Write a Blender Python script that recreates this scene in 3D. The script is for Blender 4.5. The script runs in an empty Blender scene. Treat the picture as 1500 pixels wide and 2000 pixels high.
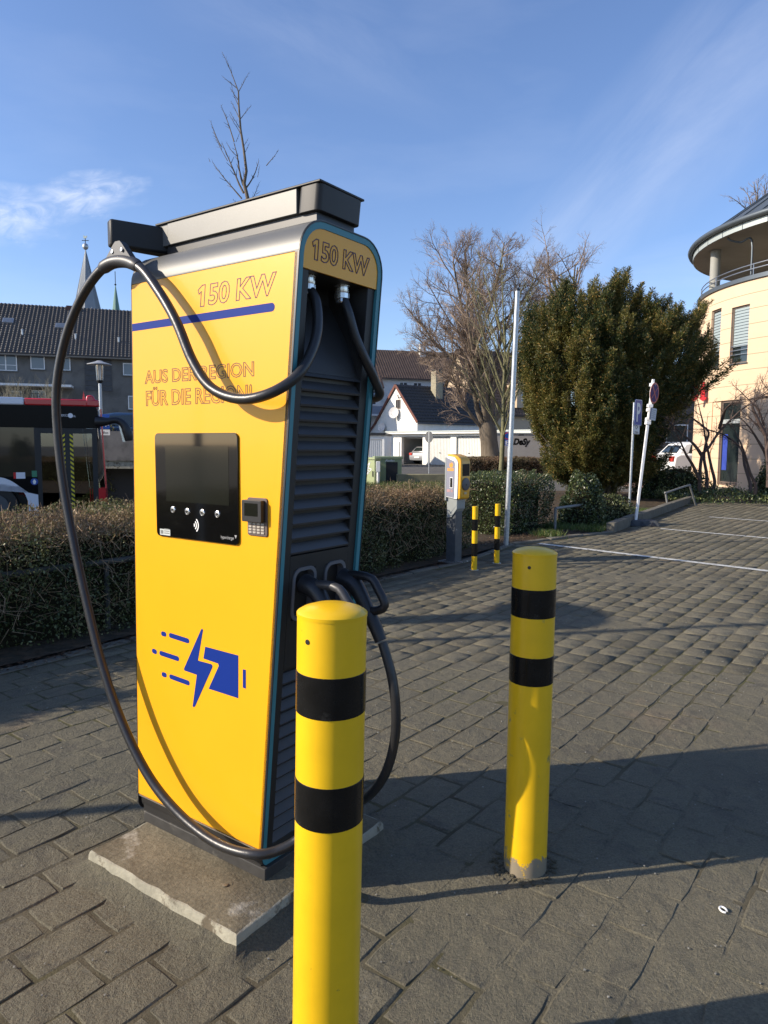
import bpy, bmesh, math, random
import numpy as np
from math import sin, cos, tan, pi, radians, atan2, sqrt, hypot
from mathutils import Vector, Matrix, Quaternion

random.seed(7)
rng = np.random.default_rng(7)
scene = bpy.context.scene
COL = scene.collection

# ------------------------------------------------------------------ camera
CAM_H, PITCH, ROLL, FPX = 1.45, radians(5.35), radians(0.4), 1387.0
_f = Vector((0, cos(PITCH), -sin(PITCH)))
_u0 = Vector((0, sin(PITCH), cos(PITCH)))
_r0 = Vector((1, 0, 0))
_R = _r0 * cos(ROLL) + _u0 * sin(ROLL)
_U = _u0 * cos(ROLL) - _r0 * sin(ROLL)
CAM = Vector((0, 0, CAM_H))
cd = bpy.data.cameras.new('camera')
cam = bpy.data.objects.new('camera', cd)
COL.objects.link(cam)
m = Matrix((( _R.x, _U.x, -_f.x, CAM.x), (_R.y, _U.y, -_f.y, CAM.y), (_R.z, _U.z, -_f.z, CAM.z), (0, 0, 0, 1)))
cam.matrix_world = m
cd.sensor_fit = 'VERTICAL'
cd.sensor_height = 36.0
cd.lens = 36.0 * FPX / 2000.0
cd.clip_start = 0.05
cd.clip_end = 3000.0
scene.camera = cam

# ------------------------------------------------------------------ light
SUN_AZ, SUN_EL = radians(11.0), radians(27.0)       # direction the light travels, on the ground; height of the sun
sd = bpy.data.lights.new('sun', 'SUN')
sd.energy = 5.0
sd.angle = radians(0.53)
sd.color = (1.0, 0.88, 0.72)
sun = bpy.data.objects.new('sun', sd)
COL.objects.link(sun)
LDIR = Vector((cos(SUN_AZ) * cos(SUN_EL), sin(SUN_AZ) * cos(SUN_EL), -sin(SUN_EL)))
sun.rotation_euler = LDIR.to_track_quat('-Z', 'Y').to_euler()
sun.location = (-20, -4, 12)

world = bpy.data.worlds.new('World')
scene.world = world
world.use_nodes = True
wn = world.node_tree
wn.nodes.clear()
wo = wn.nodes.new('ShaderNodeOutputWorld')
bg = wn.nodes.new('ShaderNodeBackground')
sky = wn.nodes.new('ShaderNodeTexSky')
sky.sky_type = 'NISHITA'
sky.sun_disc = False
sky.sun_elevation = SUN_EL
sky.sun_rotation = atan2(-cos(SUN_AZ), -sin(SUN_AZ))
sky.altitude = 100
sky.air_density = 1.0
sky.dust_density = 0.6
sky.ozone_density = 2.0
bg.inputs['Strength'].default_value = 0.135
wn.links.new(bg.outputs[0], wo.inputs[0])
scene.view_settings.view_transform = 'Standard'
scene.view_settings.look = 'None'
scene.view_settings.gamma = 1.0
scene.view_settings.use_curve_mapping = False
scene.view_settings.exposure = 0.45
scene.render.film_transparent = False
scene.cycles.max_bounces = 6
scene.cycles.diffuse_bounces = 3
scene.cycles.glossy_bounces = 3
scene.cycles.transmission_bounces = 4
scene.cycles.transparent_max_bounces = 8


def ray(px, py):
    return _f * FPX + _R * (px - 750.0) + _U * (1000.0 - py)


def G(px, py, z=0.0):
    d = ray(px, py)
    return CAM + d * ((z - CAM_H) / d.z)


def P(px, py, Y):
    d = ray(px, py)
    return CAM + d * (Y / d.y)


# thin high cloud: a few wisps, worked out from the direction of the sky
def sky_clouds():
    N, L = wn.nodes, wn.links
    tc = N.new('ShaderNodeTexCoord')
    nm = N.new('ShaderNodeVectorMath'); nm.operation = 'NORMALIZE'
    L.new(tc.outputs['Generated'], nm.inputs[0])

    def wisp(px, py, rx, ry, rot, lo, hi, amt, scale, dist):
        d = ray(px, py).normalized()
        e1 = Vector((d.y, -d.x, 0)).normalized()
        e2 = d.cross(e1)
        if e2.z < 0: e2 = -e2
        a1 = e1 * cos(rot) + e2 * sin(rot)
        a2 = -e1 * sin(rot) + e2 * cos(rot)
        def dot(v, k):
            n = N.new('ShaderNodeVectorMath'); n.operation = 'DOT_PRODUCT'
            L.new(nm.outputs[0], n.inputs[0]); n.inputs[1].default_value = v
            m2 = N.new('ShaderNodeMath'); m2.operation = 'SUBTRACT'
            L.new(n.outputs['Value'], m2.inputs[0]); m2.inputs[1].default_value = v.dot(d)
            m = N.new('ShaderNodeMath'); m.operation = 'MULTIPLY'
            L.new(m2.outputs[0], m.inputs[0]); m.inputs[1].default_value = k
            return m
        X, Y = dot(a1, 1 / rx), dot(a2, 1 / ry)
        cmb = N.new('ShaderNodeCombineXYZ')
        L.new(X.outputs[0], cmb.inputs[0]); L.new(Y.outputs[0], cmb.inputs[1])
        ft = N.new('ShaderNodeMath'); ft.operation = 'MULTIPLY'
        dd = N.new('ShaderNodeVectorMath'); dd.operation = 'DOT_PRODUCT'
        L.new(nm.outputs[0], dd.inputs[0]); dd.inputs[1].default_value = d
        gt = N.new('ShaderNodeMath'); gt.operation = 'GREATER_THAN'
        L.new(dd.outputs['Value'], gt.inputs[0]); gt.inputs[1].default_value = 0.3
        ln = N.new('ShaderNodeVectorMath'); ln.operation = 'LENGTH'
        nz0 = N.new('ShaderNodeTexNoise'); nz0.inputs['Scale'].default_value = 1.3; nz0.inputs['Detail'].default_value = 4
        L.new(cmb.outputs[0], nz0.inputs['Vector'])
        mx = N.new('ShaderNodeVectorMath'); mx.operation = 'MULTIPLY_ADD'
        L.new(nz0.outputs['Color'], mx.inputs[0]); mx.inputs[1].default_value = (dist, dist, 0)
        L.new(cmb.outputs[0], mx.inputs[2])
        sub = N.new('ShaderNodeVectorMath'); sub.operation = 'SUBTRACT'
        L.new(mx.outputs[0], sub.inputs[0]); sub.inputs[1].default_value = (dist / 2, dist / 2, 0)
        L.new(sub.outputs[0], ln.inputs[0])
        mr = N.new('ShaderNodeMapRange'); mr.interpolation_type = 'SMOOTHSTEP'
        L.new(ln.outputs['Value'], mr.inputs['Value'])
        mr.inputs['From Min'].default_value = 1.0; mr.inputs['From Max'].default_value = 0.1
        nz = N.new('ShaderNodeTexNoise'); nz.inputs['Scale'].default_value = scale; nz.inputs['Detail'].default_value = 7
        nz.inputs['Roughness'].default_value = 0.62; nz.inputs['Distortion'].default_value = 0.6
        L.new(cmb.outputs[0], nz.inputs['Vector'])
        mr2 = N.new('ShaderNodeMapRange'); L.new(nz.outputs['Fac'], mr2.inputs['Value'])
        mr2.inputs['From Min'].default_value = lo; mr2.inputs['From Max'].default_value = hi
        L.new(mr.outputs[0], ft.inputs[0]); L.new(mr2.outputs[0], ft.inputs[1])
        f2 = N.new('ShaderNodeMath'); f2.operation = 'MULTIPLY'
        L.new(ft.outputs[0], f2.inputs[0]); f2.inputs[1].default_value = amt
        f3 = N.new('ShaderNodeMath'); f3.operation = 'MULTIPLY'
        L.new(f2.outputs[0], f3.inputs[0]); L.new(gt.outputs[0], f3.inputs[1])
        return f3
    ws = [wisp(35, 420, 0.070, 0.038, 0.15, 0.33, 0.62, 0.62, 1.9, 1.6),
          wisp(180, 380, 0.080, 0.030, 0.30, 0.33, 0.62, 0.66, 1.9, 1.6),
          wisp(1330, 240, 0.42, 0.10, 0.75, 0.30, 0.85, 0.42, 0.9, 0.8),
          wisp(1250, 540, 0.40, 0.05, 0.05, 0.30, 0.80, 0.25, 0.9, 0.8),
          wisp(620, 60, 0.30, 0.07, -0.3, 0.35, 0.9, 0.20, 0.9, 0.9)]
    acc = ws[0]
    for w in ws[1:]:
        a = N.new('ShaderNodeMath'); a.operation = 'MAXIMUM'
        L.new(acc.outputs[0], a.inputs[0]); L.new(w.outputs[0], a.inputs[1]); acc = a
    # the same thin veil, in fainter form, over the rest of the sky
    mp = N.new('ShaderNodeMapping'); mp.inputs['Scale'].default_value = (1.2, 1.2, 4.5)
    mp.inputs['Rotation'].default_value = (0.5, 0.3, 0.2)
    L.new(nm.outputs[0], mp.inputs[0])
    nz = N.new('ShaderNodeTexNoise'); nz.inputs['Scale'].default_value = 1.6; nz.inputs['Detail'].default_value = 6
    nz.inputs['Roughness'].default_value = 0.55
    L.new(mp.outputs[0], nz.inputs['Vector'])
    mr = N.new('ShaderNodeMapRange'); L.new(nz.outputs['Fac'], mr.inputs['Value'])
    mr.inputs['From Min'].default_value = 0.5; mr.inputs['From Max'].default_value = 0.85
    mr.inputs['To Max'].default_value = 0.15
    a = N.new('ShaderNodeMath'); a.operation = 'MAXIMUM'
    L.new(acc.outputs[0], a.inputs[0]); L.new(mr.outputs[0], a.inputs[1])
    tint = N.new('ShaderNodeMixRGB'); tint.blend_type = 'MULTIPLY'; tint.inputs[0].default_value = 1.0
    L.new(sky.outputs[0], tint.inputs[1]); tint.inputs[2].default_value = SKY_TINT
    mixn = N.new('ShaderNodeMixRGB'); L.new(a.outputs[0], mixn.inputs[0])
    L.new(tint.outputs[0], mixn.inputs[1]); mixn.inputs[2].default_value = (5.2, 5.6, 6.6, 1)
    L.new(mixn.outputs[0], bg.inputs['Color'])


SKY_TINT = (0.90, 0.96, 1.15, 1)
sky_clouds()
# ------------------------------------------------------------------ helpers
def put(name, me, mat=None, parent=None, loc=None, rotz=None, kind=None):
    o = bpy.data.objects.new(name, me)
    COL.objects.link(o)
    if mat is not None and me is not None:
        for mm in (mat if isinstance(mat, (list, tuple)) else [mat]):
            me.materials.append(mm)
    if parent is not None: o.parent = parent
    if loc is not None: o.location = loc
    if rotz is not None: o.rotation_euler = (0, 0, rotz)
    if kind: o['kind'] = kind
    return o


def tag(o, label, cat=None, group=None):
    o['label'] = label
    if cat: o['category'] = cat
    if group: o['group'] = group
    return o


def thing(name, label, cat, loc=(0, 0, 0), rotz=0.0, group=None):
    o = bpy.data.objects.new(name, None)
    COL.objects.link(o)
    o.empty_display_size = 0.2
    o.location = loc; o.rotation_euler = (0, 0, rotz)
    return tag(o, label, cat, group)


def copy_tree(o, parent=None):
    c = o.copy(); COL.objects.link(c)
    if parent is not None: c.parent = parent
    for ch in list(o.children): copy_tree(ch, c)
    return c


class MB:
    """gathers faces, then links them as one mesh object"""
    def __init__(self):
        self.v = []; self.f = []; self.mi = []

    def add(self, vs, fs, mi=0):
        b = len(self.v)
        self.v += [tuple(x) for x in vs]
        self.f += [tuple(i + b for i in f) for f in fs]
        self.mi += [mi] * len(fs)

    def box(self, x0, x1, y0, y1, z0, z1, mi=0, M=None):
        vs = [Vector((x, y, z)) for z in (z0, z1) for x, y in ((x0, y0), (x1, y0), (x1, y1), (x0, y1))]
        if M is not None: vs = [M @ v for v in vs]
        self.add(vs, [(3, 2, 1, 0), (4, 5, 6, 7), (0, 1, 5, 4), (1, 2, 6, 5), (2, 3, 7, 6), (3, 0, 4, 7)], mi)

    def hexa(self, b, t, mi=0):
        """b, t: lower and upper loops of equal length"""
        n = len(b)
        self.add(list(b) + list(t), [tuple(reversed(range(n))), tuple(range(n, 2 * n))] +
                 [(i, (i + 1) % n, n + (i + 1) % n, n + i) for i in range(n)], mi)

    def prism(self, pts, fn, d0, d1, mi=0):
        """flat outline pts (a, b) given depth by fn(a, b, d)"""
        area = sum(pts[i][0] * pts[(i + 1) % len(pts)][1] - pts[(i + 1) % len(pts)][0] * pts[i][1] for i in range(len(pts)))
        if area < 0: pts = list(reversed(pts))
        self.hexa([fn(a, b, d0) for a, b in pts], [fn(a, b, d1) for a, b in pts], mi)

    def tube(self, pts, rad, n=8, caps=True, mi=0):
        pts = [Vector(p) for p in pts]
        k = len(pts)
        if not hasattr(rad, '__len__'): rad = [rad] * k
        t0 = (pts[1] - pts[0]).normalized()
        a = Vector((0, 0, 1)) if abs(t0.z) < 0.9 else Vector((1, 0, 0))
        nrm = t0.cross(a).normalized()
        rings = []
        for i, p in enumerate(pts):
            t = (pts[min(i + 1, k - 1)] - pts[max(i - 1, 0)])
            if t.length < 1e-9: t = t0
            t = t.normalized()
            nrm = (nrm - t * nrm.dot(t))
            if nrm.length < 1e-6: nrm = t.orthogonal()
            nrm.normalize()
            bn = t.cross(nrm)
            rings.append([p + (nrm * cos(2 * pi * j / n) + bn * sin(2 * pi * j / n)) * rad[i] for j in range(n)])
        vs = [v for r in rings for v in r]
        fs = [(i * n + j, i * n + (j + 1) % n, (i + 1) * n + (j + 1) % n, (i + 1) * n + j) for i in range(k - 1) for j in range(n)]
        if caps: fs += [tuple(reversed(range(n))), tuple(range((k - 1) * n, k * n))]
        self.add(vs, fs, mi)

    def lathe(self, prof, c=(0, 0, 0), n=24, mi=0, M=None):
        """prof: (radius, z) from the bottom up"""
        c = Vector(c)
        vs = []; fs = []
        for r, z in prof:
            for j in range(n):
                p = Vector((max(r, 1e-4) * cos(2 * pi * j / n), max(r, 1e-4) * sin(2 * pi * j / n), z))
                if M is not None: p = M @ p
                vs.append(c + p)
        k = len(prof)
        fs = [(i * n + j, i * n + (j + 1) % n, (i + 1) * n + (j + 1) % n, (i + 1) * n + j) for i in range(k - 1) for j in range(n)]
        fs += [tuple(reversed(range(n))), tuple(range((k - 1) * n, k * n))]
        self.add(vs, fs, mi)

    def build(self, name, mat, parent=None, smooth=None, bevel=None, kind=None, loc=None, rotz=None, seg=2):
        me = bpy.data.meshes.new(name)
        me.from_pydata([tuple(v) for v in self.v], [], self.f)
        if any(self.mi): me.polygons.foreach_set('material_index', self.mi)
        me.update()
        if smooth:
            me.polygons.foreach_set('use_smooth', [True] * len(self.f))
            me.set_sharp_from_angle(angle=radians(smooth))
        o = put(name, me, mat, parent, loc, rotz, kind)
        if bevel:
            bv = o.modifiers.new('bevel', 'BEVEL'); bv.width = bevel; bv.segments = seg; bv.limit_method = 'ANGLE'
            bv.angle_limit = radians(35); bv.harden_normals = False
            if not smooth: me.polygons.foreach_set('use_smooth', [True] * len(self.f)); me.set_sharp_from_angle(angle=radians(40))
        return o


def np_mesh(name, V, Q, mat, parent=None, kind=None, smooth=False):
    """V n x 3, Q m x k faces, as one mesh"""
    me = bpy.data.meshes.new(name)
    V = np.asarray(V, dtype=np.float32); Q = np.asarray(Q, dtype=np.int32)
    k = Q.shape[1]
    me.vertices.add(len(V)); me.vertices.foreach_set('co', V.ravel())
    me.loops.add(Q.size); me.loops.foreach_set('vertex_index', Q.ravel())
    me.polygons.add(len(Q)); me.polygons.foreach_set('loop_start', np.arange(len(Q), dtype=np.int32) * k)
    me.polygons.foreach_set('loop_total', np.full(len(Q), k, dtype=np.int32))
    if smooth: me.polygons.foreach_set('use_smooth', np.ones(len(Q), dtype=bool))
    me.update(calc_edges=True)
    return put(name, me, mat, parent, kind=kind)


def rrect(x0, x1, z0, z1, r, n=5):
    out = []
    for cx, cz, a0 in ((x1 - r, z0 + r, -90), (x1 - r, z1 - r, 0), (x0 + r, z1 - r, 90), (x0 + r, z0 + r, 180)):
        for i in range(n + 1):
            a = radians(a0 + 90 * i / n)
            out.append((cx + r * cos(a), cz + r * sin(a)))
    return out


def catmull(pts, n=8):
    pts = [Vector(p) for p in pts]
    P_ = [pts[0] * 2 - pts[1]] + pts + [pts[-1] * 2 - pts[-2]]
    out = []
    for i in range(1, len(P_) - 2):
        a, b, c, d = P_[i - 1:i + 3]
        for k in range(n):
            t = k / n
            out.append(0.5 * ((2 * b) + (c - a) * t + (2 * a - 5 * b + 4 * c - d) * t * t + (3 * b - a - 3 * c + d) * t ** 3))
    out.append(pts[-1])
    return out


_tc = {}
def text_mesh(s, offset=0.0, shear=0.0):
    key = (s, offset, shear)
    if key in _tc: return _tc[key]
    cu = bpy.data.curves.new('txt', 'FONT')
    cu.body = s; cu.offset = offset; cu.shear = shear; cu.resolution_u = 3
    o = bpy.data.objects.new('txt', cu); COL.objects.link(o)
    bpy.context.view_layer.update()
    dg = bpy.context.evaluated_depsgraph_get()
    me = bpy.data.meshes.new_from_object(o.evaluated_get(dg))
    V = [v.co.copy() for v in me.vertices]
    Fc = [tuple(p.vertices) for p in me.polygons]
    cnt = {}
    for f in Fc:
        for i in range(len(f)):
            e = tuple(sorted((f[i], f[(i + 1) % len(f)]))); cnt[e] = cnt.get(e, 0) + 1
    E_ = [e for e, c in cnt.items() if c == 1]
    bpy.data.objects.remove(o); bpy.data.curves.remove(cu); bpy.data.meshes.remove(me)
    _tc[key] = (V, Fc, E_)
    return _tc[key]


def text_fill(mb, s, fn, a0, a1, b0, b1, d=0.0, offset=0.0, shear=0.0, mi=0):
    V, Fc, _ = text_mesh(s, offset, shear)
    x0 = min(v.x for v in V); x1 = max(v.x for v in V); y0 = min(v.y for v in V); y1 = max(v.y for v in V)
    mb.add([fn(a0 + (a1 - a0) * (v.x - x0) / (x1 - x0), b0 + (b1 - b0) * (v.y - y0) / (y1 - y0), d) for v in V], Fc, mi)


def text_line(mb, s, fn, a0, a1, b0, b1, w, d0, d1, offset=0.0, shear=0.0, mi=0):
    """letters drawn as an outline of width w"""
    V, _, E_ = text_mesh(s, offset, shear)
    x0 = min(v.x for v in V); x1 = max(v.x for v in V); y0 = min(v.y for v in V); y1 = max(v.y for v in V)
    q = [(a0 + (a1 - a0) * (v.x - x0) / (x1 - x0), b0 + (b1 - b0) * (v.y - y0) / (y1 - y0)) for v in V]
    for i, j in E_:
        (ax, ay), (bx, by) = q[i], q[j]
        dx, dy = bx - ax, by - ay
        L = hypot(dx, dy)
        if L < 1e-6: continue
        dx /= L; dy /= L
        e = w * 0.35
        nx, ny = -dy * w / 2, dx * w / 2
        pts = [(ax - dx * e - nx, ay - dy * e - ny), (bx + dx * e - nx, by + dy * e - ny), (bx + dx * e + nx, by + dy * e + ny), (ax - dx * e + nx, ay - dy * e + ny)]
        mb.prism(pts, fn, d0, d1, mi)


# ------------------------------------------------------------------ materials
def mat(name, col, rough=0.6, metal=0.0, var=0.0, vscale=5.0, bump=0.0, bscale=60.0, bdist=0.01, spec=0.5, coat=0.0,
        col2=None, c2scale=3.0, c2lo=0.45, c2hi=0.6, stretch=None, rvar=0.0, fine=0.0, fscale=200.0):
    M = bpy.data.materials.new(name); M.use_nodes = True
    nt = M.node_tree; N, L = nt.nodes, nt.links
    bs = N['Principled BSDF']
    bs.inputs['Roughness'].default_value = rough
    bs.inputs['Metallic'].default_value = metal
    bs.inputs['Specular IOR Level'].default_value = spec
    bs.inputs['Coat Weight'].default_value = coat
    bs.inputs['Coat Roughness'].default_value = 0.06
    tc = N.new('ShaderNodeTexCoord'); src = tc.outputs['Object']
    if stretch:
        mp = N.new('ShaderNodeMapping'); mp.inputs['Scale'].default_value = stretch
        L.new(src, mp.inputs[0]); src = mp.outputs[0]

    def noise(sc, det=5, ro=0.6):
        n = N.new('ShaderNodeTexNoise'); n.inputs['Scale'].default_value = sc; n.inputs['Detail'].default_value = det
        n.inputs['Roughness'].default_value = ro; L.new(src, n.inputs['Vector']); return n
    rgb = N.new('ShaderNodeRGB'); rgb.outputs[0].default_value = (*col, 1)
    cur = rgb.outputs[0]
    if col2 is not None:
        n = noise(c2scale, 6)
        mr = N.new('ShaderNodeMapRange'); mr.inputs['From Min'].default_value = c2lo; mr.inputs['From Max'].default_value = c2hi
        L.new(n.outputs['Fac'], mr.inputs['Value'])
        mx = N.new('ShaderNodeMixRGB'); L.new(mr.outputs[0], mx.inputs[0]); L.new(cur, mx.inputs[1]); mx.inputs[2].default_value = (*col2, 1)
        cur = mx.outputs[0]
    for amt, sc in ((var, vscale), (fine, fscale)):
        if amt:
            n = noise(sc, 4)
            mr = N.new('ShaderNodeMapRange'); mr.inputs['From Min'].default_value = 0.25; mr.inputs['From Max'].default_value = 0.75
            mr.inputs['To Min'].default_value = 1 - amt; mr.inputs['To Max'].default_value = 1 + amt
            L.new(n.outputs['Fac'], mr.inputs['Value'])
            mx = N.new('ShaderNodeVectorMath'); mx.operation = 'SCALE'
            L.new(cur, mx.inputs[0]); L.new(mr.outputs[0], mx.inputs['Scale']); cur = mx.outputs[0]
    L.new(cur, bs.inputs['Base Color'])
    if rvar:
        n = noise(vscale * 1.7, 5)
        mr = N.new('ShaderNodeMapRange'); mr.inputs['To Min'].default_value = rough - rvar; mr.inputs['To Max'].default_value = rough + rvar
        L.new(n.outputs['Fac'], mr.inputs['Value']); L.new(mr.outputs[0], bs.inputs['Roughness'])
    if bump:
        n = noise(bscale, 6, 0.65)
        b = N.new('ShaderNodeBump'); b.inputs['Strength'].default_value = bump; b.inputs['Distance'].default_value = bdist
        L.new(n.outputs['Fac'], b.inputs['Height']); L.new(b.outputs[0], bs.inputs['Normal'])
    return M


def leaf_mat(name, c1, c2, c3=None, rough=0.55, scale=2.0, lo=0.4, hi=0.6, spec=0.4, trans=0.25):
    """foliage: clumps of two tones, single leaves lighter or darker"""
    M = bpy.data.materials.new(name); M.use_nodes = True
    nt = M.node_tree; N, L = nt.nodes, nt.links
    bs = N['Principled BSDF']; bs.inputs['Roughness'].default_value = rough; bs.inputs['Specular IOR Level'].default_value = spec
    geo = N.new('ShaderNodeNewGeometry'); tc = N.new('ShaderNodeTexCoord')
    n = N.new('ShaderNodeTexNoise'); n.inputs['Scale'].default_value = scale; n.inputs['Detail'].default_value = 4
    L.new(tc.outputs['Object'], n.inputs['Vector'])
    add = N.new('ShaderNodeMath'); add.operation = 'MULTIPLY_ADD'; add.inputs[1].default_value = 0.22; 
    L.new(geo.outputs['Random Per Island'], add.inputs[0]); L.new(n.outputs['Fac'], add.inputs[2])
    mr = N.new('ShaderNodeMapRange'); mr.inputs['From Min'].default_value = lo + .11; mr.inputs['From Max'].default_value = hi + .11
    L.new(add.outputs[0], mr.inputs['Value'])
    mx = N.new('ShaderNodeMixRGB'); L.new(mr.outputs[0], mx.inputs[0])
    mx.inputs[1].default_value = (*c1, 1); mx.inputs[2].default_value = (*c2, 1)
    cur = mx.outputs[0]
    if c3 is not None:
        gt = N.new('ShaderNodeMath'); gt.operation = 'GREATER_THAN'; gt.inputs[1].default_value = 0.9
        L.new(geo.outputs['Random Per Island'], gt.inputs[0])
        m3 = N.new('ShaderNodeMixRGB'); L.new(gt.outputs[0], m3.inputs[0]); L.new(cur, m3.inputs[1]); m3.inputs[2].default_value = (*c3, 1)
        cur = m3.outputs[0]
    m4 = N.new('ShaderNodeMapRange'); L.new(geo.outputs['Random Per Island'], m4.inputs['Value'])
    m4.inputs['To Min'].default_value = 0.6; m4.inputs['To Max'].default_value = 1.35
    sc = N.new('ShaderNodeVectorMath'); sc.operation = 'SCALE'; L.new(cur, sc.inputs[0]); L.new(m4.outputs[0], sc.inputs['Scale'])
    L.new(sc.outputs[0], bs.inputs['Base Color'])
    if trans:
        tr = N.new('ShaderNodeBsdfTranslucent'); L.new(sc.outputs[0], tr.inputs['Color'])
        ms = N.new('ShaderNodeMixShader'); ms.inputs[0].default_value = trans
        L.new(bs.outputs[0], ms.inputs[1]); L.new(tr.outputs[0], ms.inputs[2])
        L.new(ms.outputs[0], N['Material Output'].inputs['Surface'])
    return M


def glass_mat(name, col=(0.02, 0.025, 0.03), rough=0.03, alpha=1.0):
    M = mat(name, col, rough, spec=1.0, coat=0.5)
    return M


def see_through(name, tint=(0.55, 0.62, 0.6), mixf=0.75):
    """thin pane: mostly clear, with a glossy reflection"""
    M = bpy.data.materials.new(name); M.use_nodes = True
    nt = M.node_tree; N, L = nt.nodes, nt.links
    N.remove(N['Principled BSDF'])
    t = N.new('ShaderNodeBsdfTransparent'); t.inputs[0].default_value = (*tint, 1)
    g = N.new('ShaderNodeBsdfGlossy'); g.inputs['Roughness'].default_value = 0.02
    fr = N.new('ShaderNodeFresnel'); fr.inputs[0].default_value = 1.6
    mr = N.new('ShaderNodeMapRange'); mr.inputs['To Min'].default_value = 1 - mixf - 0.05; mr.inputs['To Max'].default_value = 1.0
    L.new(fr.outputs[0], mr.inputs['Value'])
    ms = N.new('ShaderNodeMixShader'); L.new(mr.outputs[0], ms.inputs[0]); L.new(t.outputs[0], ms.inputs[1]); L.new(g.outputs[0], ms.inputs[2])
    L.new(ms.outputs[0], N['Material Output'].inputs['Surface'])
    return M


M_ = {}
M_['yellow'] = mat('yellow_panel', (0.86, 0.390, 0.010), 0.34, var=0.03, vscale=3, spec=0.35, coat=0.12, bump=0.03, bscale=9, bdist=0.01)
M_['bollard_yellow'] = mat('bollard_yellow', (0.78, 0.47, 0.010), 0.33, var=0.07, vscale=9, spec=0.45, coat=0.15, rvar=0.08, bump=0.05, bscale=25, bdist=0.004, col2=(0.42, 0.27, 0.03), c2scale=38, c2lo=.69, c2hi=.74)
M_['band_black'] = mat('black_band', (0.007, 0.007, 0.007), 0.25, var=0.3, vscale=18, spec=0.28, rvar=0.1, col2=(0.03, 0.03, 0.028), c2scale=12, c2lo=.62, c2hi=.72)
M_['black'] = mat('black_plastic', (0.014, 0.014, 0.016), 0.42, var=0.15, vscale=40)
M_['rubber'] = mat('cable_rubber', (0.022, 0.022, 0.023), 0.36, var=0.2, vscale=14, spec=0.5, bump=0.35, bscale=22, bdist=0.004)
M_['anth'] = mat('anthracite_paint', (0.040, 0.040, 0.042), 0.42, spec=0.5, var=0.06, vscale=10, bump=0.06, bscale=500, bdist=0.0006, fine=0.05, fscale=500)
M_['anth2'] = mat('dark_sheet_metal', (0.022, 0.021, 0.020), 0.5, spec=0.4, var=0.12, vscale=6, bump=0.08, bscale=450, bdist=0.0006)
M_['cover'] = mat('sun_sheen_anthracite', (0.125, 0.125, 0.118), 0.46, 0.25, spec=0.5, var=0.05, vscale=5, bump=0.08, bscale=520, bdist=0.0006, fine=0.06, fscale=450)  # anthracite paint of cover and housing; sun sheen put into a lighter base colour
M_['teal'] = mat('teal_edge', (0.05, 0.22, 0.26), 0.5, var=0.05)
M_['blue'] = mat('blue_print', (0.006, 0.028, 0.21), 0.55, spec=0.12)
M_['line'] = mat('letter_outline', (0.15, 0.085, 0.055), 0.5, spec=0.2)
M_['lineP'] = mat('violet_letter_outline', (0.09, 0.055, 0.10), 0.5, spec=0.2)
M_['screen'] = mat('black_glass', (0.004, 0.004, 0.004), 0.05, spec=0.5, coat=0.3)
M_['lcd'] = mat('switched_off_screen', (0.011, 0.012, 0.009), 0.10, spec=0.5)
M_['silver'] = mat('brushed_silver', (0.72, 0.72, 0.70), 0.25, 0.9)
M_['white'] = mat('white_paint', (0.78, 0.78, 0.76), 0.45, var=0.05, vscale=8)
M_['plate'] = mat('galvanised', (0.46, 0.48, 0.49), 0.42, 0.75, var=0.18, vscale=30, rvar=0.1)
M_['conc'] = mat('concrete_slab', (0.140, 0.120, 0.082), 0.92, var=0.25, vscale=5, col2=(0.33, 0.31, 0.26), c2scale=4.2, c2lo=0.60, c2hi=0.70, bump=0.7, bscale=60, bdist=0.008, spec=0.15, fine=0.3, fscale=90)
M_['conc_edge'] = mat('sunlit_pale_concrete', (0.32, 0.30, 0.23), 0.9, var=0.25, vscale=12, bump=0.6, bscale=60, bdist=0.008, spec=0.15, col2=(0.12, 0.10, 0.07), c2scale=14, c2lo=.54, c2hi=.62)  # slab edge: sunlight put into the pale base colour, dirt as darker spots
M_['soil'] = mat('soil', (0.060, 0.050, 0.036), 0.95, var=0.4, vscale=14, bump=0.8, bscale=50, bdist=0.02, spec=0.1, col2=(0.10, 0.07, 0.045), c2scale=8)
M_['asphalt'] = mat('asphalt', (0.105, 0.10, 0.09), 0.9, var=0.2, vscale=0.8, bump=0.3, bscale=90, bdist=0.006, spec=0.2, fine=0.2, fscale=60)
M_['bark'] = mat('bark', (0.15, 0.122, 0.09), 0.9, var=0.35, vscale=6, bump=0.7, bscale=22, bdist=0.02, spec=0.15, stretch=(1, 1, 0.25))
M_['bark_green'] = mat('mossy_bark', (0.19, 0.18, 0.10), 0.9, var=0.3, vscale=8, bump=0.4, bscale=30, bdist=0.01, spec=0.15)
M_['twig'] = mat('twigs', (0.27, 0.205, 0.155), 0.85, var=0.3, vscale=3, spec=0.15)
M_['sign_back'] = mat('sign_back_grey', (.07, .075, .08), .6, var=.15, vscale=5)
M_['sign_blue'] = mat('sign_blue', (.015, .07, .33), .35, coat=.2)
M_['sign_red'] = mat('sign_red', (.45, .03, .02), .4)
M_['pole_white'] = mat('white_pole', (.80, .78, .76), .5, var=.06, vscale=5)
M_['print_black'] = mat('black_print', (.03, .03, .03), .5)
M_['zinc'] = mat('grey_post', (0.085, 0.095, 0.105), 0.55, .3, var=.25, vscale=14, col2=(.35, .36, .36), c2scale=14, c2lo=.66, c2hi=.70)


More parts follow.
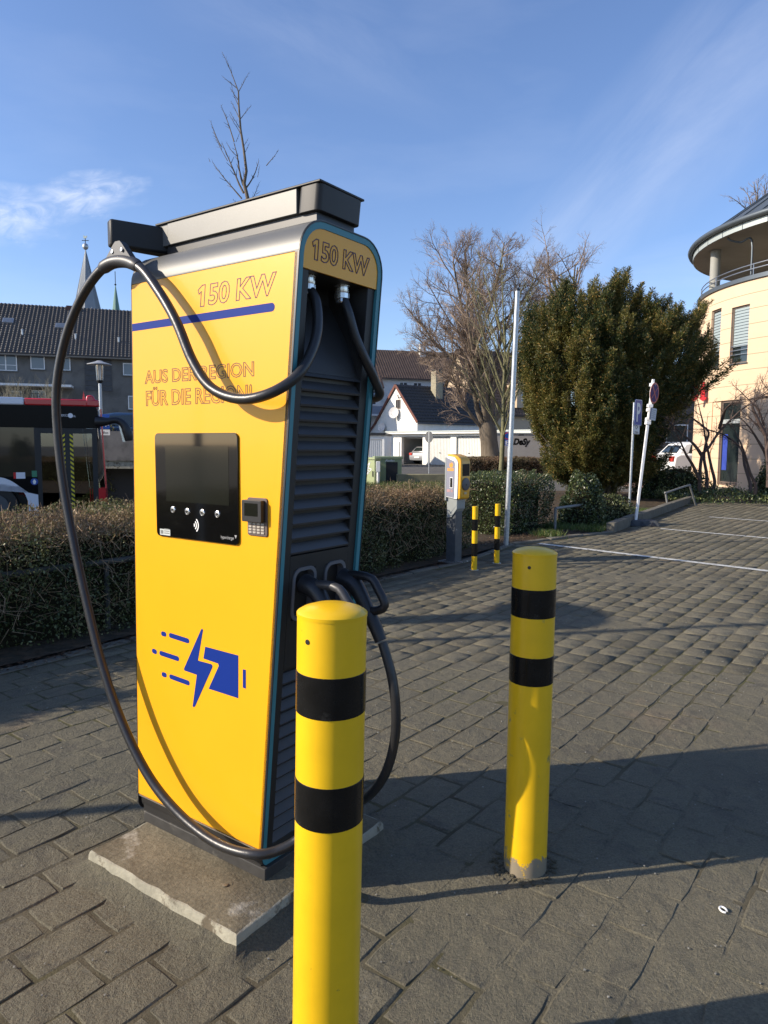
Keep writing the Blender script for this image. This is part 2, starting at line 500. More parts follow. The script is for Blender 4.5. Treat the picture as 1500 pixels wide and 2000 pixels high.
def plane_fn(c, ang):
    """a: along the sign, b: up, d: out towards the viewer; the sign faces the direction ang"""
    nx_, ny_ = cos(ang), sin(ang)
    tx_, ty_ = -ny_, nx_
    return lambda a, b, d: (c[0] + tx_ * a + nx_ * d, c[1] + ty_ * a + ny_ * d, c[2] + b)


def disc(mb, fn, r0, d0, d1, n_=32): mb.prism([(r0 * cos(2 * pi * i / n_), r0 * sin(2 * pi * i / n_)) for i in range(n_)], fn, d0, d1)
# ------------------------------------------------------------------ ground
def sheet(name, pts, z, m, kind='structure', parent=None):
    mb = MB(); mb.add([(x, y, z) for x, y in pts], [tuple(range(len(pts)))])
    return mb.build(name, m, parent, kind=kind)


# one sheet to the horizon; the street beyond the hedge lies half a metre lower
def gz(x, y):
    t = min(max((-0.2 - x - 0.16 * (y - 8)) / 3.0, 0), 1)     # 0 on the car park side, 1 on the street side
    s = min(max((y - 6.5) / 5.0, 0), 1) * (1 - min(max((y - 34) / 12.0, 0), 1))
    return -0.035 - 0.47 * (t * t * (3 - 2 * t)) * s
xs = [-900, -400, -150, -60, -40] + list(np.arange(-30, 20.1, 1.0)) + [30, 45, 80, 200, 500, 900]
ys = [-300, -80, -20, -8] + list(np.arange(0, 50.1, 1.0)) + [60, 90, 150, 300, 700, 1800]
V = [(x, y, gz(x, y)) for y in ys for x in xs]
nx = len(xs)
Q = [(j * nx + i, j * nx + i + 1, (j + 1) * nx + i + 1, (j + 1) * nx + i) for j in range(len(ys) - 1) for i in range(nx - 1)]
np_mesh('ground', V, Q, M_['asphalt'], kind='structure', smooth=True)

# paving of the car park: bounded by the hedge side on the left
PAV_EDGE = [(-6.6, -1.0), (-2.45, 4.30), (0.02, 7.62), (1.0, 8.75), (1.95, 10.45), (3.93, 12.03), (7.29, 17.38), (9.6, 21.0)]
PAV_POLY = [(-3.0, -1.2)] + [(-6.6, -1.2)] + PAV_EDGE[0:] + [(18.0, 17.0), (18.0, 3.0), (7.0, -1.2)]
def inside(x, y, poly):
    c = False; n = len(poly)
    for i in range(n):
        x0, y0 = poly[i]; x1, y1 = poly[(i + 1) % n]
        if (y0 > y) != (y1 > y) and x < (x1 - x0) * (y - y0) / (y1 - y0) + x0: c = not c
    return c

M_['sand'] = mat('joint_sand', (0.100, 0.088, 0.060), 0.95, var=0.35, vscale=5, bump=0.9, bscale=120, bdist=0.006, spec=0.1,
                 col2=(0.09, 0.085, 0.04), c2scale=0.7, c2lo=.5, c2hi=.62)
paving = sheet('paving', PAV_POLY, -0.0036, M_['sand'])


def paver_mat():
    M = bpy.data.materials.new('concrete_paver'); M.use_nodes = True
    nt = M.node_tree; N, L = nt.nodes, nt.links
    bs = N['Principled BSDF']; bs.inputs['Roughness'].default_value = 0.85; bs.inputs['Specular IOR Level'].default_value = 0.25
    geo = N.new('ShaderNodeNewGeometry')
    def noise(sc, det=5, ro=0.6, dis=0.0):
        n = N.new('ShaderNodeTexNoise'); n.inputs['Scale'].default_value = sc; n.inputs['Detail'].default_value = det
        n.inputs['Roughness'].default_value = ro; n.inputs['Distortion'].default_value = dis
        L.new(geo.outputs['Position'], n.inputs['Vector']); return n
    def rng_(n, a, b, c=0.0, d=1.0):
        m = N.new('ShaderNodeMapRange'); L.new(n, m.inputs['Value'])
        m.inputs['From Min'].default_value = a; m.inputs['From Max'].default_value = b
        m.inputs['To Min'].default_value = c; m.inputs['To Max'].default_value = d; return m.outputs[0]
    def mix(f, a, b):
        m = N.new('ShaderNodeMixRGB'); L.new(f, m.inputs[0])
        for i, q in ((1, a), (2, b)):
            if isinstance(q, tuple): m.inputs[i].default_value = (*q, 1)
            else: L.new(q, m.inputs[i])
        return m.outputs[0]
    big = noise(0.55, 4)
    c = mix(rng_(big.outputs['Fac'], .38, .62), (0.122, 0.111, 0.078), (0.155, 0.138, 0.095))
    moss = noise(1.3, 6, .7)
    c = mix(rng_(moss.outputs['Fac'], .56, .74, 0, .4), c, (0.150, 0.138, 0.078))
    rust = noise(0.9, 6, .65, .5)
    c = mix(rng_(rust.outputs['Fac'], .60, .72, 0, .45), c, (0.25, 0.175, 0.11))
    dirt = noise(4.5, 7, .75, 1.0)
    mid = noise(26, 6, .8)
    c = mix(rng_(mid.outputs['Fac'], .50, .66, 0, .55), c, (0.085, 0.080, 0.062))
    c = mix(rng_(dirt.outputs['Fac'], .53, .64, 0, .7), c, (0.085, 0.078, 0.062))
    pale = noise(9, 7, .75)
    c = mix(rng_(pale.outputs['Fac'], .60, .74, 0, .5), c, (0.25, 0.23, 0.18))
    oi = N.new('ShaderNodeObjectInfo')
    fine = noise(130, 4, .8)
    s = N.new('ShaderNodeVectorMath'); s.operation = 'SCALE'; L.new(c, s.inputs[0]); L.new(rng_(fine.outputs['Fac'], .3, .7, .62, 1.4), s.inputs['Scale'])
    s2 = N.new('ShaderNodeVectorMath'); s2.operation = 'SCALE'; L.new(s.outputs[0], s2.inputs[0])
    L.new(rng_(geo.outputs['Random Per Island'], 0, 1, .78, 1.18), s2.inputs['Scale'])
    L.new(s2.outputs[0], bs.inputs['Base Color'])
    b1 = noise(95, 5, .7); b2 = noise(14, 5, .6); b3 = noise(330, 2, .5)
    ad = N.new('ShaderNodeMath'); ad.operation = 'MULTIPLY_ADD'; L.new(b2.outputs['Fac'], ad.inputs[0]); ad.inputs[1].default_value = 2.6; L.new(b1.outputs['Fac'], ad.inputs[2])
    ad2 = N.new('ShaderNodeMath'); ad2.operation = 'MULTIPLY_ADD'; L.new(b3.outputs['Fac'], ad2.inputs[0]); ad2.inputs[1].default_value = 0.6; L.new(ad.outputs[0], ad2.inputs[2])
    bp = N.new('ShaderNodeBump'); bp.inputs['Strength'].default_value = 0.95; bp.inputs['Distance'].default_value = 0.008
    L.new(ad2.outputs[0], bp.inputs['Height']); L.new(bp.outputs[0], bs.inputs['Normal'])
    return M
M_['paver'] = paver_mat()

RA = radians(52.0)
e1 = Vector((cos(RA), sin(RA), 0)); e2 = Vector((-sin(RA), cos(RA), 0))
SL, SW, GAP = 0.24, 0.16, 0.0075
# four variants of one stone: worn top with uneven rounded rim
def stone_verts(seed):
    r = random.Random(seed)
    hl, hw = (SL - GAP) / 2, (SW - GAP) / 2
    def loop(ins, z, j):
        o = []
        for a, b in ((-1, -1), (-.33, -1), (.33, -1), (1, -1), (1, 0), (1, 1), (.33, 1), (-.33, 1), (-1, 1), (-1, 0)):
            cr = 0.90 if (abs(a) == 1 and abs(b) == 1) else 1.0
            o.append((a * (hl - ins) * (1 - (1 - cr) * .35) + r.uniform(-j, j), b * (hw - ins) * (1 - (1 - cr) * .5) + r.uniform(-j, j), z + r.uniform(-j, j) * .4))
        return o
    L0 = loop(0, -.03, .0005); L1 = loop(0.0, -.0050, .0030); L2 = loop(.0048, -.0002, .0038)
    C_ = [(-.35 * hl, r.uniform(-.1, .1) * hw, r.uniform(-.001, .002)), (.35 * hl, r.uniform(-.1, .1) * hw, r.uniform(-.001, .002))]
    return L0 + L1 + L2 + C_
SF = [(i, (i + 1) % 10, 10 + (i + 1) % 10, 10 + i) for i in range(10)] + [(10 + i, 10 + (i + 1) % 10, 20 + (i + 1) % 10, 20 + i) for i in range(10)]
SF2 = [(20, 21, 30), (21, 22, 31, 30), (22, 23, 31), (23, 24, 31), (24, 25, 31), (25, 26, 31), (26, 27, 30, 31), (27, 28, 30), (28, 29, 30), (29, 20, 30)]
variants = []
for k in range(6):
    me = bpy.data.meshes.new('paving_block')
    me.from_pydata(stone_verts(k), [], SF + SF2); me.materials.append(M_['paver'])
    variants.append(me)
SVs = [np.array(stone_verts(k)) for k in range(6)]
TRI = []
for f in SF + SF2:
    if len(f) == 4: TRI += [(f[0], f[1], f[2]), (f[0], f[2], f[3])]
    else: TRI.append(f)
TRI = np.array(TRI)
stones = []
for i in range(-80, 130):
    for j in range(-110, 95):
        p = e1 * (i * SL + (SL / 2 if j % 2 else 0)) + e2 * (j * SW)
        if p.y < -1.0 or p.y > 21 or abs(p.x) > 0.62 * p.y + 2.2: continue
        if not inside(p.x, p.y, PAV_POLY): continue
        ok = True
        for a, b in ((.12, 0), (-.12, 0), (0, .08), (0, -.08)):
            q = p + e1 * a + e2 * b
            if not inside(q.x, q.y, PAV_POLY): ok = False
        if not ok: continue
        stones.append(p)
def app(p):
    d = p - CAM
    z = d.dot(_f)
    if z < .3: return 0
    px = 750 + FPX * d.dot(_R) / z; py = 1000 - FPX * d.dot(_U) / z
    if not (-90 < px < 1590 and -50 < py < 2080): return 0
    return CAM_H / (z * z * d.length)
stones.sort(key=lambda p: -app(p))
rs = random.Random(11)
VV = []; QQ = []; nb = 0
for k, p in enumerate(stones):
    dz = rs.gauss(0, .0010); tx, ty = rs.gauss(0, .0032), rs.gauss(0, .0032); rz = RA + rs.gauss(0, .006)
    jx, jy = rs.gauss(0, .0012), rs.gauss(0, .0012)
    vi = rs.randrange(6); flip = rs.random() < .5
    M4 = Matrix.Translation((p.x + jx, p.y + jy, dz)) @ Matrix.Rotation(rz + (pi if flip else 0), 4, 'Z') @ Matrix.Rotation(tx, 4, 'X') @ Matrix.Rotation(ty, 4, 'Y')
    if k < 295:
        o = bpy.data.objects.new('paving_block', variants[vi]); COL.objects.link(o); o.parent = paving; o.matrix_world = M4
    else:
        A = np.array(M4)
        VV.append(SVs[vi] @ A[:3, :3].T + A[:3, 3]); QQ.append(TRI + nb); nb += len(SVs[vi])
np_mesh('paving_blocks', np.concatenate(VV), np.concatenate(QQ), M_['paver'], parent=paving, kind='stuff')

# wind-blown sand and dirt lying over parts of the stones
from mathutils import noise as mn
DX, DY, ST = (-3.2, 5.4), (0.9, 8.4), 0.05
nx_, ny_ = int((DX[1] - DX[0]) / ST), int((DY[1] - DY[0]) / ST)
Vs = []
for j in range(ny_ + 1):
    for i in range(nx_ + 1):
        x = DX[0] + i * ST; y = DY[0] + j * ST
        h = mn.noise(Vector((x * .55, y * .8, 3.1))) + .55 * mn.noise(Vector((x * 1.9, y * 1.9, 7.7))) + .32 * mn.noise(Vector((x * 6, y * 6, 1.7))) + .2 * mn.noise(Vector((x * 15, y * 15, 4.7)))
        e = min(i, j, nx_ - i, ny_ - j) / 8.0
        Vs.append((x, y, min(-.0050 + .0080 * h + .0012 * min(max((x - .9) / 1.2, 0), 1) - .004 * max(0, 1 - e), .0028)))
Qs = [(j * (nx_ + 1) + i, j * (nx_ + 1) + i + 1, (j + 1) * (nx_ + 1) + i + 1, (j + 1) * (nx_ + 1) + i) for j in range(ny_) for i in range(nx_)
      if inside(DX[0] + i * ST, DY[0] + j * ST, PAV_POLY) and inside(DX[0] + (i + 1) * ST, DY[0] + (j + 1) * ST, PAV_POLY)]
np_mesh('blown_sand', Vs, Qs, M_['paver'], parent=paving, kind='stuff', smooth=True)

# painted bay lines, worn
M_['road_paint'] = mat('worn_road_paint', (0.50, 0.50, 0.46), 0.8, var=0.25, vscale=6, col2=(0.13, 0.12, 0.10), c2scale=22, c2lo=.56, c2hi=.60, bump=.3, bscale=80, bdist=.003)
def bay_line(a, b, w, name='parking_line'):
    a = Vector(a); b = Vector(b); d = (b - a).normalized(); s = Vector((-d.y, d.x)) * w / 2
    mb = MB(); n_ = 24
    for k in range(n_):
        p = a.lerp(b, k / n_); q = a.lerp(b, (k + 1) / n_)
        mb.add([(p.x - s.x, p.y - s.y, .0065), (q.x - s.x, q.y - s.y, .0065), (q.x + s.x, q.y + s.y, .0065), (p.x + s.x, p.y + s.y, .0065)], [(0, 1, 2, 3)])
    return mb.build(name, M_['road_paint'], paving)
def g2(px, py): p = G(px, py); return (p.x, p.y)
bay_line(g2(1052, 1062), (7.2, 5.6), .12)
bay_line(g2(1290, 1033), (9.5, 8.1), .10)
bay_line(g2(1385, 1010), (11.0, 10.6), .10)
bay_line((9.3, 17.2), (13.5, 13.0), .10)

# edging stones along the planted strip (flat, then a raised kerb)
M_['kerb'] = mat('kerb_stone', (0.14, 0.13, 0.105), 0.9, var=0.25, vscale=7, bump=.4, bscale=70, bdist=.004, spec=.2)
verge = sheet('planting_bed', [(-6.9, -1.0), (-2.6, 4.35), (-.1, 7.75), (.85, 8.95), (1.85, 10.5), (3.85, 12.1), (7.2, 17.4), (9.6, 21.2), (7.0, 24.0), (-1, 20), (-6, 12), (-14, 3), (-14, -1)], 0.004, M_['soil'])
def kerb_run(pts, h, w, step, group, label):
    pts = [Vector(p) for p in pts]
    for a, b in zip(pts[:-1], pts[1:]):
        L_ = (b - a).length; n_ = max(1, round(L_ / step)); d = (b - a) / n_; dn = d.normalized(); s = Vector((-dn.y, dn.x)) * w
        for k in range(n_):
            p = a + d * k + dn * .006; q = a + d * (k + 1) - dn * rs.uniform(.006, .03)
            mb = MB(); j = rs.uniform(-.012, .006)
            mb.hexa([(p.x, p.y, -.03), (q.x, q.y, -.03), (q.x + s.x, q.y + s.y, -.03), (p.x + s.x, p.y + s.y, -.03)],
                    [(p.x, p.y, h + j), (q.x, q.y, h + j), (q.x + s.x, q.y + s.y, h + j), (p.x + s.x, p.y + s.y, h + j)])
            mb.build('kerb_stone', M_['kerb'], verge, bevel=.008, seg=1)
kerb_run([(-3.6, 2.82), (-2.45, 4.30), (0.02, 7.62), (1.0, 8.75), (1.95, 10.45)], .012, .09, .5, '', '')
kerb_run([(1.95, 10.45), (3.93, 12.03)], .03, .12, 1.0, '', '')
kerb_run([(3.93, 12.03), (7.29, 17.38), (9.6, 21.0)], .17, .14, 1.0, '', '')
# ------------------------------------------------------------------ charging station
ST_BR = G(513, 1660, 0.16); ST_BL = G(273, 1548, 0.16)
_sx = (ST_BR - ST_BL); _sx.z = 0; _sx.normalize()
_sy = Vector((-_sx.y, _sx.x, 0))
ST_ROT = atan2(_sx.y, _sx.x)
ST_O = Vector((ST_BR.x, ST_BR.y, 0))
K = 0.092          # how far the louvred end leans outwards per metre of height
W = 0.39


def xr(z): return K * (z - 0.16)
def xl(z): return -0.637 + 0.02 * (z - 0.16)


def s_front(px, py, yl=0.0):
    """point seen at px, py on the plane y = yl of the station"""
    d = ray(px, py); o = CAM - ST_O
    t = (yl - o.dot(_sy)) / d.dot(_sy)
    p = o + d * t
    return Vector((p.dot(_sx), yl, p.z))


st = thing('charging_station', 'tall yellow 150 kW charging station with thick black cables, on a concrete slab', 'charging station', ST_O, ST_ROT)


def outline(inset, n=7, top=2.098, bot=0.088, y0=-0.006, y1=W + 0.006, rt=0.105, rb=0.045):
    """(y, z) loop of the end profile, anticlockwise from the lower near corner"""
    a, b, c, d = y0 + inset, y1 - inset, bot + inset, top - inset
    out = []
    for cy, cz, r, a0 in ((b - max(rb - inset, .004), c + max(rb - inset, .004), max(rb - inset, .004), -90),
                          (b - (rt - inset), d - (rt - inset), rt - inset, 0),
                          (a + (rt - inset), d - (rt - inset), rt - inset, 90),
                          (a + max(rb - inset, .004), c + max(rb - inset, .004), max(rb - inset, .004), 180)):
        for i in range(n + 1):
            t = radians(a0 + 90 * i / n)
            out.append((cy + r * cos(t), cz + r * sin(t)))
    return out


def ring(mb, i0, i1, dx0, dx1, end=xr, mi=0):
    """band between two insets of the profile, dx0..dx1 thick along x"""
    A, B = outline(i0), outline(i1)
    n = len(A)
    vs = [(end(z) + dx1, y, z) for y, z in A] + [(end(z) + dx1, y, z) for y, z in B] + \
         [(end(z) + dx0, y, z) for y, z in A] + [(end(z) + dx0, y, z) for y, z in B]
    fs = []
    for i in range(n):
        j = (i + 1) % n
        fs += [(i, j, n + j, n + i), (2 * n + j, 2 * n + i, 3 * n + i, 3 * n + j), (2 * n + i, 2 * n + j, j, i), (n + i, n + j, 3 * n + j, 3 * n + i)]
    mb.add(vs, fs, mi)


# inner body: everything behind the skins (closed except for the louvred end)
mb = MB()
A = outline(0.008)
n = len(A)
mb.add([(xl(z) + .006, y, z) for y, z in A] + [(xr(z) - .17, y, z) for y, z in A],
       [tuple(range(n)), tuple(reversed(range(n, 2 * n)))] + [(i, i + n, (i + 1) % n + n, (i + 1) % n) for i in range(n)])
B_ = outline(0.012)
mb.add([(xr(z) - .17, y, z) for y, z in A] + [(xr(z) - .004, y, z) for y, z in A] + [(xr(z) - .17, y, z) for y, z in B_] + [(xr(z) - .004, y, z) for y, z in B_],
       [f for i in range(n) for j in [(i + 1) % n] for f in ((i, n + i, n + j, j), (2 * n + j, 3 * n + j, 3 * n + i, 2 * n + i), (n + i, 3 * n + i, 3 * n + j, n + j))])
mb.build('housing', M_['anth2'], st, smooth=30)

# rounded top cover: a shell from z 1.997 up
mb = MB()
def top_arc(inset, n=10):
    a, b, d, r = -0.006 + inset, W + 0.006 - inset, 2.10 - inset, 0.105 - inset
    o = [(a, 1.999)] + [(a + r - r * cos(radians(90 * i / n)), d - r + r * sin(radians(90 * i / n))) for i in range(n + 1)]
    o += [(b - r + r * sin(radians(90 * i / n)), d - r + r * cos(radians(90 * i / n))) for i in range(n + 1)] + [(b, 1.999)]
    return o
A, B_ = top_arc(0), top_arc(0.005)
n = len(A)
vs = [(xl(z), y, z) for y, z in A] + [(xr(z) + .001, y, z) for y, z in A] + [(xl(z), y, z) for y, z in B_] + [(xr(z) + .001, y, z) for y, z in B_]
fs = [f for i in range(n - 1) for f in ((i, n + i, n + i + 1, i + 1), (2 * n + i + 1, 3 * n + i + 1, 3 * n + i, 2 * n + i), (n + i, 3 * n + i, 3 * n + i + 1, n + i + 1), (i + 1, 2 * n + i + 1, 2 * n + i, i))]
fs += [(0, 2 * n, 3 * n, n), (2 * n - 1, 4 * n - 1, 3 * n - 1, n - 1), tuple(range(n))]
mb.add(vs, fs)
mb.build('top_cover', M_['cover'], st, smooth=35)

# yellow side panels
for y0, y1 in ((-0.006, -0.0005), (W + 0.0005, W + 0.006)):
    mb = MB()
    z0, z1 = 0.16, 1.994
    mb.hexa([(xl(z0), y0, z0), (xr(z0) - .001, y0, z0), (xr(z0) - .001, y1, z0), (xl(z0), y1, z0)],
            [(xl(z1), y0, z1), (xr(z1) - .001, y0, z1), (xr(z1) - .001, y1, z1), (xl(z1), y1, z1)])
    mb.build('side_panel', M_['yellow'], st, bevel=0.0015)

mb = MB(); ring(mb, 0.0, 0.0035, -0.012, 0.004); mb.build('end_rim', M_['black'], st, smooth=40)
mb = MB(); ring(mb, 0.004, 0.022, -0.012, 0.002); mb.build('teal_trim', M_['teal'], st, smooth=40)
mb = MB(); ring(mb, 0.0, 0.02, -0.003, 0.0, end=xl); mb.build('rear_rim', M_['black'], st, smooth=40)


def e_pt(y, z, d=0.0):
    return (xr(z) + d, y, z)


ONE = [(.30, 0.0), (.62, 0.0), (.62, 1.0), (.36, 1.0), (.0, .80), (.11, .60), (.30, .71)]
def power_text(mb, fn, a0, a1, b0, b1, w, d0, d1, sh):
    # a figure one with its flag, then the rest from the font, all as outlines
    wd = (a1 - a0); h = b1 - b0
    f2 = lambda a, b, d: fn(a + sh * (b - b0), b, d)
    pts = [(a0 + x * wd * .155, b0 + y * h) for x, y in ONE]
    for i in range(len(pts)):
        (ax, ay), (bx_, by_) = pts[i], pts[(i + 1) % len(pts)]
        dx, dy = bx_ - ax, by_ - ay; L = hypot(dx, dy); dx /= L; dy /= L; e = w * .35
        nx_, ny_ = -dy * w / 2, dx * w / 2
        mb.prism([(ax - dx * e - nx_, ay - dy * e - ny_), (bx_ + dx * e - nx_, by_ + dy * e - ny_), (bx_ + dx * e + nx_, by_ + dy * e + ny_), (ax - dx * e + nx_, ay - dy * e + ny_)], f2, d0, d1)
    text_line(mb, '50 KW', f2, a0 + wd * .155, a1, b0, b1, w, d0, d1, offset=.022)


# yellow header sign at the louvred end
A = [(y, z) for y, z in outline(0.0225) if z > 1.95]
mb = MB()
pts = [(0.0165, 1.955), (W - 0.0165, 1.955)] + A
mb.prism(pts, lambda a, b, d: e_pt(a, b, d), -0.008, -0.001)
hd = mb.build('header_sign', M_['yellow'], st)
mb = MB()
power_text(mb, lambda a, b, d: e_pt(a, b, d), 0.052, 0.325, 1.985, 2.042, 0.0024, -0.001, 0.0004, .0)
mb.build('lettering', M_['lineP'], hd)

# end panel: stiles, cable bay, louvres, sockets
Z_CAV0, Z_CAV1 = 1.655, 1.955
mb = MB()
for y0, y1 in ((0.0165, 0.052), (W - 0.054, W - 0.0165)):
    mb.hexa([e_pt(y0, 0.13, -.03), e_pt(y0, 0.13, -.007), e_pt(y1, 0.13, -.007), e_pt(y1, 0.13, -.03)],
            [e_pt(y0, Z_CAV1, -.03), e_pt(y0, Z_CAV1, -.007), e_pt(y1, Z_CAV1, -.007), e_pt(y1, Z_CAV1, -.03)])
mb.build('end_frame', M_['anth2'], st, bevel=0.002)
# sloped cable bay
mb = MB()
z0, z1 = Z_CAV0, Z_CAV1
y0, y1 = 0.052, W - 0.054
def quad(mb, a, b, c, d, mi=0): mb.add([a, b, c, d], [(0, 1, 2, 3)], mi)
ncv = 8
prof = [(-.007, z0), (-.012, z0 + .01)]
for i in range(ncv + 1):
    t = i / ncv
    prof.append((-.016 - 0.130 * (t ** 1.25), z0 + .012 + (z1 - z0 - .06) * t))
prof.append((-.150, z1))
yin = lambda t: 0.045 * t
vs = []
for i, (d, z) in enumerate(prof):
    t = (z - z0) / (z1 - z0)
    vs += [e_pt(y0 + yin(t) * 0.6, z, d), e_pt(y1 - yin(t) * 0.6, z, d)]
mb.add(vs, [(2 * i, 2 * i + 1, 2 * i + 3, 2 * i + 2) for i in range(len(prof) - 1)])
# side and top walls of the bay
for s, ya in ((1, y0), (-1, y1)):
    vv = []
    for i, (d, z) in enumerate(prof):
        t = (z - z0) / (z1 - z0)
        vv += [e_pt(ya, z, -.007), e_pt(ya + s * yin(t) * 0.6, z, d)]
    mb.add(vv, [((2 * i, 2 * i + 1, 2 * i + 3, 2 * i + 2) if s > 0 else (2 * i, 2 * i + 2, 2 * i + 3, 2 * i + 1)) for i in range(len(prof) - 1)])
mb.add([e_pt(y0, z1, -.007), e_pt(y1, z1, -.007), e_pt(y1, z1, -.15), e_pt(y0, z1, -.15)], [(0, 1, 2, 3)])
mb.build('cable_bay', M_['anth2'], st, smooth=30)


def slat(z, y0, y1):
    mb = MB()
    h = 0.0315
    a = [e_pt(y0, z, -.008), e_pt(y0, z + .006, -.0065), e_pt(y0, z + h, -.026), e_pt(y0, z + h, -.029), e_pt(y0, z, -.012)]
    b = [(q[0], y1, q[2]) for q in a]
    mb.hexa(b, a)
    return mb.build('louvre_slat', M_['anth'], st)
for i in range(12):
    slat(1.113 + i * 0.0453, 0.052, W - 0.054)
for i in range(13):
    slat(0.150 + i * 0.0453, 0.052, W - 0.054)
mb = MB()
mb.hexa([e_pt(0.052, .13, -.034), e_pt(.052, .13, -.03), e_pt(W - .054, .13, -.03), e_pt(W - .054, .13, -.034)],
        [e_pt(0.052, 1.66, -.034), e_pt(.052, 1.66, -.03), e_pt(W - .054, 1.66, -.03), e_pt(W - .054, 1.66, -.034)])
mb.build('louvre_backing', M_['black'], st)
# plate round the sockets with two openings
mb = MB()
y0, y1 = 0.052, W - 0.054
Z0, Z1 = 0.745, 1.108
ops = [(0.070, 0.172), (0.222, 0.322)]
zo0, zo1 = 0.90, 1.062
xs = [y0] + [v for o in ops for v in o] + [y1]
def slab(ya, yb, za, zb, d0=-.03, d1=-.007):
    mb.hexa([e_pt(ya, za, d0), e_pt(ya, za, d1), e_pt(yb, za, d1), e_pt(yb, za, d0)],
            [e_pt(ya, zb, d0), e_pt(ya, zb, d1), e_pt(yb, zb, d1), e_pt(yb, zb, d0)])
slab(y0, y1, zo1, Z1); slab(y0, y1, Z0, zo0)
slab(y0, ops[0][0], zo0, zo1); slab(ops[0][1], ops[1][0], zo0, zo1); slab(ops[1][1], y1, zo0, zo1)
mb.build('socket_plate', M_['anth2'], st)
for a, b in ops:
    mb = MB()
    o1 = rrect(a - .004, b + .004, zo0 - .004, zo1 + .006, 0.034, 6); i1 = rrect(a + .007, b - .007, zo0 + .006, zo1 - .005, 0.026, 6)
    n = len(o1)
    mb.add([e_pt(y, z, -.003) for y, z in o1] + [e_pt(y, z, -.003) for y, z in i1] + [e_pt(y, z, -.009) for y, z in o1] + [e_pt(y, z, -.03) for y, z in i1],
           [f for i in range(n) for j in [(i + 1) % n] for f in ((i, j, n + j, n + i), (2 * n + i, 2 * n + j, j, i), (n + i, n + j, 3 * n + j, 3 * n + i))])
    mb.build('socket_rim', mat('socket_rim_grey', (.13, .13, .14), .45) if 'socket_rim_grey' not in bpy.data.materials else bpy.data.materials['socket_rim_grey'], st, smooth=40)

# base below the skins, plinth
mb = MB(); mb.box(-0.62, -0.012, 0.004, W - 0.004, 0.092, 0.158); mb.build('base_plate', M_['anth2'], st)
mb = MB(); mb.box(-0.615, 0.012, -0.002, W - 0.004, 0.058, 0.098)
mb.build('plinth', mat('dusty_plinth', (0.035, 0.033, 0.030), 0.7, var=0.3, vscale=20, col2=(.12, .11, .09), c2scale=12, c2lo=.6, c2hi=.75), st, bevel=0.003)
mb = MB(); mb.box(xl(.16) + .005, xr(.16) - .01, -0.0075, -0.002, 0.1545, 0.1585); mb.build('drip_edge', M_['silver'], st)

FP = lambda a, b, d: (a, -0.006 - d, b)       # a along the side, b height, d proud of the yellow skin
def fxz(px, py):
    p = s_front(px, py, -0.006); return (p.x, p.z)

# print on the yellow side
mb = MB()
c = 1.8495; h = 0.0125; xe = 0.064
pts = [(xl(c) + .002, c - h)] + [(xe + h * sin(radians(a)), c - h * cos(radians(a))) for a in range(0, 181, 15)] + [(xl(c) + .002, c + h)]
mb.prism(pts, FP, 0.0, 0.0006); mb.build('blue_stripe', M_['blue'], st)
(a0, b0), (a1, b1) = fxz(385, 600), fxz(540, 530)
mb = MB(); power_text(mb, FP, a0, a1 - .008, b0, b1, 0.0026, 0.0, 0.0006, .12)
mb.build('power_lettering', M_['lineP'], st)
(a0, b0), (a1, b1) = fxz(283.5, 749.6), fxz(495.5, 706)
mb = MB(); text_line(mb, 'AUS DER REGION', FP, a0, a1, b0 + .0, b1, 0.0026, 0.0, 0.0006, offset=0.008)
(a0, b0), (a1, _b) = fxz(286, 793), fxz(492, 787)
V_, _, _ = text_mesh('FÜR DIE REGION!', 0.008)
hh = fxz(286, 765)[1] - b0
ys = max(v.y for v in V_) - min(v.y for v in V_)
text_line(mb, 'FÜR DIE REGION!', FP, a0, a1, b0, b0 + hh * 1.27, 0.0026, 0.0, 0.0006, offset=0.008)
mb.build('slogan_lettering', M_['line'], st)

# charging emblem
Z4 = lambda x, y: fxz(250 + x / 2.727, 820 + y / 2.727)
mb = MB()
mb.prism([Z4(*q) for q in ((389, 1118), (395, 1111), (400, 1120), (373, 1282), (444, 1301), (451, 1310), (449, 1320), (358, 1525), (350, 1531), (345, 1524), (367, 1358), (301, 1335), (298, 1326))], FP, 0, .0006)
mb.prism([Z4(*q) for q in ((412, 1208), (588, 1255), (588, 1483), (430, 1432), (484, 1310), (480, 1298), (402, 1271))], FP, 0, .0006)
mb.prism([Z4(*q) for q in ((612, 1328), (628, 1332), (628, 1432), (612, 1426))], FP, 0, .0006)
for x0_, y0_, x1_, y1_ in ((185, 1139, 196, 1142), (227, 1148, 318, 1177), (136, 1231, 146, 1235), (176, 1243, 264, 1272), (188, 1356, 198, 1359), (229, 1368, 320, 1401)):
    (ax, az), (bx, bz) = Z4(x0_, y0_), Z4(x1_, y1_)
    az2 = (az + bz) / 2
    r = 0.0085
    t = atan2(bz - az, bx - ax)
    pts = [(bx + r * cos(t - pi / 2 + pi * i / 6), bz + r * sin(t - pi / 2 + pi * i / 6)) for i in range(7)] + [(ax + r * cos(t + pi / 2 + pi * i / 6), az + r * sin(t + pi / 2 + pi * i / 6)) for i in range(7)]
    mb.prism(pts, FP, 0, .0006)
mb.build('battery_emblem', M_['blue'], st)

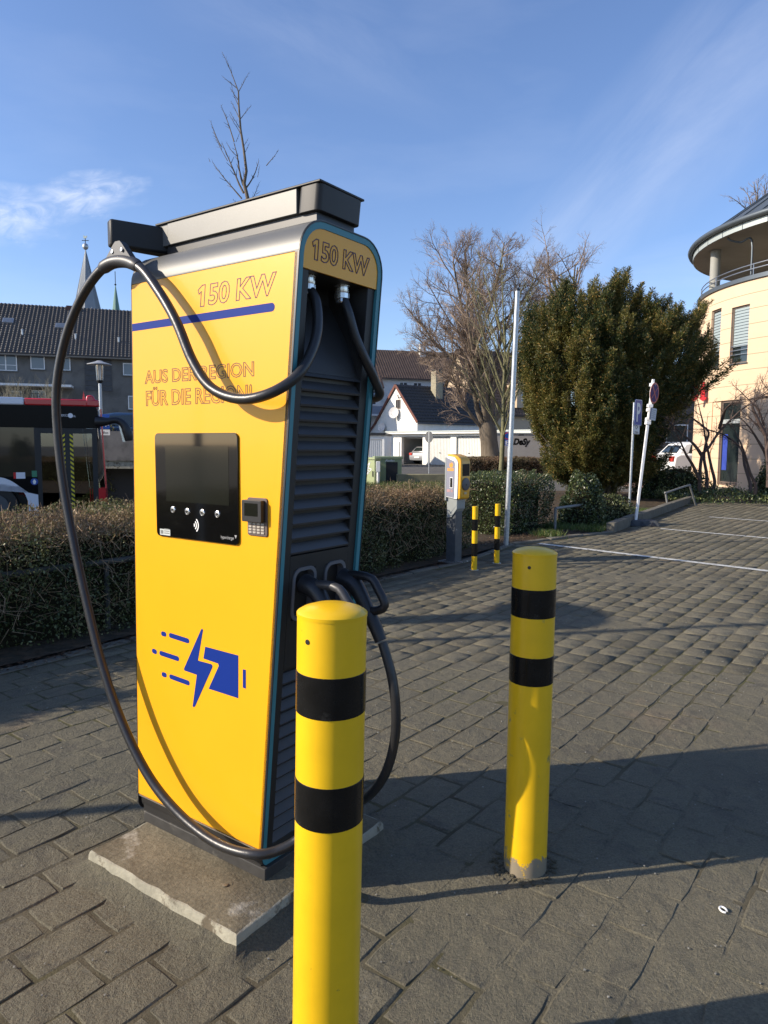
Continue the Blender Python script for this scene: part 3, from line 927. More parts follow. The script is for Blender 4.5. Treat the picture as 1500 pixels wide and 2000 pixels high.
# display
(a0, b1), (a1, b0) = fxz(305, 845), fxz(469, 1064)
b1 = 1.486; b0 = 1.136
mb = MB(); mb.prism(rrect(a0, a1, b0, b1, 0.016), FP, 0.0, 0.007)
disp = mb.build('display', M_['screen'], st, bevel=0.0012)
(c0, d1), (c1, d0) = fxz(326, 870), fxz(451, 990)
mb = MB(); mb.prism([(c0, d0 + .004), (c1, d0 + .004), (c1, d1 - .002), (c0, d1 - .002)], FP, 0.0071, 0.0076); mb.build('screen', M_['lcd'], disp)
RX = Matrix.Rotation(radians(90), 3, 'X')
for px, py in ((341.8, 995), (369.8, 998.7), (399, 1001), (428.5, 1004)):
    cx, cz = fxz(px, py)
    mb = MB(); mb.lathe([(0.0105, 0), (0.0115, .0015), (0.0108, .0035), (0.0085, .0045), (0.0083, 0.0038), (0.0, 0.0042)], (cx, -0.0125, cz), 20, M=RX)
    b = mb.build('button', M_['silver'], disp, smooth=40)
    mb = MB(); w = .0012
    mb.box(cx - .0035, cx - .0035 + w, -0.0185, -.0165, cz - .003, cz + .003)
    mb.box(cx + .0023, cx + .0023 + w, -0.0185, -.0165, cz - .003, cz + .003)
    mb.build('button_mark', M_['black'], b)
cx, cz = fxz(381, 1025)
mb = MB()
for r in (0.006, 0.0155, 0.025):
    pts = [(cx + (r + .0022) * cos(radians(a)), cz + (r + .0022) * sin(radians(a))) for a in range(-52, 53, 8)]
    pts += [(cx + (r - .0022) * cos(radians(a)), cz + (r - .0022) * sin(radians(a))) for a in range(52, -53, -8)]
    for i in range(len(pts) // 2 - 1):
        q = [pts[i], pts[i + 1], pts[len(pts) - 2 - i], pts[len(pts) - 1 - i]]
        mb.prism(q, FP, 0.0071, 0.0076)
mb.build('contactless_symbol', M_['white'], disp)
(c0, d1), (c1, d0) = fxz(316, 1032), fxz(336, 1046)
mb = MB(); mb.prism([(c0, d0), (c1, d0), (c1, d1), (c0, d1)], FP, 0.0071, 0.0076)
sk = mb.build('sticker', mat('sticker', (.5, .53, .5), .5), disp)
mb = MB()
mb.prism([(c0 + .004, d0 + .004), (c0 + .018, d0 + .004), (c0 + .018, d1 - .004), (c0 + .004, d1 - .004)], FP, .0077, .0080)
for k in range(3): mb.prism([(c0 + .023, d0 + .006 + k * .007), (c1 - .004, d0 + .006 + k * .007), (c1 - .004, d0 + .009 + k * .007), (c0 + .023, d0 + .009 + k * .007)], FP, .0077, .0080)
mb.build('sticker_print', mat('sticker_print', (.16, .17, .16), .6), sk)
(c0, d1), (c1, d0) = fxz(435, 1046.5), fxz(461, 1055)
mb = MB(); text_fill(mb, 'hypercharger', FP, c0, c1, d0 - .002, d0 + .012, .0076)
c0, d1 = fxz(464, 1050)
mb.prism([(c0 - .006, d1 + .008), (c0 + .005, d1 + .008), (c0, d1 - .003)], FP, .0071, .0076)
mb.build('display_lettering', mat('grey_print', (.33, .33, .33), .5), disp)

# card terminal
(a0, b1), (a1, b0) = fxz(482, 971), fxz(523, 1051)
b0 = 1.172; b1 = 1.289
mb = MB(); mb.prism(rrect(a0 + .006, a1 + .002, b0, b1, 0.008), FP, 0.0, 0.004)
term = mb.build('card_terminal', mat('terminal_bezel', (.10, .07, .06), .5), st, bevel=.001)
mb = MB(); mb.prism(rrect(a0 + .0, a1 - .006, b0 + .044, b1 - .007, 0.004), FP, 0.004, 0.022)
hood = mb.build('terminal_head', M_['black'], term, bevel=.001)
mb = MB(); mb.prism([(a0 + .012, b0 + .062), (a1 - .020, b0 + .062), (a1 - .020, b1 - .016), (a0 + .012, b1 - .016)], FP, 0.0221, 0.0226)
mb.build('terminal_screen', M_['lcd'], hood)
km = mat('keypad_key', (.42, .38, .32), .4)
for r in range(4):
    for cc in range(4):
        x = a0 + .013 + cc * .0175; z = b0 + .008 + r * .0088
        mb = MB(); mb.prism([(x, z), (x + .0125, z), (x + .0125, z + .0055), (x, z + .0055)], FP, .004, .0065)
        mb.build('key', km, term)

# housing on the roof for the cable guides
BX0, BX1, BY0, BY1, BZ0, BZ1 = -0.575, 0.170, 0.100, 0.305, 2.140, 2.218
def bxr(z): return BX1 - 0.02 + K * (z - 2.118)
def bxl(z): return BX0 + 0.015 - 0.35 * (z - 2.118)
mb = MB()
mb.box(bxl(BZ0) + .03, bxr(BZ0) - .085, BY0 + 0.0, BY1 - .0, BZ0, BZ1 - .004)
mb.hexa([(bxl(BZ0), BY0 + .003, BZ0), (bxl(BZ0) + .035, BY0 + .003, BZ0), (bxl(BZ0) + .035, BY1 - .003, BZ0), (bxl(BZ0), BY1 - .003, BZ0)],
        [(bxl(BZ1), BY0 + .003, BZ1 - .004), (bxl(BZ0) + .035, BY0 + .003, BZ1 - .004), (bxl(BZ0) + .035, BY1 - .003, BZ1 - .004), (bxl(BZ1), BY1 - .003, BZ1 - .004)])
ch = mb.build('roof_housing', M_['cover'], st, bevel=.002)
mb = MB()
r = 0.018
pts = rrect(bxr(BZ0) - .086, bxr(BZ0), BY0 - .001, BY1 + .001, r)
mb.hexa([(x, y, BZ0 - .002) for x, y in pts], [(x + .009, y, BZ1 - .004) for x, y in pts])
mb.build('end_cap', M_['anth2'], ch, smooth=35, bevel=.002)
mb = MB(); mb.hexa([(bxl(BZ1) - .004, BY0 - .005, BZ1 - .004), (bxr(BZ1) + .004, BY0 - .005, BZ1 - .004), (bxr(BZ1) + .004, BY1 + .005, BZ1 - .004), (bxl(BZ1) - .004, BY1 + .005, BZ1 - .004)],
                   [(bxl(BZ1) - .004, BY0 - .005, BZ1 + .003), (bxr(BZ1) + .004, BY0 - .005, BZ1 + .003), (bxr(BZ1) + .004, BY1 + .005, BZ1 + .003), (bxl(BZ1) - .004, BY1 + .005, BZ1 + .003)])
mb.build('housing_lid', M_['anth2'], ch, bevel=.002)
mb = MB(); mb.box(-0.555, 0.135, 0.112, 0.292, 2.096, 2.1405); mb.build('housing_foot', M_['black'], st)
# swing arms with cable hangers
ARM1 = Vector((-0.655, -0.052, 2.165)); HINGE1 = Vector((-0.600, 0.11, 2.165))
ARM2 = Vector((-0.50, 0.46, 2.165)); HINGE2 = Vector((-0.52, 0.275, 2.165))
for h_, e_ in ((HINGE1, ARM1), (HINGE2, ARM2)):
    d = (e_ - h_).normalized(); s = Vector((-d.y, d.x, 0)) * .021
    ph = [h_ - s * 1.7 - d * .045, h_ + s * 1.7 - d * .045, e_ + s, e_ - s]
    mb = MB(); mb.hexa([p + Vector((0, 0, -.046)) for p in ph], [p + Vector((0, 0, .044)) for p in ph])
    mb.build('swing_arm', M_['anth2'], st, bevel=.008)

# cables
def L3(px, py, yl): return s_front(px, py, yl)
HANG = L3(236, 510, -0.06)
c1 = [Vector((xr(1.90) - .055, .105, 1.925)), L3(617, 590, .105), L3(620, 640, .095), L3(607, 690, .06), L3(577, 737, .0), L3(523, 770, -.055), L3(466, 779, -.075),
      L3(412, 757, -.078), L3(376, 705, -.075), L3(345, 630, -.07), L3(312, 572, -.065), L3(275, 524, -.06), HANG,
      L3(199, 526, -.07), L3(160, 580, -.08), L3(128, 660, -.09), L3(111, 750, -.1), L3(112, 840, -.1), L3(124, 950, -.1), L3(144, 1060, -.1), L3(170, 1180, -.1),
      L3(200, 1300, -.1), L3(238, 1410, -.1), L3(290, 1515, -.1), L3(350, 1590, -.1), L3(420, 1645, -.1), L3(490, 1668, -.085), L3(545, 1660, -.03), L3(595, 1625, .03),
      L3(640, 1540, .08), L3(668, 1400, .11), L3(660, 1290, .115)]
mb = MB(); mb.tube(catmull(c1, 9), 0.0158, 14)
cab1 = mb.build('charging_cable', M_['rubber'], st, smooth=60)
c2 = [Vector((xr(1.90) - .05, .262, 1.925)), L3(680, 610, .265), L3(693, 655, .285), L3(712, 700, .32), L3(731, 740, .37), L3(738, 775, .42), Vector((-.02, .455, 1.62)),
      Vector((-.2, .46, 1.62)), Vector((-.36, .46, 1.78)), Vector((-.45, .46, 2.0)), ARM2 + Vector((0, .0, -.085)), Vector((-.53, .47, 2.0)), Vector((-.55, .5, 1.5)), Vector((-.5, .52, .9)), Vector((-.3, .52, .3)),
      Vector((-.05, .5, .16)), L3(690, 1568, .42), L3(722, 1553, .36), L3(752, 1512, .31), L3(770, 1450, .28), L3(773, 1385, .27), L3(765, 1320, .27), L3(747, 1255, .27)]
mb = MB(); mb.tube(catmull(c2, 9), 0.0158, 14)
cab2 = mb.build('charging_cable', M_['rubber'], st, smooth=60)
# glands
for yl, x in ((.105, xr(1.90) - .055), (.262, xr(1.90) - .05)):
    mb = MB(); mb.lathe([(.020, 0), (.0215, .004), (.0205, .014), (.0245, .015), (.0245, .030), (.021, .031), (.0225, .036), (.0225, .05), (.026, .051), (.026, .056)], (x, yl, 1.898), 12)
    mb.build('cable_gland', M_['silver'], st, smooth=25)
# hangers: saddle that grips the cable below the arm
def hanger(curve, mid, topz, half, n_top):
    """moulded saddle gripping the cable, rising as a tapering web to the arm"""
    cs = [p for p in curve if (p - mid).length < half]
    mb = MB(); mb.tube(cs, [.0175] + [.0215] * (len(cs) - 2) + [.0175], 14)
    ax = (cs[-1] - cs[0]); ax.z = 0; ax.normalize(); sd_ = Vector((-ax.y, ax.x, 0))
    arc = [((p - mid).dot(ax), (p.z - mid.z) + .004) for p in cs[1:-1]]
    for k in range(len(arc) - 1):
        (a0_, b0_), (a1_, b1_) = arc[k], arc[k + 1]
        L0, L1 = arc[0][0], arc[-1][0]
        top = topz - mid.z
        def up(a):
            t = min(1, abs(a) / abs(L1 if a > 0 else L0)); return top * (1 - t) + .012 * t if abs(a) > n_top else top
        tp_ = lambda a, b: max(b + .012, min(top, top - (abs(a) - n_top) * (top - arc[-1][1]) / (L1 - n_top) if a > 0 else top - (abs(a) - n_top) * (top - arc[0][1]) / (abs(L0) - n_top)))
        f = lambda a, b, d: mid + ax * a + Vector((0, 0, b)) + sd_ * d
        mb.prism([(a0_, b0_), (a1_, b1_), (a1_, tp_(a1_, b1_)), (a0_, tp_(a0_, b0_))], f, -.0125, .0125)
    return mb.build('cable_hanger', M_['anth'], st, smooth=40)
h1 = hanger(catmull(c1, 9), HANG, ARM1.z - .044, .105, .014)
for s in (-1, 1):
    mb = MB(); mb.lathe([(.006, 0), (.006, .004), (.004, .0045)], HANG + Vector((s * .026, -.0125, .030)), 10, M=RX); mb.build('screw', M_['silver'], h1)
hanger(catmull(c2, 9), ARM2 + Vector((0, 0, -.085)), ARM2.z - .04, .07, .014)

# plugs parked in the sockets
def plug(yl, pix, cable_px, hmat):
    q = [L3(x, y, yl) for x, y in pix['body']]
    mb = MB()
    mb.tube(catmull(q, 5), [0.036, 0.036, .035, .034, .032, .030, .028, .026, .024, .022, .021][:len(catmull(q, 5))] if False else [0.034 - 0.013 * (i / (len(q) * 5 - 5)) for i in range(len(q) * 5 - 4)], 14)
    b = mb.build('plug', M_['black'], st, smooth=50)
    mb = MB(); h = [L3(x, y, yl) for x, y in pix['handle']]
    mb.tube(catmull(h, 2), [0.0145] * (len(h) * 2 - 1), 8)
    mb.build('grip', hmat, b, smooth=50)
    mb = MB(); c = [L3(x, y, yl) for x, y in cable_px]
    mb.tube(c, [0.0225, 0.0215, 0.0195], 14)
    mb.build('strain_relief', M_['black'], b, smooth=50)
plug(.27, dict(body=[(668, 1128), (690, 1140), (706, 1165), (722, 1200)], handle=[(683, 1122), (705, 1124), (727, 1131), (738, 1150), (751, 1176), (748, 1188), (733, 1193), (722, 1192)]),
     [(722, 1200), (735, 1228), (744, 1252)], M_['black'])
plug(.115, dict(body=[(594, 1140), (615, 1152), (632, 1180), (645, 1215)], handle=[(618, 1142), (640, 1143), (662, 1150), (676, 1170), (690, 1196), (688, 1214), (670, 1216), (655, 1212)]),
     [(645, 1215), (655, 1250), (662, 1290)], M_['anth'])

# ------------------------------------------------------------------ concrete slab under the station
mb = MB()
rr = random.Random(3)
x0_, x1_, y0_, y1_ = -0.600, 0.130, -0.235, 0.520
base = []
for a, b, c, d in ((x0_, y0_, x1_, y0_), (x1_, y0_, x1_ - .03, y1_), (x1_ - .03, y1_, x0_, y1_), (x0_, y1_, x0_, y0_)):
    for k in range(16):
        t = k / 16
        j = 0.0 if k == 0 else rr.uniform(-.004, .004)
        base.append((a + (c - a) * t + j, b + (d - b) * t + j))
cx = sum(p[0] for p in base) / len(base); cy = sum(p[1] for p in base) / len(base)
def shr(p, s): return (p[0] + (cx - p[0]) * s, p[1] + (cy - p[1]) * s)
lv = [[(*shr(p, -0.014), -.02) for p in base], [(*shr(p, rr.uniform(-.006, .004)), .046) for p in base], [(*shr(p, rr.uniform(.002, .014)), .057) for p in base], [(*shr(p, .022), .060) for p in base]]
n = len(base)
vs = [v for l in lv for v in l]
fs = [(k * n + i, k * n + (i + 1) % n, (k + 1) * n + (i + 1) % n, (k + 1) * n + i) for k in range(3) for i in range(n)]
mb.add(vs, fs, 1); mb.f += [tuple(range(3 * n, 4 * n)), tuple(reversed(range(n)))]; mb.mi += [0, 0]
pad = mb.build('concrete_slab', [M_['conc'], M_['conc_edge']], smooth=30, loc=ST_O, rotz=ST_ROT)
mb = MB(); NL = len(base); lv2 = []
for ins, z in ((-.002, .030), (-.020, .016), (-.055, .004), (-.095, -.007)):
    lv2.append([(p[0] + (p[0] - cx) * 0 + (1 if p[0] > cx else -1) * (-ins) * (1 if abs(abs(p[0] - cx) - (x1_ - x0_) / 2) < .05 else .0), p[1] + (1 if p[1] > cy else -1) * (-ins) * (1 if abs(abs(p[1] - cy) - (y1_ - y0_) / 2) < .05 else 0), z + rr.uniform(-.004, .004) * (z > 0)) for p in base])
vs = [v for l in lv2 for v in l]
mb.add(vs, [(k * NL + (i + 1) % NL, k * NL + i, (k + 1) * NL + i, (k + 1) * NL + (i + 1) % NL) for k in range(3) for i in range(NL)])
tag(mb.build('swept_sand', M_['paver'], smooth=60, kind='stuff', loc=ST_O, rotz=ST_ROT), 'sand and mortar crumbs banked up round the concrete slab')
tag(pad, 'dusty concrete foundation slab with chipped edges coloured as sunlit under the yellow charging station', 'concrete slab')
# ------------------------------------------------------------------ buildings
M_['cream'] = mat('cream_render', (0.66, 0.49, 0.335), 0.85, var=.04, vscale=1.2, fine=.05, fscale=60, bump=.1, bscale=120, bdist=.002, spec=.2)
M_['joint'] = mat('wall_joint', (0.30, 0.22, 0.14), .9)
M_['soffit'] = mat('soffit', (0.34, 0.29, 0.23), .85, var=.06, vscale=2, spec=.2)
M_['zinc_roof'] = mat('zinc_roof', (0.115, 0.135, 0.15), .45, .5, var=.1, vscale=2)
M_['fascia'] = mat('pale_fascia', (0.42, 0.46, 0.44), .5, .3)
M_['frame_br'] = mat('brown_window_frame', (0.14, 0.105, 0.085), .5)
M_['pane'] = mat('dark_pane', (0.018, 0.026, 0.026), .04, spec=.8, coat=.3)
M_['blind'] = mat('blind_slat', (0.30, 0.36, 0.37), .5)
M_['col_grey'] = mat('grey_column', (0.30, 0.30, 0.27), .7, var=.05)
M_['red'] = mat('red_sign', (0.62, 0.02, 0.03), .4)
M_['steel'] = mat('rail_steel', (.35, .36, .37), .3, .8)

BC = Vector((16.7, 24.9, 0)); BR = 5.46
def circ(px, R=BR):
    """angle on the round wall (nearer hit) seen at column px"""
    d = ray(px, 870); dx, dy = d.x, d.y; l = hypot(dx, dy); dx /= l; dy /= l
    b = -(BC.x * dx + BC.y * dy); c = BC.x ** 2 + BC.y ** 2 - R * R
    t = -b - sqrt(max(b * b - c, 0))
    return atan2(dy * t - BC.y, dx * t - BC.x), hypot(dx * t, dy * t)
def zc(px, py):          # height of a wall point
    a, dist = circ(px); d = ray(px, py); return CAM_H + d.z * dist / hypot(d.x, d.y)


ph = thing('pharmacy_building', 'cream round-fronted building with a pillared roof terrace and red pharmacy sign', 'building', BC)
ZW = zc(1450, 548)            # top of the wall
NSEG = 96
def arc_band(mb, R0, R1, z0, z1, a0, a1, mi=0, step=2 * pi / NSEG):
    n_ = max(1, int(math.ceil((a1 - a0) / step - 1e-6)))
    vs = []
    for i in range(n_ + 1):
        a = a0 + (a1 - a0) * i / n_; c, s = cos(a), sin(a)
        vs += [(R0 * c, R0 * s, z0), (R1 * c, R1 * s, z0), (R1 * c, R1 * s, z1), (R0 * c, R0 * s, z1)]
    fs = []
    for i in range(n_):
        b = 4 * i; c = b + 4
        for k in range(4): fs.append((b + k, b + (k + 1) % 4, c + (k + 1) % 4, c + k))
    fs += [(3, 2, 1, 0), (4 * n_, 4 * n_ + 1, 4 * n_ + 2, 4 * n_ + 3)]
    if a1 - a0 > 2 * pi - .01: fs = fs[:-2]
    mb.add(vs, fs, mi)
def A_(px): return circ(px)[0]
wins = []   # (a0, a1, z0, z1, kind)
def win(pl, pr_, pt, pb, kind):
    pm = (pl + pr_) / 2
    a0, a1 = sorted((A_(pl), A_(pr_))); wins.append((a0, a1, zc(pm, pb), zc(pm, pt), kind))
win(1416, 1450, 598, 710, 'blind')
win(1404, 1443, 783, 948, 'door')
win(1371, 1387.5, 786, 940, 'slit')
a0, a1 = sorted((A_(1388), A_(1396))); wins.append((a1 - .12, a1 + .0, zc(1392, 718), zc(1392, 603), 'blind'))
# two more openings on the far side of the curve, out of the picture to the right
wins.append((A_(1450) + .55, A_(1450) + .80, zc(1433, 710), zc(1433, 598), 'blind'))
wins = [(a0, a1, max(z0, .12), z1, k) for a0, a1, z0, z1, k in wins]
mb = MB(); arc_band(mb, BR - .5, BR - .20, 0, ZW, 0, 2 * pi); mb.build('inner_wall', mat('dark_interior', (.035, .035, .035), .9), ph)
course = 0.475
z = 0.0; k = 0
levels = [0.0]
zj = zc(1460, 925)
lv = []
zz_ = zj
while zz_ < ZW - .1: lv.append(zz_); zz_ += course
lv = [0.0] + lv + [ZW]
for z0, z1 in zip(lv[:-1], lv[1:]):
    z1g = z1 - .014
    cuts = sorted({z0, z1g} | {v for w in wins for v in (w[2], w[3]) if z0 < v < z1g})
    mb = MB()
    for c0, c1 in zip(cuts[:-1], cuts[1:]):
        zm = (c0 + c1) / 2
        holes = sorted([(w[0], w[1]) for w in wins if w[2] < zm < w[3]])
        start = -pi - .05 + 0
        a_ = holes[0][1] if holes else 0
        if not holes: arc_band(mb, BR - .22, BR, c0, c1, 0, 2 * pi)
        else:
            ends = holes + [(holes[0][0] + 2 * pi, 0)]
            for h0, h1 in zip(ends[:-1], ends[1:]): arc_band(mb, BR - .22, BR, c0, c1, h0[1], h1[0])
    mb.build('wall_course', M_['cream'], ph, smooth=25)
    mb = MB()
    holes = sorted([(w[0], w[1]) for w in wins if w[2] < z1 < w[3]])
    if not holes: arc_band(mb, BR - .2, BR - .012, z1 - .02, z1 + .006, 0, 2 * pi)
    else:
        ends = holes + [(holes[0][0] + 2 * pi, 0)]
        for h0, h1 in zip(ends[:-1], ends[1:]): arc_band(mb, BR - .2, BR - .012, z1 - .02, z1 + .006, h0[1], h1[0])
    mb.build('wall_joint', M_['joint'], ph, smooth=25)
for (a0, a1, z0, z1, kind) in wins:
    mb = MB(); R0, R1 = BR - .13, BR - .065; fw = .05 / BR
    for q in ((a0, a0 + fw, z0, z1), (a1 - fw, a1, z0, z1)): arc_band(mb, R0, R1, q[2], q[3], q[0], q[1])
    arc_band(mb, R0, R1 - .002, z0, z0 + .05, a0 + fw, a1 - fw); arc_band(mb, R0, R1 - .002, z1 - .05, z1, a0 + fw, a1 - fw)
    fr = mb.build('window' if kind != 'door' else 'glass_door', M_['frame_br'], ph)
    mb = MB(); arc_band(mb, R0 + .01, R0 + .03, z0 + .05, z1 - .05, a0 + fw, a1 - fw); mb.build('pane', M_['pane'], fr)
    if kind == 'blind':
        n_ = int((z1 - z0 - .12) / .095)
        for i in range(n_):
            zb = z0 + .08 + i * .095
            if i < 5: continue
            mb = MB(); arc_band(mb, R0 + .035, R0 + .045, zb, zb + .075, a0 + fw, a1 - fw); mb.build('blind_slat', M_['blind'], fr)
        mb = MB(); arc_band(mb, BR - .1, BR + .05, z0 - .03, z0 - .002, a0 - .005, a1 + .005); mb.build('sill', M_['zinc_roof'], fr)
        for zz_ in (z0 + .28, z0 + .42, z0 + .56):
            mb = MB(); arc_band(mb, BR - .03, BR - .01, zz_, zz_ + .02, a0, a1); mb.build('guard_bar', M_['steel'], fr)
    if kind in ('door', 'slit'):
        zt_ = z0 + (z1 - z0) * .735
        mb = MB(); arc_band(mb, R0, R1 + .02, zt_, zt_ + .10, a0 + fw, a1 - fw); mb.build('transom', mat('pale_transom', (.35, .38, .38), .5) if 'pale_transom' not in bpy.data.materials else bpy.data.materials['pale_transom'], fr)
    if kind == 'door':
        mb = MB(); arc_band(mb, R0 + .034, R0 + .038, z0 + .5, zt_ - .35, a0 + fw * 1.4, a0 + fw * 1.4 + .045); mb.build('blue_banner', mat('blue_banner', (.03, .06, .34), .5), fr)
        mb = MB(); arc_band(mb, R0 + .034, R0 + .038, z0 + .1, z0 + 1.7, a0 + .17, a0 + .215); mb.build('green_poster', mat('green_poster', (.08, .17, .14), .5), fr)
        mb = MB(); arc_band(mb, BR - .15, BR + .22, 0.0, .14, a0 - .04, a1 + .02); mb.build('doorstep', M_['kerb'], ph)
# terrace edge, roof, fascia, columns
mb = MB(); arc_band(mb, BR - .3, BR + .07, ZW, ZW + .13, 0, 2 * pi); mb.build('wall_coping', M_['zinc_roof'], ph, smooth=30)
mb = MB(); mb.lathe([(BR - .25, ZW - .12), (BR - .25, ZW - .06)], n=64); mb.build('terrace_floor', M_['col_grey'], ph)
RO = 5.75
def zR(px, py, R):      # height where the line of sight grazes/hits a circle of radius R
    d = ray(px, 870); dx, dy = d.x, d.y; l = hypot(dx, dy); dx /= l; dy /= l
    b = -(BC.x * dx + BC.y * dy); c = BC.x ** 2 + BC.y ** 2 - R * R
    t = -b - sqrt(max(b * b - c, 0)); r_ = ray(px, py); return CAM_H + r_.z * t / hypot(r_.x, r_.y)
ZF0 = zR(1420, 452, RO)       # underside of the roof edge
ZF1 = zR(1420, 440, RO)
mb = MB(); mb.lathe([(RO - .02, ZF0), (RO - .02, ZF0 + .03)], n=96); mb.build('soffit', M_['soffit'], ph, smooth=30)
ft_ = ZF1 - ZF0
mb = MB(); arc_band(mb, RO - .03, RO, ZF0 - .02, ZF0 + .22, 0, 2 * pi); mb.build('fascia', M_['fascia'], ph, smooth=30)
mb = MB(); mb.tube([((RO + .09) * cos(a), (RO + .09) * sin(a), ZF0 + .26) for a in [i * 2 * pi / 96 for i in range(97)]], .095, 8, caps=False); mb.build('gutter', M_['zinc_roof'], ph, smooth=60)
mb = MB(); n_ = 96; ap = ZF0 + 4.3
mb.add([((RO + .04) * cos(2 * pi * i / n_), (RO + .04) * sin(2 * pi * i / n_), ZF0 + .30) for i in range(n_)] + [(0, 0, ap)], [(i, (i + 1) % n_, n_) for i in range(n_)])
rf = mb.build('roof', M_['zinc_roof'], ph)
for i in range(48):
    a = 2 * pi * i / 48 + .03
    mb = MB(); r0, r1 = RO + .03, 0.5
    za = lambda r: ZF0 + .30 + (ap - ZF0 - .30) * (1 - r / (RO + .04))
    ux, uy = -sin(a) * .012, cos(a) * .012
    mb.hexa([(r0 * cos(a) - ux, r0 * sin(a) - uy, za(r0)), (r0 * cos(a) + ux, r0 * sin(a) + uy, za(r0)), (r1 * cos(a) + ux, r1 * sin(a) + uy, za(r1)), (r1 * cos(a) - ux, r1 * sin(a) - uy, za(r1))],
            [(r0 * cos(a) - ux, r0 * sin(a) - uy, za(r0) + .04), (r0 * cos(a) + ux, r0 * sin(a) + uy, za(r0) + .04), (r1 * cos(a) + ux, r1 * sin(a) + uy, za(r1) + .04), (r1 * cos(a) - ux, r1 * sin(a) - uy, za(r1) + .04)])
    mb.build('standing_seam', M_['zinc_roof'], rf)
for i in range(40):
    a = 2 * pi * i / 40
    mb = MB(); mb.box(RO - .004, RO + .004, -.012, .012, ZF0 - .02, ZF0 + .22, M=Matrix.Rotation(a, 4, 'Z')); mb.build('fascia_joint', M_['zinc_roof'], ph)
def column(px, R, r):
    a = circ(px, R)[0]
    mb = MB(); mb.lathe([(r, ZW), (r, ZF0)], (R * cos(a), R * sin(a), 0), 16); mb.build('column', M_['col_grey'], ph, smooth=40)
    return a
aC = column(1380, BR - .27, .17)
a2c = column(1494, BR - .27, .17)
for a in (2 * a2c - aC, 3 * a2c - 2 * aC):
    mb = MB(); mb.lathe([(.17, ZW), (.17, ZF0)], ((BR - .27) * cos(a), (BR - .27) * sin(a), 0), 16); mb.build('column', M_['col_grey'], ph, smooth=40)
mb = MB(); a = aC - (a2c - aC) * 1.0
mb.lathe([(.17, ZW), (.17, ZF0)], ((BR - .27) * cos(a), (BR - .27) * sin(a), 0), 16); mb.build('column', M_['col_grey'], ph, smooth=40)
# core of the top storey
mb = MB(); mb.lathe([(2.9, ZW - .1), (2.9, ZF0)], (.6, .2, 0), 40); mb.build('terrace_room', M_['cream'], ph, smooth=30)
# railing
for zz_ in (.22, .36):
    mb = MB(); mb.tube([((BR - .05) * cos(a), (BR - .05) * sin(a), ZW + .13 + zz_) for a in [i * 2 * pi / 72 for i in range(73)]], .018, 6, caps=False); mb.build('rail', M_['steel'], ph, smooth=60)
for i in range(18):
    a = 2 * pi * i / 18
    mb = MB(); mb.tube([((BR - .05) * cos(a), (BR - .05) * sin(a), ZW + .12), ((BR - .05) * cos(a), (BR - .05) * sin(a), ZW + .50)], .018, 6); mb.build('rail_post', M_['steel'], ph)
# drain pipe under the soffit
a = A_(1432)
mb = MB(); pp = [Vector(((BR + .1) * cos(a - .12), (BR + .1) * sin(a - .12), ZF0 - .02)), Vector(((BR) * cos(a - .11), BR * sin(a - .11), ZF0 - .12)), Vector(((BR - .25) * cos(a - .08), (BR - .25) * sin(a - .08), ZF0 - .20)), Vector(((BR - .3) * cos(a), (BR - .3) * sin(a), ZF0 - .24)), Vector(((BR - .3) * cos(a + .01), (BR - .3) * sin(a + .01), ZW + .1))]
mb.tube(catmull(pp, 4), .032, 8); mb.build('drain_pipe', M_['zinc_roof'], ph, smooth=60)
# red pharmacy letter, standing out from the wall
aL = A_(1376)
cL = Vector((BC.x + (BR + .30) * cos(aL), BC.y + (BR + .30) * sin(aL), zc(1376, 764)))
ls = thing('pharmacy_sign', 'red blackletter letter A of the pharmacy, on the cream wall above the narrow window', 'sign', cL)
fnL = plane_fn(Vector((0, 0, 0)), radians(-128))
A_out = [[(-.40, -.48), (-.24, -.56), (-.06, -.46), (-.10, -.36), (-.14, -.10), (-.10, .25), (-.30, .10), (-.36, .22), (-.24, .42), (-.02, .56), (.04, .46), (-.01, .40), (-.02, -.02), (-.02, -.38), (-.12, -.48)],
         [(.06, .56), (.18, .42), (.32, .52), (.34, -.38), (.44, -.36), (.40, -.50), (.24, -.58), (.08, -.46), (.12, -.30), (.12, .36), (.05, .40)],
         [(-.34, -.44), (-.30, -.10), (-.16, .06), (-.14, -.10), (-.20, -.20), (-.22, -.44)]]
mb = MB()
SC = .60
for poly in A_out: mb.prism([(a * SC, b * SC) for a, b in poly], fnL, -.10, .02)
mb.prism([(a * SC, b * SC) for a, b in [(-.06, -.02), (.14, .02), (.14, .10), (-.06, .06)]], fnL, -.10, .018)
mb.build('letter', M_['red'], ls)
mb = MB(); disc(mb, lambda a, b, d: fnL(a - .09, b + .03, d), .06, .021, .03, 16); mb.build('white_emblem', M_['white'], ls)
for b in (-.2, .2):
    mb = MB(); mb.tube([fnL(0.06, b, -.08), fnL(.1, b, -.42)], .02, 6); mb.build('bracket', M_['steel'], ls)

# grey wing and white van between yew and pharmacy
c = P(1338, 800, 39)
wg = thing('grey_building', 'dark grey flat building seen through the gap between the yew and the cream building', 'building', (c.x, 39, 0))
mb = MB(); mb.box(-1.6, 4.0, 0, 6, 0, 4.1); mb.build('wall', mat('dark_grey_wall', (.075, .07, .07), .8), wg)
mb = MB(); mb.box(-1.7, 4.1, -.1, 6.1, 4.1, 4.25); mb.build('roof_edge', M_['zinc_roof'], wg)
mb = MB(); mb.box(-1.0, .2, -.04, -.001, 1.7, 2.7); w_ = mb.build('window', M_['white'], wg); mb = MB(); mb.box(-.93, .13, -.06, -.041, 1.76, 2.64); mb.build('pane', M_['pane'], w_)
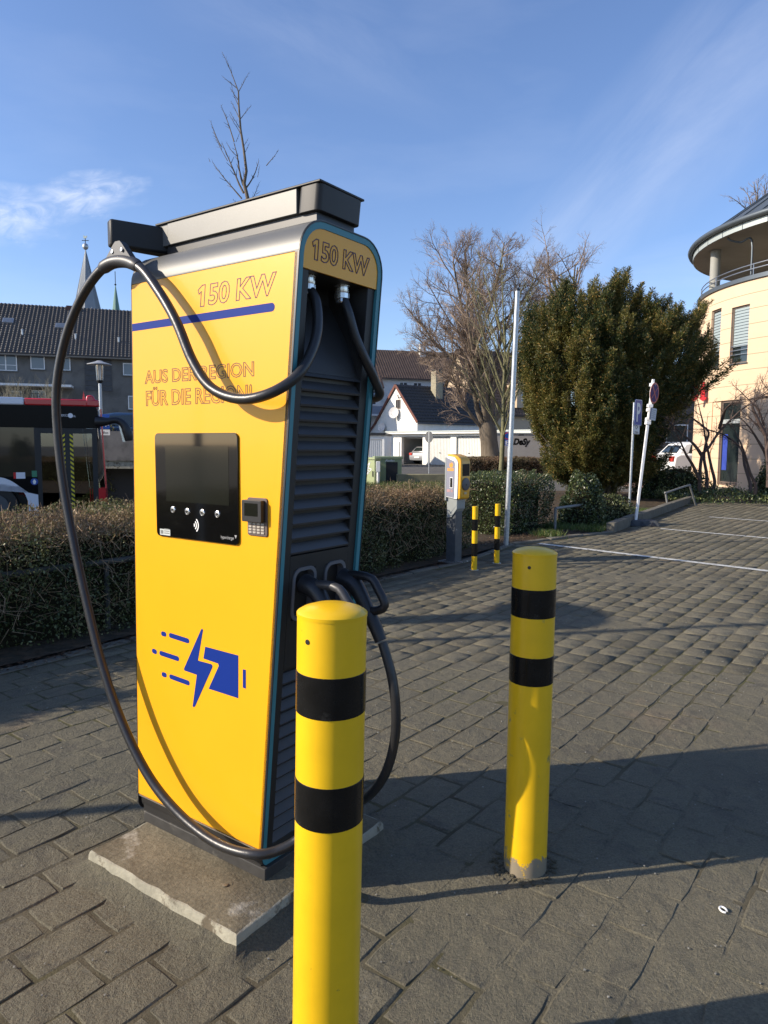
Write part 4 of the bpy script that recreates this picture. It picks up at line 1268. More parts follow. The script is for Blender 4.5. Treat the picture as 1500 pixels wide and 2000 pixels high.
# brick path before the pharmacy
M_['brickpath'] = mat('reddish_paving', (.24, .15, .11), .85, var=.15, vscale=8, fine=.15, fscale=30, bump=.2, bscale=30)
sheet('brick_path', [(9.0, 20.2), (16, 16.5), (22, 15.5), (22, 30), (9.0, 30)], .006, M_['brickpath'])


# ---- houses
def gable_house(t, L, Wd, He, Hr, m_wall, m_roof, over=.25, over_g=.12, sweep=0.0):
    """local frame: ridge along x from 0 to L, near side wall at y=0, gable at x=0; Wd deep"""
    mb = MB(); pts = [(0, 0), (Wd, 0), (Wd, He), (Wd / 2, Hr - .12), (0, He)]
    mb.prism(pts, lambda a, b, d: (d, a, b), 0, L); mb.build('wall', m_wall, t)
    sl = (Hr - He) / (Wd / 2)
    roofs = []
    for s in (0, 1):
        y_e = -over if s == 0 else Wd + over; z_e = He - over * sl
        yr = Wd / 2
        mb = MB()
        mb.hexa([(-over_g, y_e, z_e), (L + over_g, y_e, z_e), (L + over_g, yr, Hr), (-over_g, yr, Hr)] if s == 0 else [(L + over_g, y_e, z_e), (-over_g, y_e, z_e), (-over_g, yr, Hr), (L + over_g, yr, Hr)],
                [(-over_g, y_e, z_e + .10), (L + over_g, y_e, z_e + .10), (L + over_g, yr, Hr + .10), (-over_g, yr, Hr + .10)] if s == 0 else [(L + over_g, y_e, z_e + .10), (-over_g, y_e, z_e + .10), (-over_g, yr, Hr + .10), (L + over_g, yr, Hr + .10)])
        roofs.append(mb.build('roof', m_roof, t))
    return roofs, sl


def tile_rows(parent, o, ux, uy, L, S, rows, cols, m, lift=.03, wave=.02, kind='stuff', name='roof_tiles'):
    """rows of overlapping tiles: o lower corner of the slope, ux along the eave, uy up the slope"""
    ux = Vector(ux).normalized(); uy = Vector(uy).normalized(); nz_ = ux.cross(uy).normalized()
    if nz_.z < 0: nz_ = -nz_
    o = Vector(o)
    du, dv = L / cols, S / rows
    V = []; F = []
    prof = [(0, .0), (.18, wave * .9), (.36, wave), (.55, wave * .25), (.8, 0), (1.0, .0)]
    for r in range(rows):
        for c in range(cols):
            jit = rs.uniform(-.002, .002)
            b = len(V); base = o + ux * (c * du) + uy * (r * dv)
            for (pu, pw) in prof: V.append(base + ux * (pu * du * .98) + nz_ * (lift + pw + jit))
            for (pu, pw) in prof: V.append(base + ux * (pu * du * .98) + uy * (dv * 1.02) + nz_ * (.006 + pw + jit))
            for (pu, pw) in prof: V.append(base + ux * (pu * du * .98) + nz_ * .0)
            k = len(prof)
            for i in range(k - 1):
                F.append((b + i, b + i + 1, b + k + i + 1, b + k + i)); F.append((b + 2 * k + i, b + 2 * k + i + 1, b + i + 1, b + i))
    return np_mesh(name, [tuple(v) for v in V], F, m, parent, kind=kind)


def window(t, fn, a, b, w, h, m_frame, m_pane, mull=(1, 1), d=.06, name='window', sill=None):
    mb = MB(); f = .07
    mb.prism([(a, b), (a + w, b), (a + w, b + f), (a, b + f)], fn, 0, d); mb.prism([(a, b + h - f), (a + w, b + h - f), (a + w, b + h), (a, b + h)], fn, 0, d)
    mb.prism([(a, b + f), (a + f, b + f), (a + f, b + h - f), (a, b + h - f)], fn, 0, d); mb.prism([(a + w - f, b + f), (a + w, b + f), (a + w, b + h - f), (a + w - f, b + h - f)], fn, 0, d)
    for i in range(1, mull[0]): x = a + w * i / mull[0]; mb.prism([(x - .04, b + f), (x + .04, b + f), (x + .04, b + h - f), (x - .04, b + h - f)], fn, 0, d - .004)
    for j in range(1, mull[1]): z = b + h * .33 * j; mb.prism([(a + f, z - .02), (a + w - f, z - .02), (a + w - f, z + .02), (a + f, z + .02)], fn, 0, d - .008)
    o = mb.build(name, m_frame, t)
    mb = MB(); mb.prism([(a + f, b + f), (a + w - f, b + f), (a + w - f, b + h - f), (a + f, b + h - f)], fn, .005, .02); mb.build('pane', m_pane, o)
    if sill:
        mb = MB(); mb.prism([(a - .06, b - .06), (a + w + .06, b - .06), (a + w + .06, b - .002), (a - .06, b - .002)], fn, 0, d + .08); mb.build('sill', sill, o)
    return o


M_['white_wall'] = mat('white_render', (.78, .77, .72), .85, var=.05, vscale=1.5, spec=.2, col2=(.62, .60, .50), c2scale=.8, c2lo=.55, c2hi=.75)
M_['black_tile'] = mat('black_roof_tile', (.028, .027, .028), .6, var=.2, vscale=4)
M_['brown_tile'] = mat('brown_roof_tile', (.115, .075, .055), .75, var=.25, vscale=1.5)
M_['dark_tile'] = mat('dark_brown_roof_tile', (.05, .040, .034), .55, var=.2, vscale=1.5, spec=.5)
M_['house_pane'] = mat('house_pane', (.06, .07, .08), .1, spec=.8)

# white cottage with the black roof
S1 = P(815, 826, 64); HX = Vector((.85, .53, 0)); ang1 = atan2(.53, .85)
ch1 = thing('white_cottage', 'small white gabled house with a black tiled roof and satellite dishes behind the garages', 'house', (S1.x, 64, 0), ang1)
He = P(815, 822, 64).z; Hr = P(777, 753, 67).z
rfs, sl = gable_house(ch1, 8.8, 7.0, He, Hr, M_['white_wall'], M_['black_tile'], over=.15)
S_ = sqrt(3.65 ** 2 + (3.65 * sl) ** 2)
tile_rows(ch1, (-.12, -.15, He - .15 * sl + .10), (1, 0, 0), (0, 1, sl), 9.04, S_, 12, 28, M_['black_tile'], lift=.05, wave=.03)
mb = MB()      # barge boards on the gable, flared at the far foot
for y0_, z0_, y1_, z1_ in ((-.15, He - .15 * sl, 3.5, Hr), (3.5, Hr, 7.15, He - .15 * sl), (7.15, He - .15 * sl, 8.9, He - 1.5)):
    d = Vector((0, y1_ - y0_, z1_ - z0_)); mb.box(-.16, -.10, 0, d.length, -.10, .16, M=Matrix.Translation((0, y0_, z0_)) @ Matrix.Rotation(atan2(d.z, d.y), 4, 'X'))
mb.build('barge_board', mat('reddish_barge_board', (.14, .05, .035), .6), ch1)
mb = MB(); mb.prism([(7.0, 0), (8.6, 0), (8.6, He - 1.4), (7.0, He)], lambda a, b, d: (d, a, b), 0, 5.0); mb.build('side_annexe', M_['white_wall'], ch1)
fng = lambda a, b, d: (-d, a, b)
zg = lambda py: P(790, py, 65.5).z
window(ch1, fng, 2.75, zg(797), .75, zg(779) - zg(797), M_['frame_br'], M_['house_pane'], (2, 1))
mb = MB(); mb.tube([(-.02, 3.1, zg(776)), (-.35, 2.7, zg(771)), (-.5, 2.4, zg(773))], .05, 6); mb.build('wall_lamp', M_['black'], ch1, smooth=50)
def g_loc(px, py):    # point on the gable plane from the photograph
    d = ray(px, py); n_ = Vector((cos(ang1), sin(ang1), 0)); o = Vector((S1.x, 64, 0)); t = (o - CAM).dot(n_) / d.dot(n_); return CAM + d * t
def dish(c, r, label):
    t = thing('satellite_dish', label, 'satellite dish', c, 0, None)
    ax = Vector((-.50, -.86, .15)).normalized(); Mq = ax.to_track_quat('Z', 'Y').to_matrix()
    mb = MB(); mb.lathe([(.001, -.06 * r), (r * .5, -.03 * r), (r, .12 * r), (r, .14 * r), (r * .5, 0.0), (.002, -.03 * r)], ax * .45, 20, M=Mq); mb.build('reflector', mat('pale_dish', (.62, .60, .58), .5) if 'pale_dish' not in bpy.data.materials else bpy.data.materials['pale_dish'], t, smooth=60)
    mb = MB(); mb.tube([Vector((0, 0, 0)), ax * .42], .03, 6); mb.build('wall_arm', M_['plate'], t)
    mb = MB(); mb.tube([ax * .45 + Mq @ Vector((0, -r * .9, 0)), ax * (.45 + r * .9) + Mq @ Vector((0, -r * .3, 0))], .015, 5); f_ = mb.build('feed_arm', M_['plate'], t)
    mb = MB(); p = ax * (.45 + r * .9) + Mq @ Vector((0, -r * .3, 0)); mb.tube([p - ax * .02, p + ax * .12], .03, 6); mb.build('receiver', M_['white'], f_)
dish(g_loc(774, 808), .52, 'larger satellite dish in the middle of the white gable, casting a shadow')
dish(g_loc(750, 836), .40, 'smaller satellite dish low on the left of the white gable')
cc = P(838, 757, 56)
mb = MB(); mb.box(3.6, 4.4, 2.2, 3.0, Hr - 1.7, Hr + 1.5); chm = mb.build('chimney', mat('weathered_chimney', (.30, .27, .19), .9, var=.15, vscale=4), ch1)
mb = MB(); mb.box(3.5, 4.5, 2.1, 3.1, Hr + 1.5, Hr + 1.62); mb.build('chimney_cap', M_['black'], chm)
mb = MB(); mb.tube([(-.1, -.22, He - .22), (8.9, -.22, He - .22)], .07, 6); mb.build('gutter', M_['zinc'], ch1)

# tall white house behind, brown roof
hb = P(730, 700, 84)
wh = thing('white_house', 'tall white house with a long brown roof behind the cottage', 'house', (hb.x - 1.5, 82, 0), radians(14))
rfs, sl = gable_house(wh, 15.0, 9.5, P(740, 733, 82).z, P(740, 684, 87).z, M_['white_wall'], M_['brown_tile'], over=.5, over_g=.4)
He2, Hr2 = P(740, 733, 82).z, P(740, 684, 87).z
S_ = sqrt(5.25 ** 2 + (5.25 * sl) ** 2)
tile_rows(wh, (-.4, -.5, He2 - .5 * sl + .10), (1, 0, 0), (0, 1, sl), 15.8, S_, 24, 54, M_['brown_tile'], lift=.035, wave=.03)
fnw = lambda a, b, d: (a, -d, b)
for a in (1.6, 4.6, 6.3, 9.2, 11.2):
    window(wh, fnw, a, He2 - 1.9, 1.0, 1.25, M_['white'], M_['house_pane'], (2, 1), sill=M_['white'])
    window(wh, fnw, a, He2 - 4.7, 1.0, 1.35, M_['white'], M_['house_pane'], (2, 1), sill=M_['white'])
mb = MB(); mb.box(8.2, 8.9, 3.6, 4.3, Hr2 - 1.2, Hr2 + .9); mb.build('chimney', M_['white_wall'], wh)
# its lower wing at the left
h2 = P(716, 760, 76)
ww = thing('white_annexe', 'lower white wing with a mossy brown roof, just right of the station', 'house', (h2.x - 4.4, 75, 0), radians(10))
He3, Hr3 = P(740, 752, 75).z, P(740, 716, 78).z
rfs, sl = gable_house(ww, 6.0, 6.0, He3, Hr3, M_['white_wall'], M_['brown_tile'], over=.4, over_g=.3)
tile_rows(ww, (-.3, -.4, He3 - .4 * sl + .10), (1, 0, 0), (0, 1, sl), 6.6, sqrt(3.4 ** 2 + (3.4 * sl) ** 2), 14, 22, M_['brown_tile'], lift=.035, wave=.03)
window(ww, fnw, 4.6, He3 - 2.0, .9, 1.5, M_['white'], M_['house_pane'], (1, 1), sill=M_['white'])
mb = MB(); mb.box(2.5, 6.05, -1.2, -.01, He3 - 3.2, He3 - 3.0); bl_ = mb.build('balcony', M_['white'], ww)
mb = MB(); mb.box(2.5, 6.05, -1.2, -1.16, He3 - 3.0, He3 - 2.2); mb.build('balcony_panel', mat('blue_grey_panel', (.28, .31, .36), .6), bl_)
# beige house behind the big tree
bh = P(915, 740, 72)
be = thing('beige_house', 'beige gabled house with a dark roof and tall chimney behind the big bare tree', 'house', (bh.x + .9, 70, 0), radians(24))
He4, Hr4 = P(930, 800, 70).z, P(940, 684, 74).z
rfs, sl = gable_house(be, 11.0, 8.5, He4, Hr4, mat('beige_render', (.52, .40, .27), .85, var=.05), M_['dark_tile'], over=.4, over_g=.35)
tile_rows(be, (-.35, -.4, He4 - .4 * sl + .10), (1, 0, 0), (0, 1, sl), 11.7, sqrt(4.65 ** 2 + (4.65 * sl) ** 2), 22, 38, M_['brown_tile'], lift=.035, wave=.03)
mb = MB(); mb.box(.3, 1.15, 3.4, 4.3, Hr4 - 1.0, Hr4 + 1.75); chm = mb.build('chimney', mat('grey_brick_chimney', (.17, .14, .12), .9, var=.2, vscale=5), be)
mb = MB(); mb.box(4.2, 6.4, -.2, 2.6, He4 + .3, He4 + 2.7); dm_ = mb.build('dormer', mat('beige_dormer', (.52, .40, .27), .85), be)
mb = MB(); mb.box(4.1, 6.5, -.3, 2.7, He4 + 2.7, He4 + 2.85); mb.build('dormer_roof', M_['dark_tile'], dm_)
window(be, lambda a, b, d: (a, -.2 - d, b), 4.7, He4 + .9, 1.2, 1.3, M_['white'], M_['house_pane'], (2, 1))

# ---- row of garages
g0 = P(774, 906, 58); gdir = Vector((.72, -.694, 0)).normalized(); gang = atan2(gdir.y, gdir.x)
gr = thing('garage_row', 'row of low white garages with ribbed up-and-over doors, the left one open', 'garage row', (g0.x, 58, -.03), gang)
M_['garage_white'] = mat('garage_white', (.80, .79, .74), .7, var=.05, vscale=1.5)
M_['door_white'] = mat('garage_door_white', (.68, .67, .62), .55, var=.05, vscale=2)
GH, DHt = 2.62, 2.12; pitch = 2.80; dw = 2.25; depth_ = 5.0
NG = 5
mb = MB()
mb.box(-.35, .55, 0, .30, 0, DHt + .08)
for i in range(NG):
    x = .55 + i * pitch
    mb.box(x + dw, x + pitch, 0, .30, 0, DHt + .08)
mb.box(-.35, .55 + NG * pitch, 0, .30, DHt + .08, GH - .22)
mb.box(-.35, -.15, .30, depth_, 0, GH - .22); mb.box(.35 + NG * pitch, .55 + NG * pitch, .3, depth_, 0, GH - .22); mb.box(-.15, .35 + NG * pitch, depth_ - .2, depth_, 0, GH - .22)
mb.box(.55 + dw + .1, .55 + dw + .25, .30, depth_ - .2, 0, GH - .22)
mb.build('wall', M_['garage_white'], gr)
mb = MB(); mb.box(-.75, .75 + NG * pitch, -.45, depth_ + .2, GH - .22, GH); mb.build('roof_slab', M_['garage_white'], gr, bevel=.02)
mb = MB(); mb.box(-.80, .80 + NG * pitch, -.50, -.451, GH - .07, GH + .015); mb.build('roof_trim', M_['fascia'], gr)
for i in range(1, NG):
    x = .55 + i * pitch
    mb = MB(); mb.box(x + .05, x + dw - .05, .14, .17, .02, DHt)
    dr = mb.build('garage_door', M_['door_white'], gr)
    for k in range(14):
        xx = x + .10 + k * (dw - .22) / 14
        mb = MB(); mb.box(xx, xx + .045, .118, .139, .06, DHt - .05); mb.build('rib', M_['door_white'], dr)
    mb = MB(); mb.box(x + dw / 2 - .06, x + dw / 2 + .06, .09, .117, .92, .97); mb.build('handle', M_['black'], dr)
    mb = MB(); mb.box(x - .0, x + .05, .12, .2, 0, DHt + .08); mb.box(x + dw - .05, x + dw, .12, .2, 0, DHt + .08); mb.build('door_frame', M_['fascia'], gr)
mb = MB(); mb.box(.30, .345, -.05, .001, .3, 1.8); mb.build('down_pipe', M_['fascia'], gr)
# raised door of the open garage
mb = MB(); mb.box(.60, .50 + dw, .35, 2.3, DHt - .04, DHt); mb.build('raised_door', M_['door_white'], gr)
# small car tail inside
def car(label, c, rot, col, cat='car', name='parked_car', group=None):
    t = thing(name, label, cat, c, rot, group)
    low = [(-2.1, .28), (-2.18, .55), (-2.12, .92), (-1.9, 1.02), (1.0, .98), (1.9, .82), (2.12, .6), (2.1, .28)]
    mb = MB(); mb.prism(low, lambda a, b, d: (a, d, b), -.88, .88); mb.build('body', col, t, smooth=30, bevel=.07)
    cab = [(-1.95, 1.0), (-1.6, 1.40), (-1.1, 1.48), (.0, 1.47), (.5, 1.32), (1.05, .98)]
    mb = MB(); n_ = len(cab)
    mb.hexa([(a, -.82 + (b - 1) * .35, b) for a, b in cab], [(a, .82 - (b - 1) * .35, b) for a, b in cab]); mb.build('cabin', col, t, smooth=30, bevel=.05)
    for s in (-1, 1):
        for pts in ([(-1.55, 1.04), (-1.4, 1.36), (-.55, 1.40), (-.55, 1.04)], [(-.45, 1.04), (-.45, 1.40), (.05, 1.38), (.8, 1.04)]):
            f = lambda a, b, d, s=s: (a, s * (.825 - (b - 1) * .35 + d), b)
            mb = MB(); mb.prism(pts, f, .0, .008); mb.build('side_window', M_['pane'], t)
        for x in (-1.3, 1.3):
            mb = MB(); mb.lathe([(.31, 0), (.31, .2)], (x, .70 if s > 0 else -.90, .31), 20, M=Matrix.Rotation(radians(-90), 3, 'X')); wv = mb.build('wheel', M_['black'], t, smooth=40)
            mb = MB(); mb.lathe([(.19, 0), (.19, .015)], (x, .905 if s > 0 else -.905 - .015, .31), 14, M=Matrix.Rotation(radians(-90), 3, 'X')); mb.build('rim', M_['silver'], wv)
        mb = MB(); mb.box(-2.20, -2.10, s * .70 - .14, s * .70 + .14, .72, .92); mb.build('tail_light', M_['sign_red'], t)
        mb = MB(); mb.box(2.04, 2.13, s * .62 - .16, s * .62 + .16, .56, .70); mb.build('headlight', M_['silver'], t)
        mb = MB(); mb.box(.62, .80, s * .97 - .08, s * .97 + .08, .98, 1.10); mb.build('mirror', col, t)
    f = lambda a, b, d: (-1.95 + (b - 1.0) * .86 - .02 - d, a, b)
    mb = MB(); mb.prism([(-.62, 1.05), (.62, 1.05), (.52, 1.34), (-.52, 1.34)], f, 0, .01); mb.build('rear_window', M_['pane'], t)
    f2 = lambda a, b, d: (1.07 - (b - .98) * 1.55 + .05 + d, a, b)
    mb = MB(); mb.prism([(-.66, 1.02), (.66, 1.02), (.55, 1.29), (-.55, 1.29)], f2, 0, .01); mb.build('windscreen', M_['pane'], t)
    mb = MB(); mb.box(-2.215, -2.17, -.26, .26, .50, .61); mb.build('number_plate', M_['white'], t)
    return t
gy = Vector((-gdir.y, gdir.x, 0))
if gy.y < 0: gy = -gy
pc = Vector((g0.x, 58, -.03)) + gdir * (.55 + dw / 2 + .15) + gy * 2.65
car('silver car with red tail lights standing inside the open garage', pc, atan2(gy.y, gy.x), mat('silver_car_paint', (.42, .43, .45), .3, .5, coat=.6))
c = P(1306, 890, 33); wc = car('white estate car seen in the gap between the yew and the cream building', (c.x + 2.4, 33.6, -.03), radians(6), M_['white']); wc.scale = (1.18, 1.18, 1.18)
# single garage on the left
sg0 = P(712, 893, 50)
sg = thing('single_garage', 'single garage with a grey-white ribbed door right beside the station edge', 'garage', (sg0.x - 1.9, 50, -.03), radians(-6))
hS = P(735, 847, 50).z + .03
mb = MB(); mb.box(0, .15, 0, 5, 0, hS - .12); mb.box(3.15, 3.3, 0, 5, 0, hS - .12); mb.box(.15, 3.15, 4.85, 5, 0, hS - .12); mb.box(.15, 3.15, 0, .12, hS - .4, hS - .12); mb.build('wall', M_['garage_white'], sg)
mb = MB(); mb.box(-.1, 3.4, -.15, 5.1, hS - .12, hS + .05); mb.build('roof_slab', M_['black'], sg)
mb = MB(); mb.box(.16, 3.14, .05, .08, .0, hS - .42); dr = mb.build('garage_door', mat('grey_white_door', (.52, .54, .55), .5), sg)
for k in range(22):
    mb = MB(); mb.box(.20 + k * .134, .25 + k * .134, .03, .049, .04, hS - .45); mb.build('rib', bpy.data.materials['grey_white_door'], dr)
mb = MB(); mb.box(1.6, 1.8, .0, .029, .45, .52); mb.build('handle', M_['black'], dr)
# graffiti wall right of the garages
w0, w1 = P(1000, 895, 46), P(1060, 895, 44)
gw = thing('graffiti_wall', 'low grey wall with a black graffiti tag reading desy, right of the big tree', 'wall', (w0.x - 1.6, 46.5, -.03))
ht = P(1010, 847, 46).z + .03
mb = MB(); mb.box(0, 9, 0, .25, 0, ht); mb.build('wall_body', mat('grey_render', (.33, .31, .29), .85, var=.08, vscale=2), gw)
mb = MB(); mb.box(-.05, 9.05, -.05, .3, ht, ht + .08); mb.build('coping', M_['fascia'], gw)
q0, q1 = P(1003, 872, 46.5), P(1035, 853, 46.5)
mb = MB(); fG = lambda a, b, d: (a, -.002 - d, b)
ax0 = q0.x - gw.location.x
text_line(mb, 'DeSy', fG, ax0, q1.x - gw.location.x, q0.z + .03, q1.z - .1, .06, 0, .003, shear=.25)
qq = P(1018, 850, 46.5)
mb.prism([(qq.x - gw.location.x - .18, qq.z), (qq.x - gw.location.x + .18, qq.z + .02), (qq.x - gw.location.x + .18, qq.z + .08), (qq.x - gw.location.x - .18, qq.z + .06)], fG, 0, .003)
mb.build('graffiti', M_['print_black'], gw)

# ---- green electrical cabinets
cb = P(717, 943, 27); 
cab = thing('electrical_cabinet', 'pale green electrical cabinet with white graffiti, behind the hedge right of the station', 'electrical cabinet', (P(733, 943, 26.6).x, 26.6, -.03), radians(8))
M_['cabinet'] = mat('pale_green_cabinet', (.28, .34, .19), .6, var=.08, vscale=3)
hC = P(740, 896, 26.6).z + .03
mb = MB(); mb.box(0, 1.0, 0, .5, 0, hC); mb.build('body', M_['cabinet'], cab, bevel=.01)
mb = MB(); mb.box(-.04, 1.04, -.04, .54, hC, hC + .09); mb.build('lid', M_['cabinet'], cab, bevel=.01)
fC = lambda a, b, d: (a, -d, b)
mb = MB(); mb.prism([(.40, .1), (.84, .1), (.84, hC - .12), (.40, hC - .12)], fC, .001, .012); mb.build('dark_door', mat('sooty_panel', (.02, .02, .022), .7), cab)
mb = MB(); text_line(mb, 'Ratko', fC, .38, .72, hC - .10, hC - .03, .014, .001, .004, shear=.3); mb.build('graffiti', M_['white'], cab)
cab2 = thing('electrical_cabinet', 'green electrical cabinet coloured as sunlit, with a big white scrawl, right at the station edge', 'electrical cabinet', (P(716, 943, 26.3).x - .42, 26.25, -.03), radians(-32))
mb = MB(); mb.box(0, .85, 0, .4, 0, hC - .02); mb.build('body', mat('sunlit_green_cabinet', (.40, .46, .24), .6, var=.08, vscale=3), cab2, bevel=.01)  # lighter copy of the cabinet green: sunlight put into the paint colour
mb = MB(); mb.box(-.03, .88, -.03, .43, hC - .02, hC + .06); mb.build('lid', bpy.data.materials['sunlit_green_cabinet'], cab2, bevel=.01)
mb = MB(); sc_pts = [(.35, .95), (.62, .5), (.30, .48), (.66, .88), (.45, .35), (.72, .62), (.40, .72), (.60, 1.0)]
for (ax__, bz_), (cx__, dz_) in zip(sc_pts[:-1], sc_pts[1:]):
    L = hypot(cx__ - ax__, dz_ - bz_); nx__, nz__ = -(dz_ - bz_) / L * .016, (cx__ - ax__) / L * .016
    mb.prism([(ax__ - nx__, bz_ - nz__), (cx__ - nx__, dz_ - nz__), (cx__ + nx__, dz_ + nz__), (ax__ + nx__, bz_ + nz__)], fC, .001, .004)
mb.build('graffiti', M_['white'], cab2)
mb = MB(); mb.box(.76, .79, -.02, -.001, .35, .55); mb.build('door_handle', M_['black'], cab2)
q = P(738.5, 930, 25.8)
mk_ = thing('marker_post', 'short white marker post with a box head before the green cabinet', 'marker post', (q.x, 25.8, -.03))
mb = MB(); mb.tube([(0, 0, 0), (.0, 0, P(738, 918, 25.8).z)], .055, 10); mb.build('post', M_['white'], mk_)
z0_, z1_ = P(738, 920, 25.8).z, P(738, 901, 25.8).z
mb = MB(); mb.box(-.075, .075, -.06, .06, z0_, z1_ + .03); mb.build('head', M_['white'], mk_, bevel=.01)
# low concrete block right of it
q = P(805, 935, 27)
lw = thing('concrete_block', 'low mossy concrete block at the edge of the yard behind the hedge', 'concrete block', (q.x - .6, 26.5, -.03), radians(6))
mb = MB(); mb.box(0, 1.9, 0, .35, 0, .42); o = mb.build('block', mat('mossy_concrete', (.24, .22, .13), .9, var=.3, vscale=4), lw, bevel=.03)

# ---- steel rails in front of the planting
def rail(name, label, pts, r=.024):
    b = Vector(pts[0]); t = thing(name, label, 'barrier rail', (b.x, b.y, 0))
    mb = MB(); mb.tube([Vector(p) - Vector((b.x, b.y, 0)) for p in pts], r, 10); mb.build('tube', M_['weathered_zinc'], t, smooth=60)
    return t
M_['weathered_zinc'] = mat('weathered_zinc', (.20, .20, .19), .6, .3, var=.2, vscale=20)
a = P(1300, 962, 17.0); b = P(1347, 948, 17.6); f0 = Vector((P(1308, 990, 16.9).x, 17.0, 0)); f1 = Vector((P(1359, 985, 17.8).x, 17.8, 0))
rail('hoop_rail', 'bent tubular hoop rail in front of the dark hedge near the pharmacy', catmull([f0, f0 + (a - f0) * .92, a + Vector((.04, .02, 0)), b - Vector((.04, .02, -.0)), b + (f1 - b) * .08, f1], 5))
a = P(1085, 993, 12.2); b = P(1160, 983, 13.1)
rl = rail('knee_rail', 'low tubular rail running through the ivy bush', [a, b], .026)
for p in (a, b):
    mb = MB(); q = p - rl.location; mb.tube([Vector((q.x, q.y, 0)), q], .024, 8); mb.build('rail_post', M_['weathered_zinc'], rl)
pA, pB = Vector((-5.2, 2.02, .50)), Vector((-.6, 7.25, .55))
rl = thing('knee_rail', 'dull low steel rail half buried along the front of the long hedge', 'barrier rail', (-5.2, 2.02, 0))
mb = MB(); mb.tube([Vector((0, 0, .50)), pB - Vector((-5.2, 2.02, 0))], .024, 10); mb.build('tube', mat('dull_rail', (.05, .05, .045), .7), rl, smooth=60)
for k in range(4):
    q = (pB - pA) * (k / 3.0 * .96 + .02); mb = MB(); mb.tube([Vector((q.x, q.y, 0)), Vector((q.x, q.y, .5))], .022, 8); mb.build('rail_post', bpy.data.materials['dull_rail'], rl)
# ------------------------------------------------------------------ street side: flats, church, bus
M_['roughcast'] = mat('dirty_roughcast', (.155, .150, .138), .95, var=.18, vscale=.9, fine=.1, fscale=12, spec=.1, col2=(.10, .097, .088), c2scale=.6, c2lo=.5, c2hi=.7)
YA = 60.0
a0p, a1p = P(0, 678, 58.5), P(256, 697, 61.5)
dirA = (Vector((a1p.x, a1p.y, 0)) - Vector((a0p.x, a0p.y, 0))); LA0 = dirA.length; dirA.normalize(); angA = atan2(dirA.y, dirA.x)
orgA = Vector((a0p.x, a0p.y, 0)) - dirA * 14
LA = 14 + LA0 + 16
ab = thing('apartment_building', 'grey roughcast apartment block with a dark tiled roof behind the bus', 'building', (orgA.x, orgA.y, -.5), angA)
HeA = (a0p.z + a1p.z) / 2 + .5
HrA = P(0, 594, 63.5).z + .5
Wd = 11.0
mb = MB(); mb.box(0, LA, 0, Wd, 0, HeA); mb.build('wall', M_['roughcast'], ab)
slA = (HrA - HeA) / (Wd / 2)
for s in (0, 1):
    mb = MB(); yo = -.45 if s == 0 else Wd + .45
    q = [(-.3, yo, HeA - .45 * slA), (LA + .3, yo, HeA - .45 * slA), (LA + .3, Wd / 2, HrA), (-.3, Wd / 2, HrA)]
    if s: q = [q[1], q[0], q[3], q[2]]
    mb.hexa(q, [(a, b, c + .08) for a, b, c in q]); mb.build('roof', M_['dark_tile'], ab)
mb = MB()
for x in (0, LA - .02): mb.add([(x, 0, HeA), (x, Wd, HeA), (x, Wd / 2, HrA - .05)], [(0, 1, 2)])
mb.build('gable', M_['roughcast'], ab)
SA = sqrt((Wd / 2 + .45) ** 2 + ((Wd / 2 + .45) * slA) ** 2)
M_['flat_tile'] = mat('glossy_dark_roof_tile', (.062, .052, .044), .42, var=.25, vscale=1.2, spec=.7, fine=.15, fscale=9)
tile_rows(ab, (-.3, -.45, HeA - .45 * slA + .08), (1, 0, 0), (0, 1, slA), LA + .6, SA, 22, int(LA / .30), M_['flat_tile'], lift=.06, wave=.05)
mb = MB(); mb.tube([(-.3, -.53, HeA - .50 * slA - .02), (LA + .3, -.53, HeA - .50 * slA - .02)], .08, 6); mb.build('gutter', mat('dark_gutter', (.10, .10, .09), .6), ab)
fA = lambda a, b, d: (a, -d, b)
def wa(px, py):       # local a, b on the facade
    d = ray(px, py); n_ = Vector((-dirA.y, dirA.x, 0)); t = (orgA - CAM).dot(n_) / d.dot(n_); p = CAM + d * t
    return (p - orgA).dot(dirA), p.z + .5
def wina(x0, x1, y0, y1, mull=(1, 1), sill=True):
    (a_, t_), (b_, u_) = wa(x0, y0), wa(x1, y1); bz_ = u_
    return window(ab, fA, a_, bz_, b_ - a_, t_ - bz_, M_['white'], M_['flat_pane'], mull, sill=(bpy.data.materials['dark_gutter'] if sill else None))
M_['flat_pane'] = mat('sky_lit_pane', (.10, .12, .15), .08, spec=1.0)
wina(-12, 34, 689, 725, (2, 2)); wina(59, 88, 692, 722); wina(110, 138, 697, 724); wina(240, 270, 709, 734)
wina(-80, -50, 686, 720); wina(300, 330, 712, 738)
wina(20, 44, 763, 790, (2, 1)); wina(62, 90, 762, 792, (2, 1)); wina(250, 272, 773, 800)
# dark ribbed panel between windows
(a_, t_), (b_, u_) = wa(164, 692), wa(220, 765)
for i in range(2):
    for j in range(7):
        w_ = (b_ - a_) / 2; h_ = (t_ - u_) / 7
        mb = MB(); mb.prism([(a_ + i * w_ + .03, u_ + j * h_ + .02), (a_ + (i + 1) * w_ - .03, u_ + j * h_ + .02), (a_ + (i + 1) * w_ - .03, u_ + (j + 1) * h_ - .02), (a_ + i * w_ + .03, u_ + (j + 1) * h_ - .02)], fA, 0, .05)
        mb.build('facade_panel', bpy.data.materials['slate_panel'] if 'slate_panel' in bpy.data.materials else mat('slate_panel', (.065, .067, .07), .7, var=.2, vscale=3), ab)
